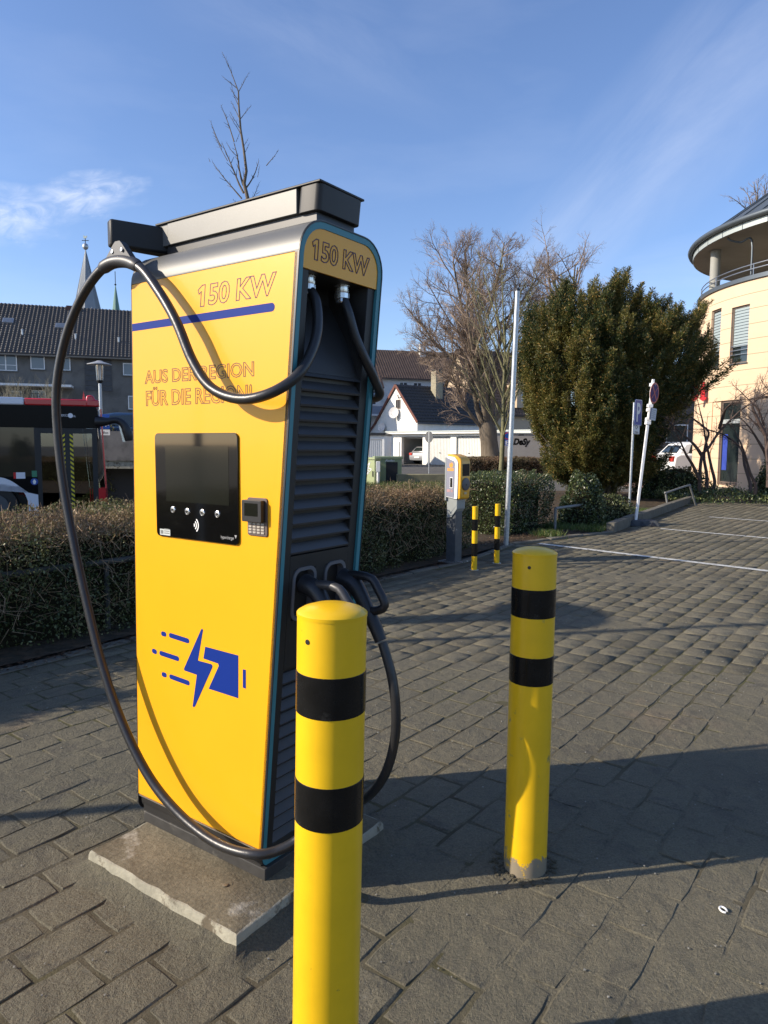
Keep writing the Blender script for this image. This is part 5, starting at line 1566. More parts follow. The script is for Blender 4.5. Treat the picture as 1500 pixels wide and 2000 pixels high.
# awning edge / balcony slab and railing
(a_, t_), (b_, u_) = wa(-60, 747), wa(144, 759)
mb = MB(); mb.box(a_, b_, -1.6, -.01, (t_ + u_) / 2 - .12, (t_ + u_) / 2 + .06); bs2 = mb.build('balcony_slab', M_['white'], ab)
(a_, t_), (b_, u_) = wa(10, 772), wa(95, 778)
n_ = 44
mb = MB(); mb.tube([(a_, -1.9, u_ + .25), (b_, -1.9, u_ + .25)], .03, 5); rr2 = mb.build('terrace_rail', M_['black'], ab)
mb = MB()
for k in range(n_): x = a_ + (b_ - a_) * k / (n_ - 1); mb.box(x - .012, x + .012, -1.912, -1.888, u_ - .9, u_ + .25)
mb.build('balusters', M_['black'], rr2, kind='stuff')
# skylights, vents, chimney
def roof_pt(px, py):
    d = ray(px, py); uy = Vector((-dirA.y, dirA.x, slA)).normalized(); n_ = dirA.cross(uy)
    o = orgA + Vector((0, 0, HeA - .5)); t = (o - CAM).dot(n_) / d.dot(n_); p = CAM + d * t; rel = p - orgA
    return rel.dot(dirA), rel.dot(Vector((-dirA.y, dirA.x, 0))), p.z + .5
for px, py in ((16, 630), (119, 640)):
    x, y, z = roof_pt(px, py)
    Ms = Matrix.Translation((x, y, z + .12)) @ Matrix.Rotation(atan2(slA, 1), 4, 'X')
    mb = MB(); mb.box(-.42, .42, -.35, .35, 0, .10, M=Ms); sk_ = mb.build('skylight', M_['plate'], ab)
    mb = MB(); mb.box(-.36, .36, -.29, .29, .101, .115, M=Ms); mb.build('pane', M_['flat_pane'], sk_)
for px, py in ((44, 656), (148, 664), (232, 671)):
    x, y, z = roof_pt(px, py); mb = MB(); mb.tube([(x, y, z), (x, y, z + .45)], .09, 8); mb.lathe([(.13, z + .45), (.13, z + .5), (0, z + .56)], (x, y, 0), 8); mb.build('vent_pipe', M_['plate'], ab)
x, y, z = roof_pt(140, 612); mb = MB(); mb.box(x - .45, x + .45, Wd / 2 - .5, Wd / 2 + .5, HrA - .6, P(140, 596, 64.5).z + .5); mb.build('chimney', mat('brick_chimney', (.12, .06, .045), .9), ab)

# church spires
def spire(label, px, ytop, ybase, wbase, Y, m, extra):
    c = P(px, ybase, Y); zt_ = P(px, ytop, Y).z
    t = thing('church_spire', label, 'church spire', (c.x, Y, 0))
    R = wbase / FPX * Y / 2
    zb = P(px, ybase + 12, Y).z
    n_ = 8
    rb = lambda z: R * (zt_ - z) / (zt_ - P(px, ybase, Y).z) + .04
    for k in range(n_):
        a0_, a1_ = 2 * pi * k / n_ + .2, 2 * pi * (k + 1) / n_ + .2
        mb = MB(); r0 = rb(zb)
        mb.add([(r0 * cos(a0_), r0 * sin(a0_), zb), (r0 * cos(a1_), r0 * sin(a1_), zb), (.05 * cos(a1_), .05 * sin(a1_), zt_), (.05 * cos(a0_), .05 * sin(a0_), zt_)], [(0, 1, 2, 3)])
        if extra:
            for q in range(1, 9):
                f_ = q / 9; a = Vector((r0 * cos(a0_), r0 * sin(a0_), zb)).lerp(Vector((r0 * cos(a1_), r0 * sin(a1_), zb)), f_)
                mb.tube([a, a.lerp(Vector((0, 0, zt_)), .93)], .06, 3, caps=False)
        mb.build('roof_face', m, t)
    mb = MB(); mb.box(-r0 * .8, r0 * .8, -r0 * .8, r0 * .8, 0, zb); mb.build('tower', M_['roughcast'], t)
    return t, zt_, R
M_['slate'] = mat('grey_lead_roof', (.27, .29, .30), .5, .2, var=.1, vscale=.5)
t_, zt_, R_ = spire('tall pointed grey church spire with ball and weathercock, rising over the flats roof', 171, 487, 612, 52, 150, M_['slate'], True)
s_ = 150 / FPX
mb = MB(); mb.lathe([(.02, zt_ - .2), (.45, zt_ + .1), (.62, zt_ + .55), (.45, zt_ + 1.0), (.05, zt_ + 1.25)], n=12); mb.build('ball', M_['plate'], t_, smooth=60)
mb = MB(); mb.tube([(0, 0, zt_ + 1.1), (0, 0, zt_ + 2.2)], .08, 5); mb.build('rod', M_['black'], t_)
mb = MB(); mb.box(-.7, .7, -.05, .05, zt_ + 1.7, zt_ + 1.82); mb.build('cross_bar', M_['black'], t_)
mb = MB(); mb.prism([(-.35, 2.2), (.1, 2.15), (.4, 2.5), (.3, 2.75), (.0, 2.5), (-.3, 2.85)], lambda a, b, d: (a, d, zt_ + b), -.05, .05); mb.build('weathercock', mat('gilt', (.8, .7, .45), .3, .8), t_)
mb = MB()
for dx, top in ((1.9, 6.0), (-1.2, 4.0)):
    zq = P(171, 612, 150).z; mb.hexa([(dx - .45, -2.9, zq - 1), (dx + .45, -2.9, zq - 1), (dx + .45, -2.0, zq - 1), (dx - .45, -2.0, zq - 1)], [(dx - .05, -2.5, zq + .8), (dx + .05, -2.5, zq + .8), (dx + .05, -2.4, zq + .8), (dx - .05, -2.4, zq + .8)])
mb.build('dormer', M_['slate'], t_)
t_, zt_, R_ = spire('slender green copper church spire to the right of the grey one', 227, 556, 616, 16, 175, mat('green_copper', (.13, .24, .20), .6, .1), False)
mb = MB(); mb.tube([(0, 0, zt_), (0, 0, P(226, 530, 175).z)], .09, 5); mb.build('rod', M_['black'], t_)
mb = MB(); mb.lathe([(.02, zt_ - .3), (.3, zt_), (.02, zt_ + .3)], n=8); mb.build('ball', M_['black'], t_)

# street lamps
def lamp(label, px, ytop, Y, ybot_z, cone_w, x=None, H=None, off=None):
    if x is None:
        c = P(px, ytop, Y); x, ztop = c.x, c.z
    else: ztop = H
    t = thing('street_lamp', label, 'street lamp', (x, Y, ybot_z), 0, None)
    zt = ztop - ybot_z; R = cone_w / 2
    h = R * 1.30
    mb = MB(); mb.lathe([(R, zt - .10), (R, zt - .08), (R * .35, zt - .01), (R * .2, zt + .02), (0, zt + .03)], n=28)
    mb.build('hat', mat('lamp_hat_grey', (.30, .31, .32), .5) if 'lamp_hat_grey' not in bpy.data.materials else bpy.data.materials['lamp_hat_grey'], t, smooth=50)
    mb = MB(); mb.lathe([(R * .24, zt - .10 - h), (R * .32, zt - .11)], n=16)
    gl = mb.build('lamp_glass', see_through('lamp_glass', (.8, .83, .85), .6) if 'lamp_glass' not in bpy.data.materials else bpy.data.materials['lamp_glass'], t, smooth=40)
    for k in range(6):
        a = 2 * pi * k / 6; mb = MB(); mb.tube([(R * .25 * cos(a), R * .25 * sin(a), zt - .10 - h), (R * .33 * cos(a), R * .33 * sin(a), zt - .10)], .010, 5); mb.build('cage_bar', M_['plate'], t)
    mb = MB(); mb.tube([(0, 0, zt - .10 - h), (0, 0, zt - .14)], .05, 8); mb.build('lamp_tube', mat('lamp_tube', (.75, .77, .78), .4) if 'lamp_tube' not in bpy.data.materials else bpy.data.materials['lamp_tube'], t)
    mb = MB(); mb.lathe([(R * .08, zt - .10 - h * 1.25), (R * .24, zt - .12 - h * 1.08), (R * .27, zt - .10 - h)], n=14); mb.build('collar', M_['black'], t, smooth=40)
    mb = MB(); mb.tube([(0, 0, 0), (0, 0, zt - .10 - h * 1.2)], [.06, .045], 12); mb.build('post', M_['plate'], t, smooth=40)
    return t
lamp('street lamp with a flat disc hat over a clear cylinder, behind the bus', 194, 706, 21, -.5, 45 / FPX * 21)
lamp('street lamp beyond the left edge whose hat shades the paving', 0, 0, 4.62, 0, 1.02, x=-6.0, H=3.95)

# parapet wall and dark blue car on the ramp
q = P(200, 845, 24)
pw = thing('parapet_wall', 'weathered concrete parapet wall of a ramp right of the bus', 'wall', (q.x, 22.5, -.5), radians(3))
zt1 = P(230, 842, 22.5).z + .5; zb1 = P(230, 900, 22.5).z + .5
mb = MB(); mb.box(-1.5, 7, 0, .4, zb1, zt1); mb.build('wall_body', mat('stained_concrete', (.17, .155, .14), .95, var=.25, vscale=2.5, bump=.3, bscale=30, col2=(.09, .085, .075), c2scale=2, c2lo=.5, c2hi=.65), pw)
mb = MB(); mb.box(-1.5, 7, .05, .5, zb1 - .25, zb1 - .001); mb.build('ledge', M_['conc_edge'], pw)
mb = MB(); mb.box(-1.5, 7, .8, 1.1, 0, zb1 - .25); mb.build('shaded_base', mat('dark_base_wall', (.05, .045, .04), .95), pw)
mb = MB(); mb.box(-1.5, 7, .41, 6.0, zb1 + .1, zb1 + .22); mb.build('ramp_deck', M_['asphalt'], pw)
q = P(244, 830, 25)
car('dark blue car up on the ramp, partly hidden by the station', (q.x + .9, 25.2, P(240, 806, 25).z - 1.5), radians(8), mat('dark_blue_car_paint', (.012, .035, .085), .25, coat=1.0))
# blue sign with white plate behind the bus mirror
q = P(207, 822, 19.5)
bs3 = thing('bus_stop_parking_sign', 'blue square sign with a white plate below it, behind the bus mirror', 'traffic sign', (q.x, 19.5, -.5))
mb = MB(); mb.tube([(-.2, .03, 0), (-.2, .03, P(207, 800, 19.5).z + .5)], .03, 8); mb.build('post', M_['plate'], bs3)
fS = lambda a, b, d: (a, -d, b)
zA, zB = P(207, 838, 19.5).z + .5, P(207, 809, 19.5).z + .5
mb = MB(); mb.prism(rrect(-.10, .12 + .0, zA, zB, .02), fS, 0, .004) if False else mb.prism(rrect(-.16, .10, zA, zB, .02), fS, 0, .004); o = mb.build('sign_panel', M_['sign_blue'], bs3)
mb = MB(); mb.prism([(-.02, zA + .10), (.08, zA + .10), (.08, zA + .13), (-.02, zA + .13)], fS, .005, .007); mb.prism([(-.02, zA + .07), (.01, zA + .07), (.01, zA + .13), (-.02, zA + .13)], fS, .0075, .009); mb.build('white_symbol', M_['white'], o)
zC, zD = P(207, 850, 19.5).z + .5, P(207, 839, 19.5).z + .5
mb = MB(); mb.prism(rrect(-.16, .10, zC, zD, .01), fS, 0, .004); o = mb.build('plate', M_['white'], bs3)
mb = MB(); text_fill(mb, 'Bus', fS, -.08, .05, zC + .04, zD - .05, .006); mb.build('plate_print', M_['print_black'], o)

# ---- bus: local x forward (0 at the nose), y into the bus from the kerb side, z up from the road
bY = 16.8
nose = P(206, 900, bY)
bus = thing('city_bus', 'red, white and black city bus at the left edge, its front door towards us', 'bus', (nose.x, bY, -.5), 0)
BROT = radians(21.5); bus.rotation_euler = (0, 0, BROT)
def _bhit(px, py):
    d = ray(px, py); n_ = Vector((-sin(BROT), cos(BROT), 0)); o = Vector((nose.x, bY, 0)); t = (o - CAM).dot(n_) / d.dot(n_); return CAM + d * t
def bx(px): p = _bhit(px, 870); return (p.x - nose.x) * cos(BROT) + (p.y - bY) * sin(BROT)
def bzh(py, px=130): return _bhit(px, py).z + .5
M_['bus_red'] = mat('bus_red', (.52, .015, .022), .25, coat=.6)
M_['bus_white'] = mat('bus_white', (.66, .68, .74), .3, coat=.5)
M_['bus_black'] = mat('bus_black_glass', (.005, .005, .006), .22, spec=.12)
M_['bus_int'] = mat('bus_interior', (.06, .062, .06), .8)
M_['bus_glass'] = see_through('bus_door_glass', (.42, .47, .44), .80)
M_['hazard'] = mat('hazard_yellow', (.62, .52, .03), .5)
M_['yel_bar'] = mat('yellow_grab_bar', (.62, .52, .02), .35)
FB_ = lambda a, b, d: (a, -d, b)
Lb, Wb = 11.9, 2.55
zr_ = bzh(786, 190); zroof = zr_ + .02
fl = .36
mb = MB()
# shell around an empty interior: far side, roof, floor, back
mb.box(-Lb, -.35, Wb - .05, Wb, fl, zroof - .12); mb.box(-Lb, -.35, 0.01, Wb - .051, zroof - .2, zroof - .12); mb.box(-Lb, -.35, 0.01, Wb - .051, fl - .06, fl)
mb.box(-Lb - .05, -Lb, 0.0, Wb, fl - .1, zroof - .1); mb.build('body', M_['bus_int'], bus)
# roof edge: white at the back, red at the front
mb = MB(); mb.box(-Lb, bx(50), -.02, .40, zroof - .12, zroof + .05); mb.build('white_roof_edge', M_['bus_white'], bus, bevel=.03)
mb = MB(); mb.box(bx(50) + .005, bx(196), -.02, .40, zroof - .12, zroof + .04); mb.build('red_roof_edge', M_['bus_red'], bus, bevel=.03)
mb = MB(); mb.hexa([(bx(168), -.03, zroof - .12), (bx(198), .0, zroof - .12), (bx(198), .3, zroof - .12), (bx(168), .3, zroof - .12)], [(bx(172), -.03, zroof + .14), (bx(184), .0, zroof + .15), (bx(184), .3, zroof + .15), (bx(172), .3, zroof + .14)]); mb.build('roof_fairing', M_['bus_red'], bus, bevel=.04)
mb = MB(); mb.prism([(bx(163), zroof + .04), (bx(169), zroof + .04), (bx(166), zroof + .26)], lambda a, b, d: (a, d, b), .25, .28); mb.build('aerial', M_['bus_red'], bus)
mb = MB(); mb.box(bx(115), bx(166), .5, 1.5, zroof - .1, zroof + .08); mb.build('roof_hatch', M_['black'], bus)
# black band above door and windows
zt1_, zt0_ = zroof - .122, bzh(836)
mb = MB(); mb.prism([(-Lb, zt0_), (bx(197), zt0_), (bx(190), zt1_), (-Lb, zt1_)], FB_, -.03, .0); band = mb.build('black_upper_band', M_['bus_black'], bus)
mb = MB(); text_fill(mb, 'GEBOKICO', FB_, bx(117), bx(135), bzh(813.5), bzh(809), .003); text_fill(mb, 'HA.', FB_, bx(144), bx(150), bzh(814.5), bzh(810.5), .003)
disc(mb, lambda a, b, d: (bx(139.5) + a, -.002 - d, bzh(811.5) + b), .055, 0, .002, 16); mb.build('lettering', M_['bus_white'], band)
# windows behind the door
wz0 = bzh(930)
xw = -Lb; xs_ = [bx(70), bx(-50), bx(-170), bx(-290), bx(-420), bx(-560), -Lb + .3]
for a, b in zip(xs_[1:], xs_[:-1]):
    mb = MB(); mb.prism([(a + .03, wz0), (b - .03, wz0), (b - .03, zt0_ - .002), (a + .03, zt0_ - .002)], FB_, -.03, 0.0); mb.build('side_window', mat('tinted_bus_window', (.035, .030, .022), .04, spec=.8) if 'tinted_bus_window' not in bpy.data.materials else bpy.data.materials['tinted_bus_window'], bus)
    mb = MB(); mb.prism([(b - .03, wz0), (b + .03, wz0), (b + .03, zt0_), (b - .03, zt0_)], FB_, -.03, -.002); mb.build('window_post', M_['black'], bus)
# dark belt and white lower body with wheel arch
cxw = bx(-16); rw = .62; zw = .50
mb = MB()
pts = [(-Lb, bzh(946, 5)), (-Lb, wz0), (bx(71), wz0), (bx(71), bzh(966, 71)), (bx(52), bzh(962, 52)), (bx(35), bzh(950, 35)), (bx(5), bzh(946, 5))]
mb.prism(pts[::-1], FB_, -.03, -.001); mb.build('black_belt', M_['bus_black'], bus)
arch = [(cxw + rw * 1.12 * cos(radians(a)), zw + rw * 1.12 * sin(radians(a))) for a in range(0, 181, 12)]
low = [(bx(71), .28), (bx(71), bzh(966, 71) - .002), (bx(52), bzh(962, 52) - .002), (bx(35), bzh(950, 35) - .002), (bx(5), bzh(946, 5) - .002), (cxw - 1.5, bzh(946, 5) - .002), (cxw - 1.5, .28), (arch[-1][0], .28)] + arch[::-1] + [(arch[0][0], .28)]
mb = MB(); mb.add([(a, -.02, b) for a, b in low], [tuple(range(len(low)))])
me_ = bmesh.new()
mb2 = MB(); n_ = len(low); mb2.add([FB_(a, b, .02) for a, b in low] + [FB_(a, b, -.02) for a, b in low], [tuple(range(n_))] + [(i, (i + 1) % n_, n_ + (i + 1) % n_, n_ + i) for i in range(n_)])
mb2.build('white_lower_body', M_['bus_white'], bus)
mb = MB(); mb.box(-Lb, cxw - 1.5, -.02, .02, .28, bzh(946, 5) - .002); mb.build('white_side_panel', M_['bus_white'], bus)
for cx_ in (cxw, cxw - 5.9):
    mb = MB(); mb.lathe([(.48, 0), (.48, .28)], (cx_, .05, zw), 28, M=Matrix.Rotation(radians(-90), 3, 'X')); wv = mb.build('wheel', M_['black'], bus, smooth=40)
    mb = MB(); mb.lathe([(.29, 0), (.29, .03)], (cx_, .02, zw), 20, M=Matrix.Rotation(radians(-90), 3, 'X')); mb.build('rim', M_['sign_back'], wv)
    mb = MB(); mb.lathe([(.74, 0), (.74, .02)], (cx_, .345, zw), 24, M=Matrix.Rotation(radians(-90), 3, 'X')); mb.build('wheel_well', M_['black'], bus)
# front door: two leaves of glass with black frames, hazard strips on the middle posts
zd0, zd1 = .34, zt0_ - .005
def post(x0, x1, d0=-.035, d1=-.003): mb = MB(); mb.prism([(x0, zd0), (x1, zd0), (x1, zd1), (x0, zd1)], FB_, d0, d1); return mb.build('door_post', M_['black'], bus)
post(bx(71) + .002, bx(80)); post(bx(112), bx(120)); mp_ = post(bx(120) + .002, bx(143), -.03, -.006); post(bx(180), bx(190)); 
for x0, x1 in ((80, 112), (143, 180)):
    mb = MB(); mb.prism([(bx(x0), zd0 + .08), (bx(x1), zd0 + .08), (bx(x1), zd1 - .12), (bx(x0), zd1 - .12)], FB_, -.022, -.016); dl = mb.build('door_glass', M_['bus_glass'], bus)
    mb = MB(); mb.prism([(bx(x0), zd0), (bx(x1), zd0), (bx(x1), zd0 + .078), (bx(x0), zd0 + .078)], FB_, -.03, -.01); mb.prism([(bx(x0), zd1 - .118), (bx(x1), zd1 - .118), (bx(x1), zd1), (bx(x0), zd1)], FB_, -.03, -.01); mb.build('door_rail', M_['black'], dl)
    mb = MB(); s = 1 if x0 < 100 else -1; xa = bx(92) if s > 0 else bx(172)
    za_, zb_ = bzh(934), bzh(958)
    mb.tube(catmull([(xa, .06, za_), (xa + s * .10, .08, za_ - .03), (xa + s * .28, .09, zb_ + .02), (xa + s * .40, .08, zb_ - .25)], 5), .017, 8); mb.build('grab_bar', M_['yel_bar'], dl, smooth=60)
for x0, x1, s in ((120, 127, -1), (136.5, 143, 1)):
    z = zd0 + .1; k = 0
    while z < zd1 - .14:
        x0_, x1_ = bx(x0), bx(x1); h = .05; sk = .055
        a_l, a_r = (z, z - sk) if s > 0 else (z - sk, z)
        mb = MB(); mb.prism([(x0_, a_l), (x1_, a_r), (x1_, a_r + h), (x0_, a_l + h)], FB_, -.005, -.001); mb.build('hazard_stripe', M_['hazard'], mp_)
        z += .105
# stickers
for (x0, x1, y0, y1, m_, nm_) in ((24, 47, 922, 934, M_['bus_white'], 'white_sticker'), (60, 70, 919, 931, mat('green_sticker', (.05, .22, .12), .5), 'green_sticker')):
    mb = MB(); mb.prism([(bx(x0), bzh(y1)), (bx(x1), bzh(y1)), (bx(x1), bzh(y0)), (bx(x0), bzh(y0))], FB_, .001, .004); o = mb.build(nm_, m_, bus)
    if nm_ == 'white_sticker': mb = MB(); mb.prism([(bx(24), bzh(934)), (bx(29), bzh(934)), (bx(29), bzh(922)), (bx(24), bzh(922))], FB_, .005, .006); mb.build('red_field', M_['bus_red'], o)
mb = MB(); disc(mb, lambda a, b, d: (bx(64.5) + a, -.001 - d, bzh(940) + b), .078, 0, .003, 20); o = mb.build('blue_round_sticker', M_['sign_blue'], bus)
mb = MB(); mb.prism([(bx(64.5) - .02, bzh(940) - .055), (bx(64.5) + .02, bzh(940) - .055), (bx(64.5) + .035, bzh(940)), (bx(64.5) + .012, bzh(940) + .05), (bx(64.5) - .012, bzh(940) + .05), (bx(64.5) - .035, bzh(940))], FB_, .005, .006); mb.build('white_figure', M_['white'], o)
mb = MB(); mb.prism(rrect(bx(50), bx(61), bzh(1003), bzh(996), .02), FB_, .02, .035); mb.build('side_marker_light', mat('amber_lens', (.7, .22, .02), .3), bus)
# curved nose: windscreen corner, red skirt
def nose_loop(z, x_off=0.0):
    pts = []
    for i in range(13):
        t = i / 12; y = Wb * t
        x = bx(204) - .34 * (2 * abs(t - .5)) ** 3.2 + x_off
        pts.append((x, y, z))
    return pts
def nose_part(name, z0, z1, x0, x1, m_):
    A, B_ = nose_loop(z0, x0), nose_loop(z1, x1); mb = MB(); n_ = len(A)
    A2 = [(x - .05, y, z) for x, y, z in A]; B2_ = [(x - .05, y, z) for x, y, z in B_]
    mb.add(A + B_ + A2 + B2_, [(i, i + 1, n_ + i + 1, n_ + i) for i in range(n_ - 1)] + [(2 * n_ + i + 1, 2 * n_ + i, 3 * n_ + i, 3 * n_ + i + 1) for i in range(n_ - 1)])
    return mb.build(name, m_, bus, smooth=50)
zs = bzh(955)
nose_part('red_front_skirt', .30, zs, .06, .04, M_['bus_red'])
nose_part('windscreen', zs + .004, zt1_ - .02, .04, -.12, M_['bus_glass'])
nose_part('front_header', zt1_ - .018, zroof + .02, -.12, -.20, M_['bus_red'])
mb = MB(); mb.prism([(bx(190), .30), (bx(205), .30), (bx(203), zs), (bx(190), zs)], FB_, -.03, -.001); mb.build('red_corner', M_['bus_red'], bus)
mb = MB(); mb.tube([(bx(205), .0, zs), (bx(199), .0, zt1_ - .05)], .022, 6); mb.build('screen_pillar', M_['bus_red'], bus, smooth=50)
mb = MB(); mb.box(bx(150), bx(188), .9, 1.9, fl, 1.35); mb.build('dashboard', M_['black'], bus)
# mirror arm
mb = MB(); pp = [(bx(190), .05, bzh(822)), (bx(208), -.02, bzh(822)), (bx(228), -.05, bzh(819)), (bx(243), -.06, bzh(828)), (bx(250), -.06, bzh(846)), (bx(252), -.06, bzh(860))]
mb.tube(catmull(pp, 5), [.13, .13, .125, .12, .11, .10, .09, .085, .08, .08, .08, .08, .08, .085, .09, .095, .10, .105, .11, .11, .11, .11, .105, .10, .095, .085][:26], 10); mr_ = mb.build('mirror_arm', M_['black'], bus, smooth=60)
mb = MB(); mb.hexa([(bx(240), -.03, bzh(862)), (bx(246), -.03, bzh(862)), (bx(246), .05, bzh(862)), (bx(240), .05, bzh(862))], [(bx(232), -.03, bzh(825)), (bx(238), -.03, bzh(825)), (bx(238), .05, bzh(825)), (bx(232), .05, bzh(825))]); mb.build('mirror_glass', M_['silver'], mr_)
# seats faintly seen through the glass
for k in range(5):
    x = bx(40) - k * .85
    mb = MB(); mb.box(x - .1, x, .3, 1.1, fl + .4, fl + 1.15); mb.box(x, x + .4, .3, 1.1, fl + .35, fl + .45); mb.build('seat', mat('red_seat', (.25, .03, .03), .8) if 'red_seat' not in bpy.data.materials else bpy.data.materials['red_seat'], bus)
# the road it stands on
sheet('street', [(-60, 13.5), (-2.6, 15.6), (-2.6, 21.0), (-60, 20.6)], -.497, mat('street_asphalt', (.06, .06, .06), .9, var=.15, vscale=2, fine=.15, fscale=60))
# ------------------------------------------------------------------ bollards
def bollard(x, y, r, bands, hole, label, group, H=1.117, scuff=True, lean=(0, 0)):
    t = thing('bollard', label, 'bollard', (x, y, 0), 0, group)
    t.rotation_euler = (lean[0], lean[1], 0)
    mb = MB(); n = 40
    mb.lathe([(r, -.02), (r, H - .022)], n=n); mb.build('post', M_['bollard_yellow'] if not scuff else M_['bollard_scuffed'], t, smooth=40)
    mb = MB(); mb.lathe([(r + .0008, H - .024), (r + .0012, H - .0165), (r - .0004, H - .0145), (r * .85, H - .008), (r * .55, H - .001), (r * .25, H + .002), (0, H + .003)], n=n)
    mb.build('cap', M_['bollard_yellow'], t, smooth=35)
    for z0, z1 in bands:
        mb = MB(); nn = n
        mb.lathe([(r + .0002, z0), (r + .0011, z0 + .001), (r + .0011, z1 - .001), (r + .0002, z1)], n=nn)
        mb.build('black_band', M_['band_black'], t, smooth=40)
    if hole:
        a, z = hole
        mb = MB(); mb.lathe([(.0055, -.001), (.0055, .0012), (.003, .0013)], (cos(a) * r, sin(a) * r, z), 10, M=Matrix.Rotation(radians(90), 3, 'Y').to_3x3() if False else (Matrix.Rotation(a, 3, 'Z') @ Matrix.Rotation(radians(90), 3, 'Y')))
        mb.build('screw_hole', M_['black'], t)
    return t


M_['bollard_scuffed'] = mat('scuffed_bollard_yellow', (0.78, 0.47, 0.010), 0.36, var=0.07, vscale=9, spec=0.45, coat=0.2, rvar=0.08, col2=(0.30, 0.24, 0.10), c2scale=14, c2lo=.645, c2hi=.70)
# the foot of the far bollard is worn down to grey
def foot_wear(M):
    """bare grey metal and cement smears creeping up the lowest few centimetres"""
    nt = M.node_tree; N, L = nt.nodes, nt.links; bs = N['Principled BSDF']
    old = bs.inputs['Base Color'].links[0].from_socket
    tc = N.new('ShaderNodeTexCoord'); sp = N.new('ShaderNodeSeparateXYZ'); L.new(tc.outputs['Object'], sp.inputs[0])
    n = N.new('ShaderNodeTexNoise'); n.inputs['Scale'].default_value = 16; n.inputs['Detail'].default_value = 7; n.inputs['Roughness'].default_value = .7
    L.new(tc.outputs['Object'], n.inputs['Vector'])
    a = N.new('ShaderNodeMath'); a.operation = 'MULTIPLY_ADD'; L.new(sp.outputs['Z'], a.inputs[0]); a.inputs[1].default_value = -3.0; L.new(n.outputs['Fac'], a.inputs[2])
    r = N.new('ShaderNodeMapRange'); r.inputs['From Min'].default_value = .32; r.inputs['From Max'].default_value = .37; L.new(a.outputs[0], r.inputs['Value'])
    m = N.new('ShaderNodeMixRGB'); L.new(r.outputs[0], m.inputs[0]); L.new(old, m.inputs[1]); m.inputs[2].default_value = (.25, .21, .15, 1)
    L.new(m.outputs[0], bs.inputs['Base Color'])
foot_wear(M_['bollard_scuffed'])


def zat(py, px, d):      # height seen at py on a vertical line at horizontal place d=(x, y)
    rr_ = ray(px, py); t = d[1] / rr_.y
    return CAM_H + rr_.z * t
NB = (-0.125, 1.472)
n1 = [zat(1402, 645, (0, NB[1] - .073)), zat(1328, 645, (0, NB[1] - .073)), zat(1625, 645, (0, NB[1] - .073)), zat(1545, 645, (0, NB[1] - .073))]
n1 = [zat(y, 640, (0, NB[1] - .071)) for y in (1408, 1326, 1627, 1541)]
FB = (0.497, 2.335)
f1 = [zat(y, 1040, (0, FB[1] - .071)) for y in (1210, 1154, 1342, 1287)]
b1_ = bollard(*NB, .0735, [(n1[0], n1[1]), (n1[2], n1[3])], (radians(232), 1.05), 'nearest thick yellow bollard with two black bands, in front of the charging cable plugs', 'thick yellow bollards guarding the station', scuff=False, lean=(0, radians(.9)))
b2_ = bollard(*FB, .0725, [(f1[0], f1[1]), (f1[2], f1[3])], (radians(245), 1.06), 'thick yellow bollard with a worn grey foot, standing alone on the paving', 'thick yellow bollards guarding the station', lean=(0, radians(.25)))
# crumbs of mortar round the foot of the bollard
def pebbles(name, cx, cy, r0, r1, n_, s0, s1, m, kind='stuff', label=None):
    mb = MB()
    for k in range(n_):
        a = rs.uniform(0, 2 * pi); r = rs.uniform(r0, r1); s = rs.uniform(s0, s1)
        x, y = cx + cos(a) * r, cy + sin(a) * r
        M3 = Matrix.Rotation(rs.uniform(0, 6), 3, 'Z') @ Matrix.Rotation(rs.uniform(-.4, .4), 3, 'X')
        vs = [M3 @ Vector((sx * s * rs.uniform(.6, 1), sy * s * rs.uniform(.5, 1), sz * s * rs.uniform(.35, .6))) + Vector((x, y, s * .3)) for sz in (-1, 1) for sx, sy in ((-1, -1), (1, -1), (1, 1), (-1, 1))]
        mb.add(vs, [(3, 2, 1, 0), (4, 5, 6, 7), (0, 1, 5, 4), (1, 2, 6, 5), (2, 3, 7, 6), (3, 0, 4, 7)])
    o = mb.build(name, m, kind=kind)
    tag(o, label, None)
    return o
pebbles('crumbs', FB[0], FB[1], .074, .12, 150, .002, .007, M_['sand'], label='crumbs of sand and mortar round the foot of the bollard')
def scatter_bits(name, n_, xr_, yr_, s0, s1, m, label, z=.004):
    mb = MB()
    for k in range(n_):
        x = rs.uniform(*xr_); y = rs.uniform(*yr_)
        if not inside(x, y, PAV_POLY): continue
        s = rs.uniform(s0, s1)
        M3 = Matrix.Rotation(rs.uniform(0, 6), 3, 'Z')
        vs = [M3 @ Vector((sx * s * rs.uniform(.5, 1), sy * s * rs.uniform(.4, 1), sz * s * rs.uniform(.3, .6))) + Vector((x, y, z)) for sz in (-1, 1) for sx, sy in ((-1, -1), (1, -1), (1, 1), (-1, 1))]
        mb.add(vs, [(3, 2, 1, 0), (4, 5, 6, 7), (0, 1, 5, 4), (1, 2, 6, 5), (2, 3, 7, 6), (3, 0, 4, 7)])
    o = mb.build(name, m, kind='stuff'); tag(o, label); return o
scatter_bits('grit', 1500, (-2.5, 3.5), (1.2, 6.0), .001, .0038, mat('pale_grit', (.22, .21, .18), .9, var=.4, vscale=30), 'pale grit and small stones strewn over the paving')
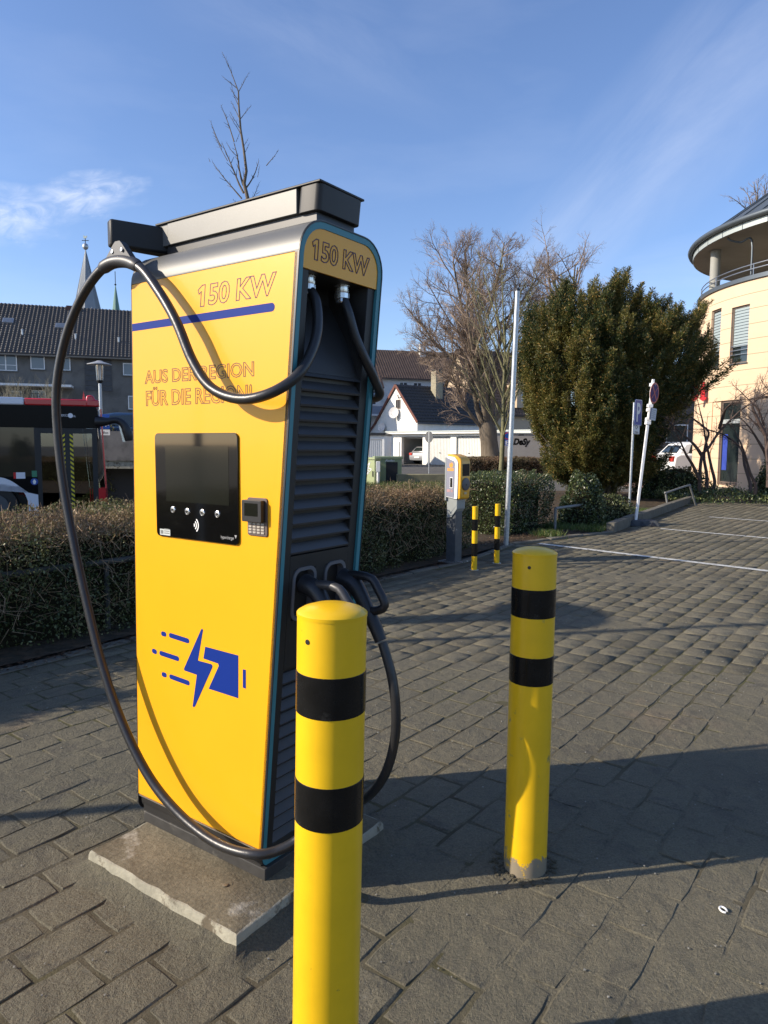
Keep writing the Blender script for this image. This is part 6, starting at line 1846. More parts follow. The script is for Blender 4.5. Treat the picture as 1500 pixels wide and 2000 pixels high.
# a small white ring lying on the stones
wr = G(1412, 1780)
mb = MB(); mb.tube([(wr.x + .010 * cos(a), wr.y + .014 * sin(a), .006) for a in [i * 2 * pi / 14 - .5 for i in range(13)]], .003, 6)
tag(mb.build('plastic_ring', M_['white'], smooth=60), 'tiny white plastic ring lying on the paving near the lower right corner', 'plastic ring')
cn = G(440, 1730, .06)
mb = MB(); mb.lathe([(.009, .0615), (.009, .064), (.007, .0648), (0, .0645)], (cn.x, cn.y, 0), 14); tag(mb.build('coin', mat('dull_metal', (.25, .22, .16), .5, .6), smooth=40), 'dull round coin-like washer lying on the concrete slab', 'washer')

# thin striped bollards by the hedge
def thin_bollard(x, y, H, r, stripes, label):
    t = thing('striped_post', label, 'striped post', (x, y, 0), 0, 'thin yellow and black posts by the wallbox')
    mb = MB(); mb.lathe([(r, -.02), (r, H - .003), (r - .003, H), (0, H + .001)], n=20); mb.build('post', M_['bollard_yellow'], t, smooth=40)
    for z0, z1 in stripes:
        mb = MB(); mb.lathe([(r + .0002, z0), (r + .0012, z0 + .001), (r + .0012, z1 - .001), (r + .0002, z1)], n=20); mb.build('black_band', M_['band_black'], t, smooth=40)
    mb = MB(); mb.lathe([(r + .02, 0.0), (r + .02, .004), (r + .001, .005)], n=20); mb.build('foot', M_['plate'], t)
    return t
for (bx, by_, px, top, st_, lab) in ((926, 1113, 926, 989, (1014, 1036, 1061, 1086), 'thin yellow and black striped post beside the wallbox, the one with its yellow top lower'),
                                 (970, 1100, 971, 984, (1007, 1029, 1052, 1074), 'thin yellow and black striped post nearest the tall grey pole')):
    g = G(bx, by_)
    zz = [zat(y, px, (0, g.y)) for y in st_]
    thin_bollard(g.x, g.y, zat(top, px, (0, g.y)), .0335, [(zz[1], zz[0]), (zz[3], zz[2])], lab)

# ------------------------------------------------------------------ wallbox on its post
g = G(886, 1097)
M_['grey_box'] = mat('grey_painted_sheet', (0.26, 0.28, 0.27), 0.5, var=.08, vscale=8)
M_['amber'] = mat('amber_plastic', (0.72, 0.36, 0.015), 0.35, var=.06, vscale=10, coat=.2)
sc_ = g.y / FPX * 1.002      # metres per pixel there
wb = thing('wallbox_pedestal', 'small yellow and white charging wallbox on a dark grey post in front of the hedge', 'charging wallbox', (g.x, g.y, 0), radians(-42))
# local frame: -y faces the camera's lower left (white-framed grey flank), +x faces right (yellow front)
Hm = lambda py: zat(py, 890, (0, g.y))
mb = MB(); mb.box(-.07, .07, -.07, .07, 0, Hm(905)); mb.build('post', M_['zinc'], wb, bevel=.004)
mb = MB(); mb.box(-.15, .13, -.13, .13, 0.0, .012); mb.build('foot_plate', M_['plate'], wb)
z0, z1 = Hm(974), Hm(887)
# head: side outline in x-z (x = out to the front), extruded along y
HW = .098
XX = lambda a: a if a < 0 else a * .66
sil = [(-.05, z0 + .03), (.21, z0), (.235, z0 + .02), (.245, z0 + .2), (.245, z1 - .09), (.225, z1 - .055), (.15, z1 - .02), (.02, z1), (-.05, z1)]
mb = MB(); mb.prism(sil, lambda a, b, d: (XX(a), d, b), -HW, HW)
head = mb.build('head', M_['amber'], wb, smooth=35, bevel=.012)
ins = [(-.052, z0 + .025), (.165, z0 + .002), (.178, z0 + .02), (.182, z0 + .2), (.182, z1 - .11), (.165, z1 - .075), (.1, z1 - .035), (-.052, z1 - .02)]
mb = MB(); mb.prism(ins, lambda a, b, d: (XX(a), d, b), -HW - .010, -HW + .001)
mb.build('white_flank', M_['white'], wb, bevel=.004)
ins2 = [(-.05, z0 + .035), (.10, z0 + .02), (.108, z0 + .2), (.108, z1 - .115), (.095, z1 - .085), (-.05, z1 - .045)]
mb = MB(); mb.prism(ins2, lambda a, b, d: (XX(a), d, b), -HW - .014, -HW - .0095)
fl = mb.build('grey_flank', mat('grey_lilac_print', (.22, .22, .27), .5), wb)
FQ = lambda a, b, d: (XX(a), -HW - .014 - d, b)
zr = lambda t: z0 + (z1 - z0) * t
mb = MB(); mb.prism([(-.035, zr(.63)), (.09, zr(.63)), (.09, zr(.66)), (-.035, zr(.66))], FQ, 0, .001); mb.prism([(-.035, zr(.665)), (.09, zr(.665)), (.09, zr(.69)), (-.035, zr(.69))], FQ, 0, .001)
# small flame-like print above it
mb.prism([(.0, zr(.72)), (.03, zr(.70)), (.06, zr(.71)), (.075, zr(.76)), (.065, zr(.82)), (.05, zr(.78)), (.04, zr(.83)), (.02, zr(.78)), (.005, zr(.82)), (-.005, zr(.76))], FQ, 0, .001)
mb.build('orange_print', mat('orange_print', (.8, .30, .03), .5), fl)
mb = MB(); mb.prism(rrect(.01, .075, zr(.25), zr(.49), .004), FQ, 0, .003); sw = mb.build('meter_window_frame', M_['white'], fl)
mb = MB(); mb.prism(rrect(.018, .067, zr(.265), zr(.475), .003), FQ, .003, .004); mb.build('meter_window', M_['screen'], sw)
mb = MB(); mb.prism([(-.04, zr(.16)), (.015, zr(.16)), (.015, zr(.22)), (-.04, zr(.22))], FQ, 0, .001); mb.prism(rrect(.03, .08, zr(.155), zr(.215), .02, 4), FQ, 0, .001)
mb.build('notice_print', mat('pinkish_print', (.42, .25, .25), .6), fl)
FX = lambda a, b, d: (.162 + d, a * .9, b)
mb = MB(); mb.prism(rrect(-.075, .085, zr(.52), zr(.79), .006), FX, -.02, .004); wd = mb.build('window_recess', M_['black'], wb)
mb = MB(); mb.prism(rrect(-.066, .076, zr(.53), zr(.78), .004), FX, .004, .006); mb.build('window_pane', M_['screen'], wd)
mb = MB(); mb.lathe([(.078, 0), (.078, .012), (.06, .016), (.0, .017)], (.160, .0, zr(.34)), 24, M=Matrix.Rotation(radians(90), 3, 'Y')); sk2 = mb.build('socket_lid', mat('dark_grey_plastic', (.07, .07, .08), .45), wb, smooth=40)
mb = MB(); mb.box(.172, .179, -.01, .01, zr(.31), zr(.345)); mb.build('lid_latch', M_['black'], sk2)
mb = MB(); mb.prism(rrect(-.03, .03, zr(.115), zr(.165), .004), FX, .0, .002); mb.build('sticker', mat('pale_sticker', (.55, .42, .22), .6), wb)
zb0, zb1 = Hm(1000), Hm(974) + .01
mb = MB(); mb.prism([(-.055, zb0 - .07), (.015, zb0 - .06), (.10, zb0 + .05), (.10, zb1), (-.055, zb1 + .03)], lambda a, b, d: (a, d, b), -.085, .085)
mb.build('bracket', M_['grey_box'], wb, bevel=.004)
mb = MB(); mb.box(-.075, -.052, -.11, .11, z0 - .02, z1 - .04); mb.build('back_plate', M_['grey_box'], wb, bevel=.003)

# ------------------------------------------------------------------ tall grey pole
g = G(988, 1067)
tp = P(1011, 568, g.y)
mb = MB(); mb.tube([(g.x, g.y, -.05), tuple(tp)], [.038, .034], 16)
po = thing('steel_pole', 'tall plain galvanised steel pole leaning slightly, at the corner of the clipped hedge', 'pole', (g.x, g.y, 0))
o = mb.build('tube', M_['plate'], po, smooth=40); o.location = (-g.x, -g.y, 0)
mb = MB(); mb.lathe([(.036, 0), (.036, .03), (.012, .045), (0, .046)], tp - Vector((0, 0, .005)), 14); o = mb.build('cap', M_['black'], po, smooth=40); o.location = (-g.x, -g.y, 0)

# ------------------------------------------------------------------ traffic signs


def sign_plate(name, parent, fn, w, h, m, rim=None, r=.02):
    mb = MB(); mb.prism(rrect(-w / 2, w / 2, -h / 2, h / 2, r), fn, -.003, 0.0)
    o = mb.build(name, m, parent)
    if rim:
        mb = MB()
        A = rrect(-w / 2 + .004, w / 2 - .004, -h / 2 + .004, h / 2 - .004, r); B_ = rrect(-w / 2 + .016, w / 2 - .016, -h / 2 + .016, h / 2 - .016, r * .7)
        n_ = len(A)
        mb.add([fn(a, b, .0015) for a, b in A] + [fn(a, b, .0015) for a, b in B_], [(i, (i + 1) % n_, n_ + (i + 1) % n_, n_ + i) for i in range(n_)])
        mb.build('border', rim, o)
    return o


# blue P sign with the wheelchair plate
g = G(1229, 990)
ps = thing('parking_sign', 'blue P sign with a white wheelchair plate, in front of the yew', 'parking sign', (g.x, g.y, 0))
def world_child(o, root): o.location = (-root.location.x, -root.location.y, -root.location.z); return o
tp = P(1239, 786, g.y)
mb = MB(); mb.tube([(g.x, g.y, 0), tuple(tp)], .03, 12); world_child(mb.build('post', M_['plate'], ps, smooth=40), ps)
FA = radians(-90 + 50)          # the sign face is turned to the right
cP = P(1247, 806, g.y); cP = Vector((cP.x - .02, g.y - .05, cP.z))
fnP = plane_fn(cP, radians(-62 + 20))
o = world_child(sign_plate('sign_panel', ps, fnP, .42, .62, M_['sign_blue'], M_['white'], .04), ps)
mb = MB(); text_fill(mb, 'P', fnP, -.105, .125, -.22, .23, .003, offset=.03); ch_ = mb.build('letter_p', M_['white'], o)
cQ = Vector((cP.x - .035, cP.y, P(1245, 835, g.y).z)); fnQ = plane_fn(cQ, radians(-42))
o = world_child(sign_plate('plate', ps, fnQ, .42, .33, M_['white'], M_['print_black'], .02), ps)
mb = MB()      # wheelchair user: head, torso, seat, wheel
mb.prism([(.022 * cos(a) - .01, .022 * sin(a) + .125) for a in [i * pi / 5 for i in range(10)]], fnQ, .002, .004)
mb.prism([(-.025, .10), (.0, .10), (.008, .055), (.05, .055), (.05, .04), (-.018, .03)], fnQ, .002, .004)
mb.prism([(.035, .05), (.052, .05), (.075, -.01), (.058, -.015)], fnQ, .002, .004)
for i in range(12):
    a0_, a1_ = radians(100 + i * 22), radians(100 + (i + 1) * 22)
    mb.prism([(.052 * cos(a0_), .052 * sin(a0_) + .01), (.052 * cos(a1_), .052 * sin(a1_) + .01), (.040 * cos(a1_), .040 * sin(a1_) + .01), (.040 * cos(a0_), .040 * sin(a0_) + .01)], fnQ, .002, .004)
text_fill(mb, '2 Plätze', fnQ, -.13, .13, -.135, -.085, .003)
mb.build('wheelchair_symbol', M_['print_black'], o)

# leaning white temporary sign on a rubber foot
g = G(1241, 1026)
ts = thing('temporary_sign', 'leaning white pole with a round no-stopping sign, standing in a black rubber foot', 'traffic sign', (g.x, g.y, 0))
tp = P(1276, 741, g.y)
b0_ = Vector((g.x, g.y, .05))
ax_ = (tp - b0_); axn = ax_.normalized()
mb = MB(); mb.box(-.022, .022, -.022, .022, 0, ax_.length, M=(Matrix.Translation(b0_) @ axn.to_track_quat('Z', 'Y').to_matrix().to_4x4()))
world_child(mb.build('pole', M_['pole_white'], ts, bevel=.004), ts)
def on_pole(t): return b0_ + ax_ * t
def tilt_fn(c, ang):
    n_ = Vector((cos(ang), sin(ang), 0)); n_ = (n_ - axn * n_.dot(axn)).normalized(); t_ = axn.cross(n_)
    return lambda a, b, d: tuple(c + t_ * a + axn * b + n_ * d)
TA = radians(-44)
pz = lambda py: ((870 - py) / FPX * g.y + CAM_H - .05) / ax_.z
cS = on_pole(pz(766)) + Vector((cos(TA), sin(TA), 0)) * .055
fnS = tilt_fn(cS, TA)
mb = MB(); disc(mb, fnS, .190, -.003, 0); so = world_child(mb.build('sign_disc', M_['sign_red'], ts), ts)
mb = MB(); disc(mb, fnS, .160, 0, .0015); mb.build('blue_field', mat('faded_blue_violet', (.050, .014, .11), .55, spec=.2), so)
for s_ in (-1, 1):
    mb = MB(); mb.prism([(-.105 * s_ - .016, -.115), (-.105 * s_ + .016, -.105), (.105 * s_ + .016, .115), (.105 * s_ - .016, .105)], fnS, .0016 + (.001 if s_ > 0 else 0), .003 + (.001 if s_ > 0 else 0)); mb.build('red_bar', M_['sign_red'], so)
mb = MB(); disc(mb, fnS, .189, -.008, -.0035); mb.build('sign_back', M_['white'], so)
for py in (750, 790, 798, 816, 823):
    c = on_pole(pz(py)); mb = MB(); mb.box(-.04, .05, -.045, .045, -.03, .03, M=(Matrix.Translation(c) @ axn.to_track_quat('Z', 'Y').to_matrix().to_4x4())); world_child(mb.build('clamp', M_['pole_white'], ts, bevel=.006), ts)
cN = on_pole(pz(806)) + Vector((.05, -.04, 0)); fnN = tilt_fn(cN, radians(-50))
mb = MB(); mb.prism(rrect(-.10, .13, -.11, .11, .012), fnN, -.004, 0); no = world_child(mb.build('notice', mat('weathered_paper', (.55, .55, .56), .6, var=.1, vscale=12), ts), ts)
mb = MB(); mb.prism([(-.095, -.105), (-.045, -.105), (-.045, .105), (-.095, .105)], fnN, .001, .002)
for k in range(5): mb.prism([(-.02, -.07 + k * .035), (.10 - .02 * (k % 2), -.07 + k * .035), (.10 - .02 * (k % 2), -.062 + k * .035), (-.02, -.062 + k * .035)], fnN, .001, .002)
mb.build('notice_print', mat('grey_notice_print', (.25, .25, .3), .6), no)
# rubber foot with holes
mb = MB(); Mf = Matrix.Translation((g.x, g.y, 0)) @ Matrix.Rotation(radians(-8), 4, 'Z')
def tr(x, y, z): return Mf @ Vector((x, y, z))
L_, Wd = .40, .20
mb.hexa([tr(-L_, -Wd, 0), tr(L_, -Wd, 0), tr(L_, Wd, 0), tr(-L_, Wd, 0)], [tr(-L_ + .05, -Wd + .05, .105), tr(L_ - .05, -Wd + .05, .105), tr(L_ - .05, Wd - .05, .105), tr(-L_ + .05, Wd - .05, .105)])
fo = world_child(mb.build('rubber_foot', mat('recycled_rubber', (.045, .05, .055), .8, var=.3, vscale=12, bump=.4, bscale=60), ts, bevel=.01), ts)
for k in range(4):
    x = -.27 + k * .18
    mb = MB(); mb.hexa([tr(x - .055, -Wd - .012, .012), tr(x + .055, -Wd - .012, .012), tr(x + .055, -Wd + .03, .012), tr(x - .055, -Wd + .03, .012)],
                       [tr(x - .004, -Wd + .018, .082), tr(x + .004, -Wd + .018, .082), tr(x + .004, -Wd + .05, .082), tr(x - .004, -Wd + .05, .082)])
    mb.build('recess', M_['black'], fo)

# round sign seen from behind, in front of the garages
c = P(836.5, 853.5, 38.0); bz = P(838, 926, 38.0)
rsn = thing('round_sign', 'round traffic sign seen from its grey back, on a thin post before the white garages', 'traffic sign', (bz.x, bz.y, -.03))
mb = MB(); mb.tube([(bz.x, bz.y, -.03), (bz.x - .03, bz.y, c.z + .3)], .035, 10); world_child(mb.build('post', M_['plate'], rsn), rsn)
fnR = plane_fn(Vector((bz.x - .03, bz.y - .05, c.z)), radians(-90 - 48))
mb = MB(); disc(mb, fnR, .30, -.003, .003); dd_ = world_child(mb.build('sign_disc', M_['sign_back'], rsn), rsn)
mb = MB(); mb.prism([(-.02, -.28), (.02, -.28), (.02, .28), (-.02, .28)], fnR, .004, .012); mb.build('brace', M_['plate'], dd_)
# small blue and red sign behind the pole
c = P(991, 857, 30.0)
bs_ = thing('blue_zone_sign', 'small blue and violet sign half hidden behind the tall grey pole', 'traffic sign', (c.x + .05, 30.05, -.03))
mb = MB(); mb.tube([(c.x + .05, 30.05, -.03), (c.x + .05, 30.05, c.z + .35)], .03, 10); world_child(mb.build('post', M_['plate'], bs_), bs_)
fnB = plane_fn(c, radians(-90))
o = world_child(sign_plate('sign_panel', bs_, fnB, .42, .60, M_['sign_blue'], M_['white'], .03), bs_)
mb = MB(); disc(mb, plane_fn(c + Vector((0, 0, .12)), radians(-90)), .15, .002, .004, 20); mb.build('red_ring', M_['sign_red'], o)
mb = MB(); disc(mb, plane_fn(c + Vector((0, 0, .12)), radians(-90)), .115, .0045, .006, 20); mb.build('blue_disc', M_['sign_blue'], o)
mb = MB(); text_fill(mb, 'E', fnB, -.07, .09, -.24, -.08, .003); mb.build('white_print', M_['white'], o)

# thin posts standing left of the picture: their shadows cross the paving
def far_pole(x, y, h, label, cat='pole', r=.045):
    t = thing('steel_pole', label, cat, (x, y, 0), 0)
    mb = MB(); mb.tube([(0, 0, -.05), (0, 0, h)], [r, r * .8], 12); mb.build('tube', M_['plate'], t, smooth=40)
    mb = MB(); mb.lathe([(r, h - .01), (r, h + .02), (0, h + .04)], n=12); mb.build('cap', M_['black'], t)
far_pole(-6.2, 3.95, 6.5, 'grey flagpole out of frame beyond the left edge, behind the hedge')
far_pole(-5.0, 1.95, 3.2, 'short grey pole out of frame on the left, its shadow reaching the station foot', r=.04)
# ------------------------------------------------------------------ vegetation
def leaf_quads(Pc, size, rngx, aspect=0.55, up=0.3):
    """one small four-sided leaf at each point, random attitude"""
    n = len(Pc)
    a = rngx.normal(size=(n, 3)); a[:, 2] += up; a /= np.linalg.norm(a, axis=1, keepdims=True)
    b = rngx.normal(size=(n, 3)); b -= a * (a * b).sum(1, keepdims=True); b /= np.linalg.norm(b, axis=1, keepdims=True)
    s = (size * rngx.uniform(.6, 1.3, size=(n, 1)))
    w = s * aspect
    V = np.stack([Pc - a * s * .5, Pc + b * w * .5, Pc + a * s * .5, Pc - b * w * .5], 1).reshape(-1, 3)
    Q = np.arange(4 * n).reshape(-1, 4)
    return V, Q


def merge(parts):
    V = []; Q = []; k = 0
    for v, q in parts:
        V.append(v); Q.append(q + k); k += len(v)
    return np.concatenate(V), np.concatenate(Q)


M_['hedge_brown'] = leaf_mat('hedge_top_leaves', (0.24, 0.155, 0.085), (0.13, 0.145, 0.05), (0.38, 0.28, 0.17), scale=1.3, rough=.6, spec=.3)
M_['hedge_green'] = leaf_mat('hedge_leaves', (0.055, 0.078, 0.024), (0.105, 0.115, 0.040), (0.20, 0.21, 0.10), scale=1.8, rough=.45, spec=.5)
M_['ivy'] = leaf_mat('ivy_leaves', (0.038, 0.062, 0.020), (0.085, 0.11, 0.034), (0.20, 0.22, 0.09), scale=2.0, rough=.35, spec=.6)
M_['brown_hedge'] = leaf_mat('russet_hedge_leaves', (0.20, 0.125, 0.075), (0.12, 0.10, 0.05), (0.28, 0.20, 0.12), scale=.8, rough=.7)
M_['yew'] = leaf_mat('yew_needles', (0.038, 0.060, 0.017), (0.155, 0.142, 0.034), (0.30, 0.19, 0.055), scale=.9, lo=.38, hi=.62, rough=.5, spec=.4, trans=.25)
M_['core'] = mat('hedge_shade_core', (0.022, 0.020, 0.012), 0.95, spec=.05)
M_['thin_twig'] = mat('hedge_twigs', (0.30, 0.21, 0.13), 0.85, var=.4, vscale=9, spec=.2)


def path_pts(path):
    P_ = [Vector((*p, 0)) for p in path]
    segs = [(P_[i], P_[i + 1]) for i in range(len(P_) - 1)]
    Ls = [(b - a).length for a, b in segs]
    return segs, Ls, sum(Ls)


def hedge(name, front, thick, H, label, cat, dens, leaf, seed, m_top, m_side, group=None, twigs=300, top_drop=0.0, rough_=.06, zbase=0.0, top_frac=.8):
    """a clipped hedge along the polyline `front` (its near face); grows away to the left of the path"""
    r = np.random.default_rng(seed)
    segs, Ls, LT = path_pts(front)
    t = thing(name, label, cat, (segs[0][0].x, segs[0][0].y, zbase), 0, group)
    off = np.array(segs[0][0])
    # core
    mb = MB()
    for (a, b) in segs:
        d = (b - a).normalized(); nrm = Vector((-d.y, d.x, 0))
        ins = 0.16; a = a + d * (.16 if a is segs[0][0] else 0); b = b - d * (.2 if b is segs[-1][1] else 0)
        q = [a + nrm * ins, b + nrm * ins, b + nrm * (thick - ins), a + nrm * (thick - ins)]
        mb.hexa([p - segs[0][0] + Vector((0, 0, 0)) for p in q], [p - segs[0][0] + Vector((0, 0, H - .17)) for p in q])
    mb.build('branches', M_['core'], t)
    def frame(s):
        s = np.clip(s, 0, LT - 1e-6); acc = 0
        out = np.zeros((len(s), 3)); nn = np.zeros((len(s), 3))
        for (a, b), L in zip(segs, Ls):
            mk = (s >= acc) & (s < acc + L + 1e-9)
            tt = (s[mk] - acc) / L
            out[mk] = np.array(a) + np.outer(tt, np.array(b - a))
            d = (b - a).normalized(); nn[mk] = (-d.y, d.x, 0)
            acc += L
        return out, nn
    def wob(s, h, k=1.0):
        return rough_ * (np.sin(s * 2.1 + h * 3) + .7 * np.sin(s * 5.3 + h * 4.1 + 1.3) + .5 * np.sin(s * 11.7 - h * 7)) * k
    n_side = int(LT * H * dens); n_top = int(LT * thick * dens)
    s = r.uniform(-.05, LT + .05, n_side); h = r.uniform(0, 1, n_side) ** .9 * H
    p, nn = frame(s)
    depth = np.abs(r.normal(0, .07, n_side)) + .02 + wob(s, h) + .10 * np.clip((h / H - .85) / .15, 0, 1) ** 2
    p = p + nn * depth[:, None]; p[:, 2] = h
    sb = r.uniform(0, LT, n_side // 3); hb = r.uniform(0, 1, n_side // 3) * H
    pb, nb_ = frame(sb); pb = pb + nb_ * (thick - np.abs(r.normal(0, .08, len(sb))) - .02 - wob(sb, hb))[:, None]; pb[:, 2] = hb
    # both ends
    ne = int(thick * H * dens)
    ends = []
    for e_s, sg in ((0, -1), (LT, 1)):
        pe, nnE = frame(np.full(ne, e_s - 1e-5 if sg > 0 else 1e-5))
        dv = np.array((segs[-1][1] - segs[-1][0]).normalized()) if sg > 0 else np.array((segs[0][1] - segs[0][0]).normalized())
        pe = pe + nnE * r.uniform(0, thick, ne)[:, None] - sg * dv * (np.abs(r.normal(0, .07, ne)))[:, None]; pe[:, 2] = r.uniform(0, 1, ne) * H
        ends.append(pe)
    side = np.concatenate([p, pb] + ends)
    st_ = r.uniform(0, LT, n_top); dt = r.uniform(0.02, thick - .02, n_top)
    pt, nt_ = frame(st_); edge = np.minimum(dt, thick - dt)
    pt = pt + nt_ * dt[:, None]
    pt[:, 2] = H - np.abs(r.normal(0, .05, n_top)) + wob(st_, dt * 4, .7) - .10 * np.exp(-edge / .07)
    for q in (side, pt): q -= off; 
    mk = r.uniform(0, 1, len(side)) < np.clip((side[:, 2] / H - top_frac) / (1 - top_frac) * 1.2, 0, 1)
    top_all = np.concatenate([pt, side[mk]]); side = side[~mk]
    V, Q = leaf_quads(side, leaf, r); np_mesh('foliage', V, Q, m_side, t, kind='stuff')
    V, Q = leaf_quads(top_all, leaf, r, aspect=.4, up=.8); np_mesh('clipped_top', V, Q, m_top, t, kind='stuff')
    mb = MB()
    for k in range(twigs):
        ss = r.uniform(0, LT, 1); pp, nq = frame(ss); dd = r.uniform(.03, thick - .1) if r.random() < .6 else r.uniform(-.0, .12)
        base = Vector(pp[0] - off + nq[0] * dd); base.z = H - r.uniform(.08, .3) if dd > .12 else r.uniform(.15, 1) * H * .95
        dr = Vector((r.normal(0, .6), r.normal(0, .6), 1.4 if dd > .12 else r.normal(.2, .7))).normalized()
        L = r.uniform(.10, .24)
        mid = base + dr * L * .5 + Vector((r.normal(0, .012), r.normal(0, .012), 0))
        mb.tube([base, mid, base + dr * L], [.0028, .0022, .001], 3, caps=False)
    mb.build('twigs', M_['thin_twig'], t, kind='stuff')
    return t


hedge('hedge', [(-7.6, -.3), (-2.75, 4.55), (-.25, 7.85), (.75, 9.1), (1.25, 10.1)], 1.05, .90, 'long clipped hedge with brown top running behind the charging station and wallbox', 'hedge', 5200, .026, 5,
      M_['hedge_brown'], M_['hedge_green'], twigs=6500, top_frac=.62)
hedge('hedge', [(2.02, 11.3), (2.35, 11.7), (2.95, 12.45)], 1.1, .98, 'short block of glossy dark ivy hedge between the tall steel pole and the rounded bush', 'hedge', 3600, .036, 6,
      M_['ivy'], M_['ivy'], twigs=250)
for k in range(0): pass


def bush(name, c, rad, label, cat, n, leaf, seed, m, group=None, flat=1.0, core=True, parent_m=None):
    r = np.random.default_rng(seed)
    t = thing(name, label, cat, c, 0, group)
    d = r.normal(size=(n, 3)); d /= np.linalg.norm(d, axis=1, keepdims=True)
    d[:, 2] = np.abs(d[:, 2]) * 1.0 - .12
    rr_ = 1 - np.abs(r.normal(0, .09, n)) + .08 * np.sin(d[:, 0] * 7 + d[:, 2] * 5) + .06 * np.sin(d[:, 1] * 11 + 2)
    p = d * rr_[:, None] * np.array(rad)
    p[:, 2] = np.maximum(p[:, 2], 0.0)
    V, Q = leaf_quads(p, leaf, r); np_mesh('foliage', V, Q, m, t, kind='stuff')
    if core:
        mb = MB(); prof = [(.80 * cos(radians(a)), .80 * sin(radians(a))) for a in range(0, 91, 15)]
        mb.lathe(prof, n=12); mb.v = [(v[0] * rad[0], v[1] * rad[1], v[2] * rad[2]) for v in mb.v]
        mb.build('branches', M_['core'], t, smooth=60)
    else:
        mb = MB()
        for k in range(14):
            a = r.uniform(0, 6.28); mb.tube([(0, 0, 0), (cos(a) * rad[0] * .4, sin(a) * rad[1] * .4, rad[2] * .5), (cos(a) * rad[0] * .8, sin(a) * rad[1] * .8, rad[2] * .8)], [.02, .014, .004], 4, caps=False)
        mb.build('branches', M_['bark'], t)
    return t


q = P(1143, 985, 12.9)
bush('ivy_bush', (q.x, 13.1, 0), (.42, .5, 1.12), 'rounded ivy-covered stump bush between the clipped block and the yew', 'bush', 7000, .045, 21, M_['ivy'])
bush('ivy_bush', (4.25, 14.0, 0), (.75, .6, .62), 'low dark ground ivy at the foot of the yew behind the rail', 'bush', 5000, .05, 22, M_['hedge_green'])
q = P(1345, 950, 20.0)
bush('hedge', (q.x - .2, 20.6, 0), (1.15, .7, 1.05), 'dark evergreen hedge between the yew and the cream round building', 'hedge', 8000, .06, 23, M_['ivy'])
q = P(1500, 930, 20.0)
bush('hedge', (q.x + .45, 20.3, 0), (.7, .7, 1.35), 'dark round hedge at the right edge before the cream building', 'hedge', 6000, .06, 24, M_['ivy'])
bush('added_shade_shrub', (-4.6, 3.42, 0), (.62, .62, 1.95), 'unseen evergreen shrub added beyond the left edge to shade the paving', 'bush', 7000, .045, 25, M_['hedge_green'])  # unseen, added to deepen the shadow on the left paving
# low ivy bank below the bare shrubs
t = thing('ivy_bank', 'dark low ivy bank along the far end of the parking bays', 'ground cover', (8.7, 19.3, 0)); t['kind'] = 'stuff'
r_ = np.random.default_rng(31); n = 9000
p = np.stack([r_.uniform(-1.2, 4.5, n), r_.normal(0, .5, n), np.zeros(n)], 1); p[:, 2] = np.abs(r_.normal(0, .10, n)) + .16 * np.exp(-((p[:, 1]) / .5) ** 2) * (1 + .5 * np.sin(p[:, 0] * 3))
p[:, 1] -= p[:, 0] * .05
V, Q = leaf_quads(p, .06, r_, up=1.0); np_mesh('ivy_leaves', V, Q, M_['ivy'], t, kind='stuff')
# brown hedge round the big tree
gA, gB = P(905, 925, 31.5), P(1052, 925, 31.5)
hedge('hedge', [(gA.x + .1, 31.0), (gB.x - 1.2, 31.3), (gB.x + .6, 32.2)], 2.2, .95, 'low russet brown hedge at the foot of the big bare tree', 'hedge', 1500, .07, 9, M_['brown_hedge'], M_['brown_hedge'], twigs=200, zbase=-.03)
# shrub and grass on the street side
bush('evergreen_shrub', (P(160, 800, 24).x, 24, -.5), (1.6, 1.2, 3.35), 'rounded evergreen bush behind the bus roof, beside the street lamp', 'bush', 8000, .09, 41, M_['yew'], core=True)
bush('evergreen_shrub', (P(222, 800, 25).x, 25.5, -.5), (1.05, 1.0, 3.2), 'rounded evergreen bush above the dark blue car', 'bush', 7000, .09, 42, M_['ivy'], core=True)
bush('low_shrub', (P(235, 960, 14).x, 14.2, -.4), (1.5, .9, .75), 'sprawling low green bush beyond the hedge, right of the bus', 'bush', 7000, .05, 43, leaf_mat('fresh_green_leaves', (.05, .075, .02), (.10, .12, .035), (.16, .17, .07)), core=True)


# ---- bare trees
def branch(mb, p, d, L, r, lvl, cfg, rr_, tips=None):
    k = cfg['seg'][lvl]; pts = [p.copy()]; rad = [r]
    end = r * cfg['taper'][lvl]
    dirs = [d.copy()]
    for i in range(k):
        d = (d + Vector((rr_.gauss(0, 1), rr_.gauss(0, 1), rr_.gauss(0, 1))) * cfg['wig'][lvl] + Vector((0, 0, cfg['up'][lvl]))).normalized()
        p = p + d * (L / k); pts.append(p.copy()); rad.append(r + (end - r) * (i + 1) / k); dirs.append(d.copy())
    mb[min(lvl, 1)].tube(pts, rad, cfg['sides'][lvl], caps=False)
    if lvl + 1 >= len(cfg['num']) + 1: return
    nchild = cfg['num'][lvl]
    for c in range(nchild):
        t = cfg['from'][lvl] + (1 - cfg['from'][lvl]) * (c + rr_.random()) / nchild
        i = min(int(t * k), k - 1); f_ = t * k - i
        q = pts[i].lerp(pts[i + 1], f_); rq = rad[i] + (rad[i + 1] - rad[i]) * f_
        ax = dirs[i + 1].orthogonal().normalized(); ax = Quaternion(dirs[i + 1], rr_.uniform(0, 2 * pi)) @ ax
        ang = radians(rr_.gauss(cfg['ang'][lvl], 9))
        nd = Quaternion(ax, ang) @ dirs[i + 1]
        nl = L * cfg['len'][lvl] * rr_.uniform(.65, 1.15) * (1.15 - .55 * t)
        branch(mb, q, nd, nl, min(rq * .8, r * cfg['rr'][lvl]), lvl + 1, cfg, rr_)


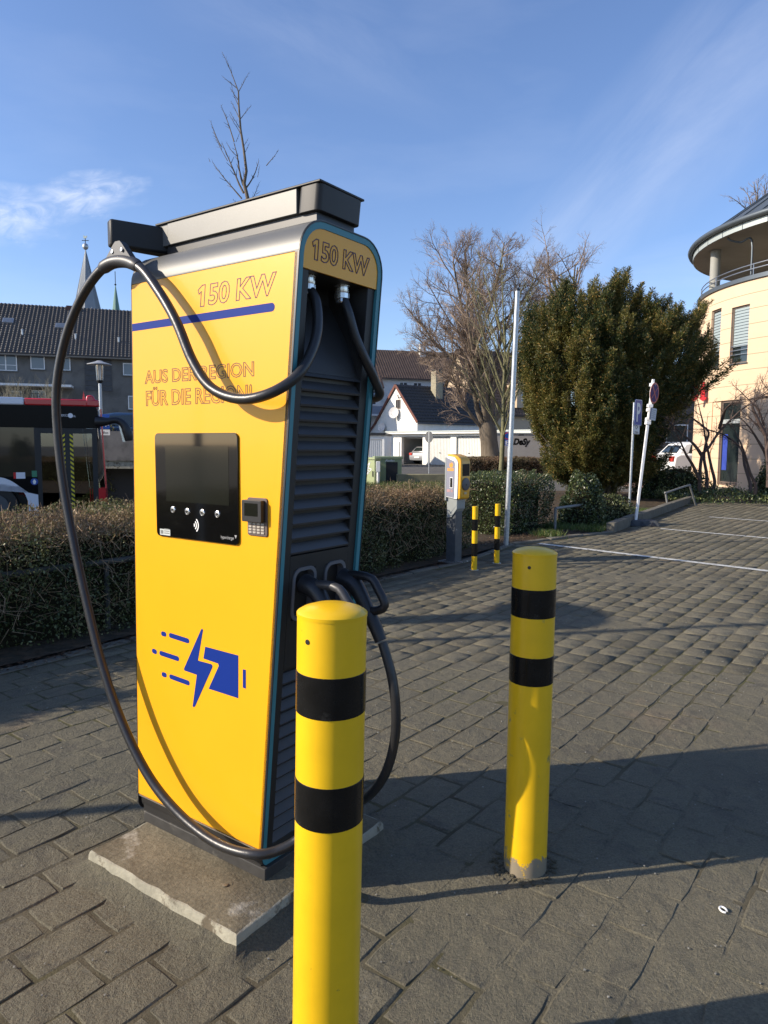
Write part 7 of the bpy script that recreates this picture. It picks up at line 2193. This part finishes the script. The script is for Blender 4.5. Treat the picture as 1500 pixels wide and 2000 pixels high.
def bare_tree(name, base, label, cat, limbs, trunk, cfg, seed, m_trunk, m_twig, group=None):
    """trunk: list of (point, radius); limbs: (start, direction, length, radius)"""
    rr_ = random.Random(seed)
    t = thing(name, label, cat, base, 0, group)
    o = Vector(base)
    mb = MB(); mb.tube([Vector(p) - o for p, r in trunk], [r for p, r in trunk], 10, caps=False)
    A = MB(); B2 = MB()
    for s, d, L, r in limbs:
        branch([A, B2], Vector(s) - o, Vector(d).normalized(), L, r, 0, cfg, rr_)
    mb.build('trunk', m_trunk, t, smooth=60)
    A.build('limbs', m_trunk, t, smooth=60, kind='stuff')
    B2.build('crown', m_twig, t, kind='stuff')
    return t


CFG_BIG = dict(seg=[8, 5, 4, 3, 2], taper=[.22, .3, .35, .4, .4], wig=[.10, .14, .17, .2, .2], up=[.05, .07, .07, .08, .1], sides=[7, 5, 3, 3, 3],
               num=[13, 9, 7, 4], ang=[40, 40, 40, 38], len=[.50, .52, .55, .60], rr=[.36, .42, .5, .6], **{'from': [.22, .2, .2, .2]})
TY = 38.0
b = P(958, 893, TY); b.z = 0
def T(px, py, dy=0.0): return P(px, py, TY + dy)
trunk = [(T(960, 905), .62), (T(957, 885), .5), (T(955, 862), .46), (T(953, 842), .48), (T(948, 825), .36)]
lims = []
def L_to(a, c, r, dy=0):
    s = T(*a); e = T(*c, dy); lims.append((s, e - s, (e - s).length, r))
L_to((950, 845), (870, 640), .26, .5)      # the sweeping left limb, then its continuation
L_to((952, 838), (905, 600), .24, 1.5)
L_to((952, 835), (940, 520), .24, -1.0)
L_to((952, 835), (965, 470), .25, .5)
L_to((955, 838), (1000, 490), .22, 2)
L_to((956, 840), (1040, 520), .22, -1)
L_to((956, 842), (1065, 620), .20, 1)
L_to((948, 845), (850, 720), .18, -1.5)
L_to((905, 740), (815, 560), .15, -.5)
L_to((885, 700), (800, 640), .13, .5)
L_to((930, 650), (880, 470), .15, .8)
L_to((950, 620), (1010, 450), .15, -1.8)
L_to((960, 650), (1080, 500), .13, 1.8)
L_to((900, 690), (800, 720), .11, -1)
lims = [(s, d + Vector((0, 0, -.08 * L)), L * .90, r * .66) for s, d, L, r in lims]
bare_tree('bare_tree', (b.x, TY, -.03), 'big spreading bare tree with a thick brown trunk behind the garages', 'tree', lims, trunk, CFG_BIG, 4, M_['bark'], M_['twig'])
# second bare tree behind the yew
CFG2 = dict(CFG_BIG); CFG2['num'] = [9, 7, 5, 3]
TY2 = 44.0
b = P(1105, 880, TY2)
lims = []
for px, py in ((1060, 520), (1090, 500), (1120, 480), (1150, 500), (1165, 560), (1040, 600)):
    s = P(1105, 760, TY2); e = P(px, py, TY2 + random.uniform(-2, 2)); lims.append((s, e - s, (e - s).length * .95, .17))
bare_tree('bare_tree', (b.x, TY2, -.03), 'finer bare tree rising behind the upper left side of the yew', 'tree', lims, [(Vector((b.x, TY2, 0)), .4), (P(1105, 760, TY2), .3)], CFG2, 14, M_['bark'], M_['twig'])
# slim tree before the brown hedge
CFG3 = dict(seg=[6, 4, 3], taper=[.2, .3, .4], wig=[.045, .07, .1], up=[.03, .04, .05], sides=[5, 3, 3], num=[9, 5], ang=[26, 28], len=[.36, .42], rr=[.35, .5], **{'from': [.2, .25]})
TY3 = 21.5
b = P(975, 968, TY3)
tr_ = [(Vector((b.x, TY3, -.02)), .085), (P(980, 900, TY3), .072), (P(982, 850, TY3), .07), (P(984, 760, TY3), .045), (P(986, 680, TY3), .03), (P(988, 600, TY3), .012)]
lims = []
rq = random.Random(8)
for k in range(24):
    py0 = 862 - k * 8.5 + rq.uniform(-4, 4)
    s = P(982 + (850 - py0) * .03, py0, TY3); dx = rq.choice((-1, 1)) * rq.uniform(30, 105) * (1 - k * .018)
    e = P(982 + dx, py0 - rq.uniform(110, 190), TY3 + rq.uniform(-1.2, 1.2)); lims.append((s, e - s, (e - s).length, .028))
bare_tree('slim_tree', (b.x, TY3, -.03), 'slim young tree with a mossy straight stem and fanned branches, left of the steel pole', 'tree', lims, tr_, CFG3, 3, M_['bark_green'], M_['bark_green'])
# young tree whose tip shows above the station roof
TY4 = 8.0
CFG4 = dict(seg=[5, 3], taper=[.25, .4], wig=[.06, .12], up=[.05, .05], sides=[4, 3], num=[11], ang=[36], len=[.17], rr=[.5], **{'from': [.3]})
zt = lambda x, y: P(380 + x / 6.667, 100 + y / 6.667, TY4)
b = zt(690, 1900)
tr_ = [(Vector((b.x + .03, TY4, -.02)), .045), (zt(720, 2600), .030), (zt(690, 1910), .021), (zt(645, 1720), .019), (zt(675, 1560), .015), (zt(640, 1270), .0125), (zt(600, 1020), .011), (zt(575, 700), .0095), (zt(572, 530), .0075)]
lims = []
def lp(a, c, r): s = zt(*a); e = zt(*c); lims.append((s, e - s, (e - s).length, r))
for a, c, r in (((572, 530), (310, 50), .006), ((572, 530), (725, 270), .0045), ((560, 490), (350, 330), .0045), ((570, 640), (440, 480), .004), ((570, 710), (455, 450), .004), ((575, 860), (455, 650), .0045),
                ((590, 890), (735, 700), .0045), ((585, 1000), (455, 790), .004), ((600, 1080), (470, 820), .004), ((640, 1240), (710, 1140), .003), ((655, 1320), (735, 1200), .003), ((640, 1200), (610, 1100), .003),
                ((635, 1745), (520, 1180), .012), ((515, 1180), (340, 730), .007), ((520, 1340), (390, 1200), .004), ((640, 1850), (345, 1240), .011), ((345, 1240), (170, 930), .006), ((430, 1430), (200, 1030), .004),
                ((615, 1920), (200, 1440), .008), ((200, 1440), (190, 1390), .004), ((665, 1790), (940, 1490), .009), ((935, 1490), (1100, 1290), .005), ((820, 1640), (860, 1480), .003), ((650, 1680), (600, 1530), .004),
                ((690, 2050), (850, 1700), .005), ((800, 1860), (860, 1830), .003), ((700, 2150), (480, 1950), .005), ((540, 1180), (570, 1060), .003)):
    lp(a, c, r)
bare_tree('young_tree', (b.x + .03, TY4, -.02), 'thin leafless young tree whose top rises above the station roof', 'tree', lims, tr_, CFG4, 2, M_['bark'], mat('dark_twigs', (.06, .05, .045), .8))
# tree top behind the round roof
TY5 = 42.0
b = P(1475, 880, TY5); lims = []
for px, py in ((1436, 372), (1450, 360), (1466, 354), (1482, 350), (1499, 350), (1515, 358)):
    s = P(1484, 440, TY5); e = P(px, py, TY5 + random.uniform(-1, 1)); lims.append((s, e - s, (e - s).length, .05))
CFG5 = dict(CFG_BIG); CFG5['num'] = [10, 7, 4]; CFG5['len'] = [.30, .42, .5]
bare_tree('bare_tree', (b.x, TY5, -.03), 'bare tree whose twiggy top shows above the round grey roof', 'tree', lims, [(Vector((b.x, TY5, 0)), .4), (P(1484, 440, TY5), .12)], CFG5, 5, M_['bark'], M_['twig'])
# thin bare bushes on the street side, behind the bus
for i, px in enumerate((12, 30, 40, 92, 104)):
    b = P(px, 800, 40); lims = []
    rq = random.Random(i)
    for k in range(9):
        s = Vector((b.x, 40, 1.2)); e = P(px + rq.uniform(-16, 16), rq.uniform(745, 770), 40 + rq.uniform(-.8, .8)); lims.append((s, e - s, (e - s).length, .03))
    bare_tree('bare_shrub', (b.x, 40, -.3), ['pale bare shrub at the far left edge above the white bus roof', 'pale bare shrub just right of the leftmost one, above the white bus roof', 'pale bare shrub above where the bus roof turns red', 'pale bare shrub left of the dark hanging cable, above the red bus roof', 'pale bare shrub touching the dark hanging cable, above the red bus roof'][i], 'shrub', lims, [(Vector((b.x, 40, -.3)), .06), (Vector((b.x, 40, 1.2)), .05)],
              CFG3, i + 30, mat('pale_bark', (.28, .25, .17), .8) if i == 0 else bpy.data.materials['pale_bark'], bpy.data.materials['pale_bark'], group='bare shrubs on the terrace behind the bus')

# bare multi-stemmed shrubs before the pharmacy, stems read off the photograph
M_['shrub_bark'] = mat('dark_reddish_bark', (.075, .050, .042), .8, var=.3, vscale=8)
CFG6 = dict(seg=[4, 3, 3], taper=[.3, .4, .5], wig=[.11, .2, .25], up=[-.01, .02, .03], sides=[4, 3, 3], num=[8, 5], ang=[48, 48], len=[.30, .45], rr=[.45, .5], **{'from': [.15, .2]})
def shrub(label, Y, stems, seed, ext):
    base = P(*stems[0][0], Y); rr_ = random.Random(seed)
    t = thing('bare_shrub', label, 'shrub', (base.x, Y, 0), 0)
    o = Vector((base.x, Y, 0)); A = MB(); B2 = MB(); S = MB()
    for si, stp in enumerate(stems):
        dy = rr_.uniform(-.25, .25)
        pts = [P(x, y, Y + dy * (i + 1)) - o for i, (x, y) in enumerate(stp)]
        n_ = len(pts); r0 = .050
        cp = catmull(pts, 4)
        S.tube(cp, [r0 * (1 - .72 * i / (len(cp) - 1)) for i in range(len(cp))], 6, caps=False)
        for k in range(ext):
            i = rr_.randrange(int(len(cp) * .45), len(cp) - 1); d = (cp[i + 1] - cp[i]).normalized()
            ax = Quaternion(d, rr_.uniform(0, 6.28)) @ d.orthogonal().normalized()
            branch([A, B2], cp[i], Quaternion(ax, radians(rr_.uniform(25, 60))) @ d + Vector((0, 0, .15)), rr_.uniform(.5, 1.05), .011, 0, CFG6, rr_)
        d = (cp[-1] - cp[-2]).normalized()
        branch([A, B2], cp[-1], d, .7, .013, 0, CFG6, rr_)
    S.build('stems', M_['shrub_bark'], t, smooth=60, kind='stuff'); B2.add(A.v, A.f); B2.build('twigs', M_['shrub_bark'], t, kind='stuff')
    return t
Z5 = lambda x, y: (1340 + x / 7.69, 720 + y / 7.69)
shrub('dark bare multi-stemmed shrub before the narrow pharmacy window', 19.5,
      [[Z5(200, 1890), Z5(205, 1600), Z5(240, 1300), Z5(330, 1200), Z5(490, 960), Z5(620, 820), Z5(830, 620), Z5(1010, 500)],
       [Z5(310, 1880), Z5(310, 1600), Z5(270, 1350), Z5(290, 1150), Z5(340, 960), Z5(240, 850), Z5(90, 740), Z5(-40, 660)],
       [Z5(390, 1850), Z5(430, 1700), Z5(380, 1480), Z5(330, 1240), Z5(290, 1040), Z5(250, 800), Z5(210, 640)],
       [Z5(215, 1700), Z5(100, 1450), Z5(0, 1290), Z5(-60, 1150), Z5(-130, 1000)],
       [Z5(240, 1310), Z5(160, 1190), Z5(60, 1080), Z5(-60, 980), Z5(-150, 900)],
       [Z5(500, 900), Z5(560, 700), Z5(600, 600), Z5(700, 500)]], 51, 4)
shrub('leaning pair of bare dark stems before the pharmacy door and cream wall', 19.0,
      [[Z5(965, 1890), Z5(960, 1720), Z5(880, 1450), Z5(850, 1250), Z5(750, 1120), Z5(560, 990), Z5(370, 930), Z5(250, 880)],
       [Z5(1035, 1890), Z5(1045, 1760), Z5(960, 1560), Z5(900, 1350), Z5(830, 1140), Z5(750, 970)],
       [Z5(1240, 1420), Z5(1180, 1250), Z5(1080, 1080), Z5(980, 920), Z5(870, 790)]], 52, 3)
shrub('bare spreading shrub at the right edge of the picture before the cream wall', 18.5,
      [[(1500, 952), (1500, 915), (1497, 880), (1493, 835), (1480, 800), (1462, 780)], [(1502, 952), (1506, 900), (1499, 862), (1490, 842), (1470, 822)], [(1497, 880), (1510, 840), (1520, 790), (1505, 770)], [(1495, 850), (1478, 815), (1470, 790), (1490, 772)]], 53, 5)

# ---- the yew: many feathered plumes fanning up and out
def plume_template(seed, droop):
    r = np.random.default_rng(seed)
    V = []; 
    def card(p, d, w, L):
        d = d / np.linalg.norm(d)
        s = np.cross(d, r.normal(size=3)); s /= np.linalg.norm(s)
        V.extend([p, p + d * L * .45 + s * w, p + d * L, p + d * L * .45 - s * w])
    n = 17
    for i in range(n):
        t = .12 + .88 * i / n
        ax = np.array([0, 0.0, t - droop * 0]); ax[0] = droop * t * t
        for sgn in (-1, 1):
            for q in range(2):
                ang = r.uniform(0, 2 * pi)
                out = np.array([cos(ang), sin(ang), 0.75 + .4 * t]); out /= np.linalg.norm(out)
                L = (.34 * (1 - t) ** .8 + .07) * r.uniform(.7, 1.2)
                m_ = max(2, int(L / .07))
                for k in range(m_):
                    p = ax + out * L * (k + .4) / m_
                    dd = out + r.normal(0, .55, 3); dd[2] += .2
                    card(p, dd, .013 + .007 * r.random(), .095 + .04 * r.random())
        card(ax, np.array([r.normal(0, .3), r.normal(0, .3), 1.]), .014, .10)
    return np.array(V)


YY = 20.4
yew_poly = [(1002, 640), (1022, 585), (1060, 590), (1075, 560), (1105, 525), (1135, 560), (1150, 520), (1178, 545), (1190, 530), (1222, 508), (1240, 545), (1262, 545), (1282, 585), (1305, 550), (1335, 548), (1345, 590),
            (1380, 578), (1390, 628), (1412, 632), (1420, 690), (1388, 725), (1350, 755), (1322, 780), (1312, 830), (1318, 880), (1302, 915), (1250, 950), (1200, 968), (1140, 960), (1085, 958), (1062, 920), (1040, 870), (1045, 820), (1020, 780), (1005, 720)]
rY = random.Random(77)
ybase = P(1175, 975, YY); ybase.z = 0
yt = thing('yew_tree', 'large dense dark green and brownish yew with feathery upright branch tips', 'tree', (ybase.x, YY, 0))
temps = [plume_template(s, dr) for s, dr in ((1, .0), (2, .15), (3, .3), (4, -.1))]
parts = []; nv = 0
cxp, cyp = 1180, 770
def dist_edge(x, y):
    dm = 1e9; n_ = len(yew_poly)
    for i in range(n_):
        x0, y0 = yew_poly[i]; x1, y1 = yew_poly[(i + 1) % n_]
        t = max(0, min(1, ((x - x0) * (x1 - x0) + (y - y0) * (y1 - y0)) / ((x1 - x0) ** 2 + (y1 - y0) ** 2)))
        dm = min(dm, hypot(x - x0 - t * (x1 - x0), y - y0 - t * (y1 - y0)))
    return dm
VVs = []
def add_plume(c, d, L, k):
    o = c - d * L
    Rm = np.array(d.to_track_quat('Z', 'Y').to_matrix()) @ np.array(Matrix.Rotation(rY.uniform(0, 6.28), 3, 'Z'))
    VVs.append((temps[k] * L) @ Rm.T + np.array(o) - np.array([ybase.x, YY, 0]))
# upswept boughs: each a long feather made of many small plumes, with dark gaps between them
nb_ = 0
while nb_ < 300:
    x, y = rY.uniform(1000, 1408), rY.uniform(505, 965)
    if not inside(x, y, yew_poly): continue
    de = dist_edge(x, y); half = min(2.3, sqrt(max(de, 1)) * .20)
    u = rY.random()
    dy = -half * rY.uniform(.8, 1.0) if u < .62 else (half * rY.uniform(.5, 1.0) if u < .8 else rY.uniform(-half, half))
    c = P(x, y, YY + dy)
    root = Vector((ybase.x, YY, .1 + .40 * max(0, c.z - 1)))
    d = (c - root).normalized() + Vector((.12, -.1, .50)) + Vector((rY.gauss(0, .14), rY.gauss(0, .14), rY.gauss(0, .10)))
    if y > 880: d = (c - Vector((ybase.x, YY, 1.0))).normalized() + Vector((0, -.3, .35))
    d.normalize()
    BL = rY.uniform(1.1, 1.9); tip = c if de < 20 else c + d * .4
    s1 = d.orthogonal().normalized(); s2 = d.cross(s1)
    for q in range(13):
        t = q / 12
        wdt = .30 * (1 - t) ** .7 + .03
        a = rY.uniform(0, 2 * pi)
        off = (s1 * cos(a) + s2 * sin(a)) * wdt * rY.uniform(.3, 1)
        pc = tip - d * BL * (1 - t) * .8 + off
        pd = (d * 1.0 + off * 1.6 + Vector((0, 0, .15))).normalized()
        add_plume(pc, pd, rY.uniform(.42, .72), rY.randrange(4))
    nb_ += 1
# the long low spray reaching out over the wall
for tx_, ty_ in ((1442, 706), (1425, 722), (1405, 735), (1390, 748), (1428, 700)):
    e = P(tx_, ty_, YY - .9); s = P(tx_ - 62, ty_ + 46, YY - .8); d = (e - s); L = d.length * 1.05; dn = d.normalized()
    Rm = np.array(dn.to_track_quat('Z', 'Y').to_matrix())
    tt = temps[0] * np.array([.5, .5, 1.0])
    VVs.append((tt * L) @ Rm.T + np.array(s) - np.array([ybase.x, YY, 0]))
V = np.concatenate(VVs); np_mesh('crown', V, np.arange(len(V)).reshape(-1, 4), M_['yew'], yt, kind='stuff')
mb = MB()
for k in range(26):
    x, y = rY.uniform(1040, 1350), rY.uniform(600, 860)
    if not inside(x, y, yew_poly): continue
    e = P(x, y, YY + rY.uniform(-1, 1)) - Vector((ybase.x, YY, 0)); s = Vector((rY.uniform(-.35, .35), rY.uniform(-.3, .3), 0))
    m1 = s.lerp(e, .5) + Vector((0, 0, -.2)); mb.tube(catmull([s, m1, e], 4), [.07 - .055 * i / 8 for i in range(9)], 6, caps=False)
mb.build('trunk', M_['bark'], yt, smooth=60)

# ---- grass on the verge and weeds
def grass(name, label, n, fx, hmin, hmax, seed, m):
    r = np.random.default_rng(seed)
    base = fx(r, n)
    a = r.uniform(0, 2 * pi, n); h = r.uniform(hmin, hmax, n); w = .004 + .004 * r.random(n)
    s = np.stack([np.cos(a), np.sin(a), np.zeros(n)], 1) * w[:, None]
    lean = np.stack([r.normal(0, .35, n), r.normal(0, .35, n), np.ones(n)], 1) * h[:, None]
    V = np.stack([base - s, base + s, base + lean * .6 + s * .6, base + lean], 1).reshape(-1, 3)
    o = np_mesh(name, V, np.arange(len(V)).reshape(-1, 4), m, kind='stuff'); tag(o, label); return o
M_['grass'] = leaf_mat('grass_blades', (.055, .095, .018), (.10, .14, .03), (.20, .19, .08), scale=1.5)
def strip(r, n):
    t = r.uniform(-.05, .72, n); s = r.uniform(.15, 1.3, n) ** 1.0
    a = np.array([3.93, 12.03, .01]); d = np.array([3.36, 5.35, 0]); nn = np.array([-.847, .532, 0])
    return a + t[:, None] * d + s[:, None] * nn
grass('grass', 'patchy green grass on the verge behind the kerb', 16000, strip, .03, .11, 3, M_['grass'])
def tuft(r, n):
    c = G(1072, 1047, .01); return np.stack([r.normal(c.x, .10, n), r.normal(c.y, .12, n), np.full(n, .01)], 1)
grass('grass', 'bright tuft of grass at the corner of the clipped ivy block', 900, tuft, .05, .13, 4, M_['grass'])
def street_green(r, n):
    return np.stack([r.uniform(-9, -3.5, n), r.uniform(12.0, 20, n), np.full(n, -.5)], 1)
grass('grass', 'green grass strip beyond the hedge beside the bus', 24000, street_green, .06, .2, 5, M_['grass'])
def back_green(r, n):
    return np.stack([r.uniform(-1.5, 2.0, n), r.uniform(24, 28, n), np.full(n, -.03)], 1)
grass('grass', 'grass round the green electrical cabinet', 9000, back_green, .06, .25, 6, M_['grass'])
# fallen leaves along the edging
r_ = np.random.default_rng(8); n = 1500
tq = r_.uniform(0, 1, n); a = np.array([1.55, 10.2]); bq = np.array([3.9, 12.5])
p = np.stack([a[0] + (bq[0] - a[0]) * tq + r_.normal(-.1, .18, n), a[1] + (bq[1] - a[1]) * tq + r_.normal(.15, .2, n), np.full(n, .045)], 1)
V, Q = leaf_quads(p, .05, r_, up=0); V[:, 2] = .025 + np.abs(V[:, 2] - .045) * .5
tag(np_mesh('leaf_litter', V, Q, leaf_mat('dead_leaves', (.16, .09, .05), (.10, .065, .04), (.24, .17, .10)), kind='stuff'), 'dead brown leaves blown along the edging by the clipped ivy block')
n = 2600
tq = r_.uniform(-.15, 1, n); a = np.array([-3.4, 3.2]); bq = np.array([.9, 9.0])
p = np.stack([a[0] + (bq[0] - a[0]) * tq + np.abs(r_.normal(0, .13, n)) * .76 - .03, a[1] + (bq[1] - a[1]) * tq - np.abs(r_.normal(0, .13, n)) * .65, np.full(n, .03)], 1)
V, Q = leaf_quads(p, .032, r_, up=0); V[:, 2] = .012 + np.abs(V[:, 2] - .03) * .4
tag(np_mesh('leaf_litter', V, Q, bpy.data.materials['dead_leaves'], kind='stuff'), 'dry leaf litter along the foot of the long hedge')
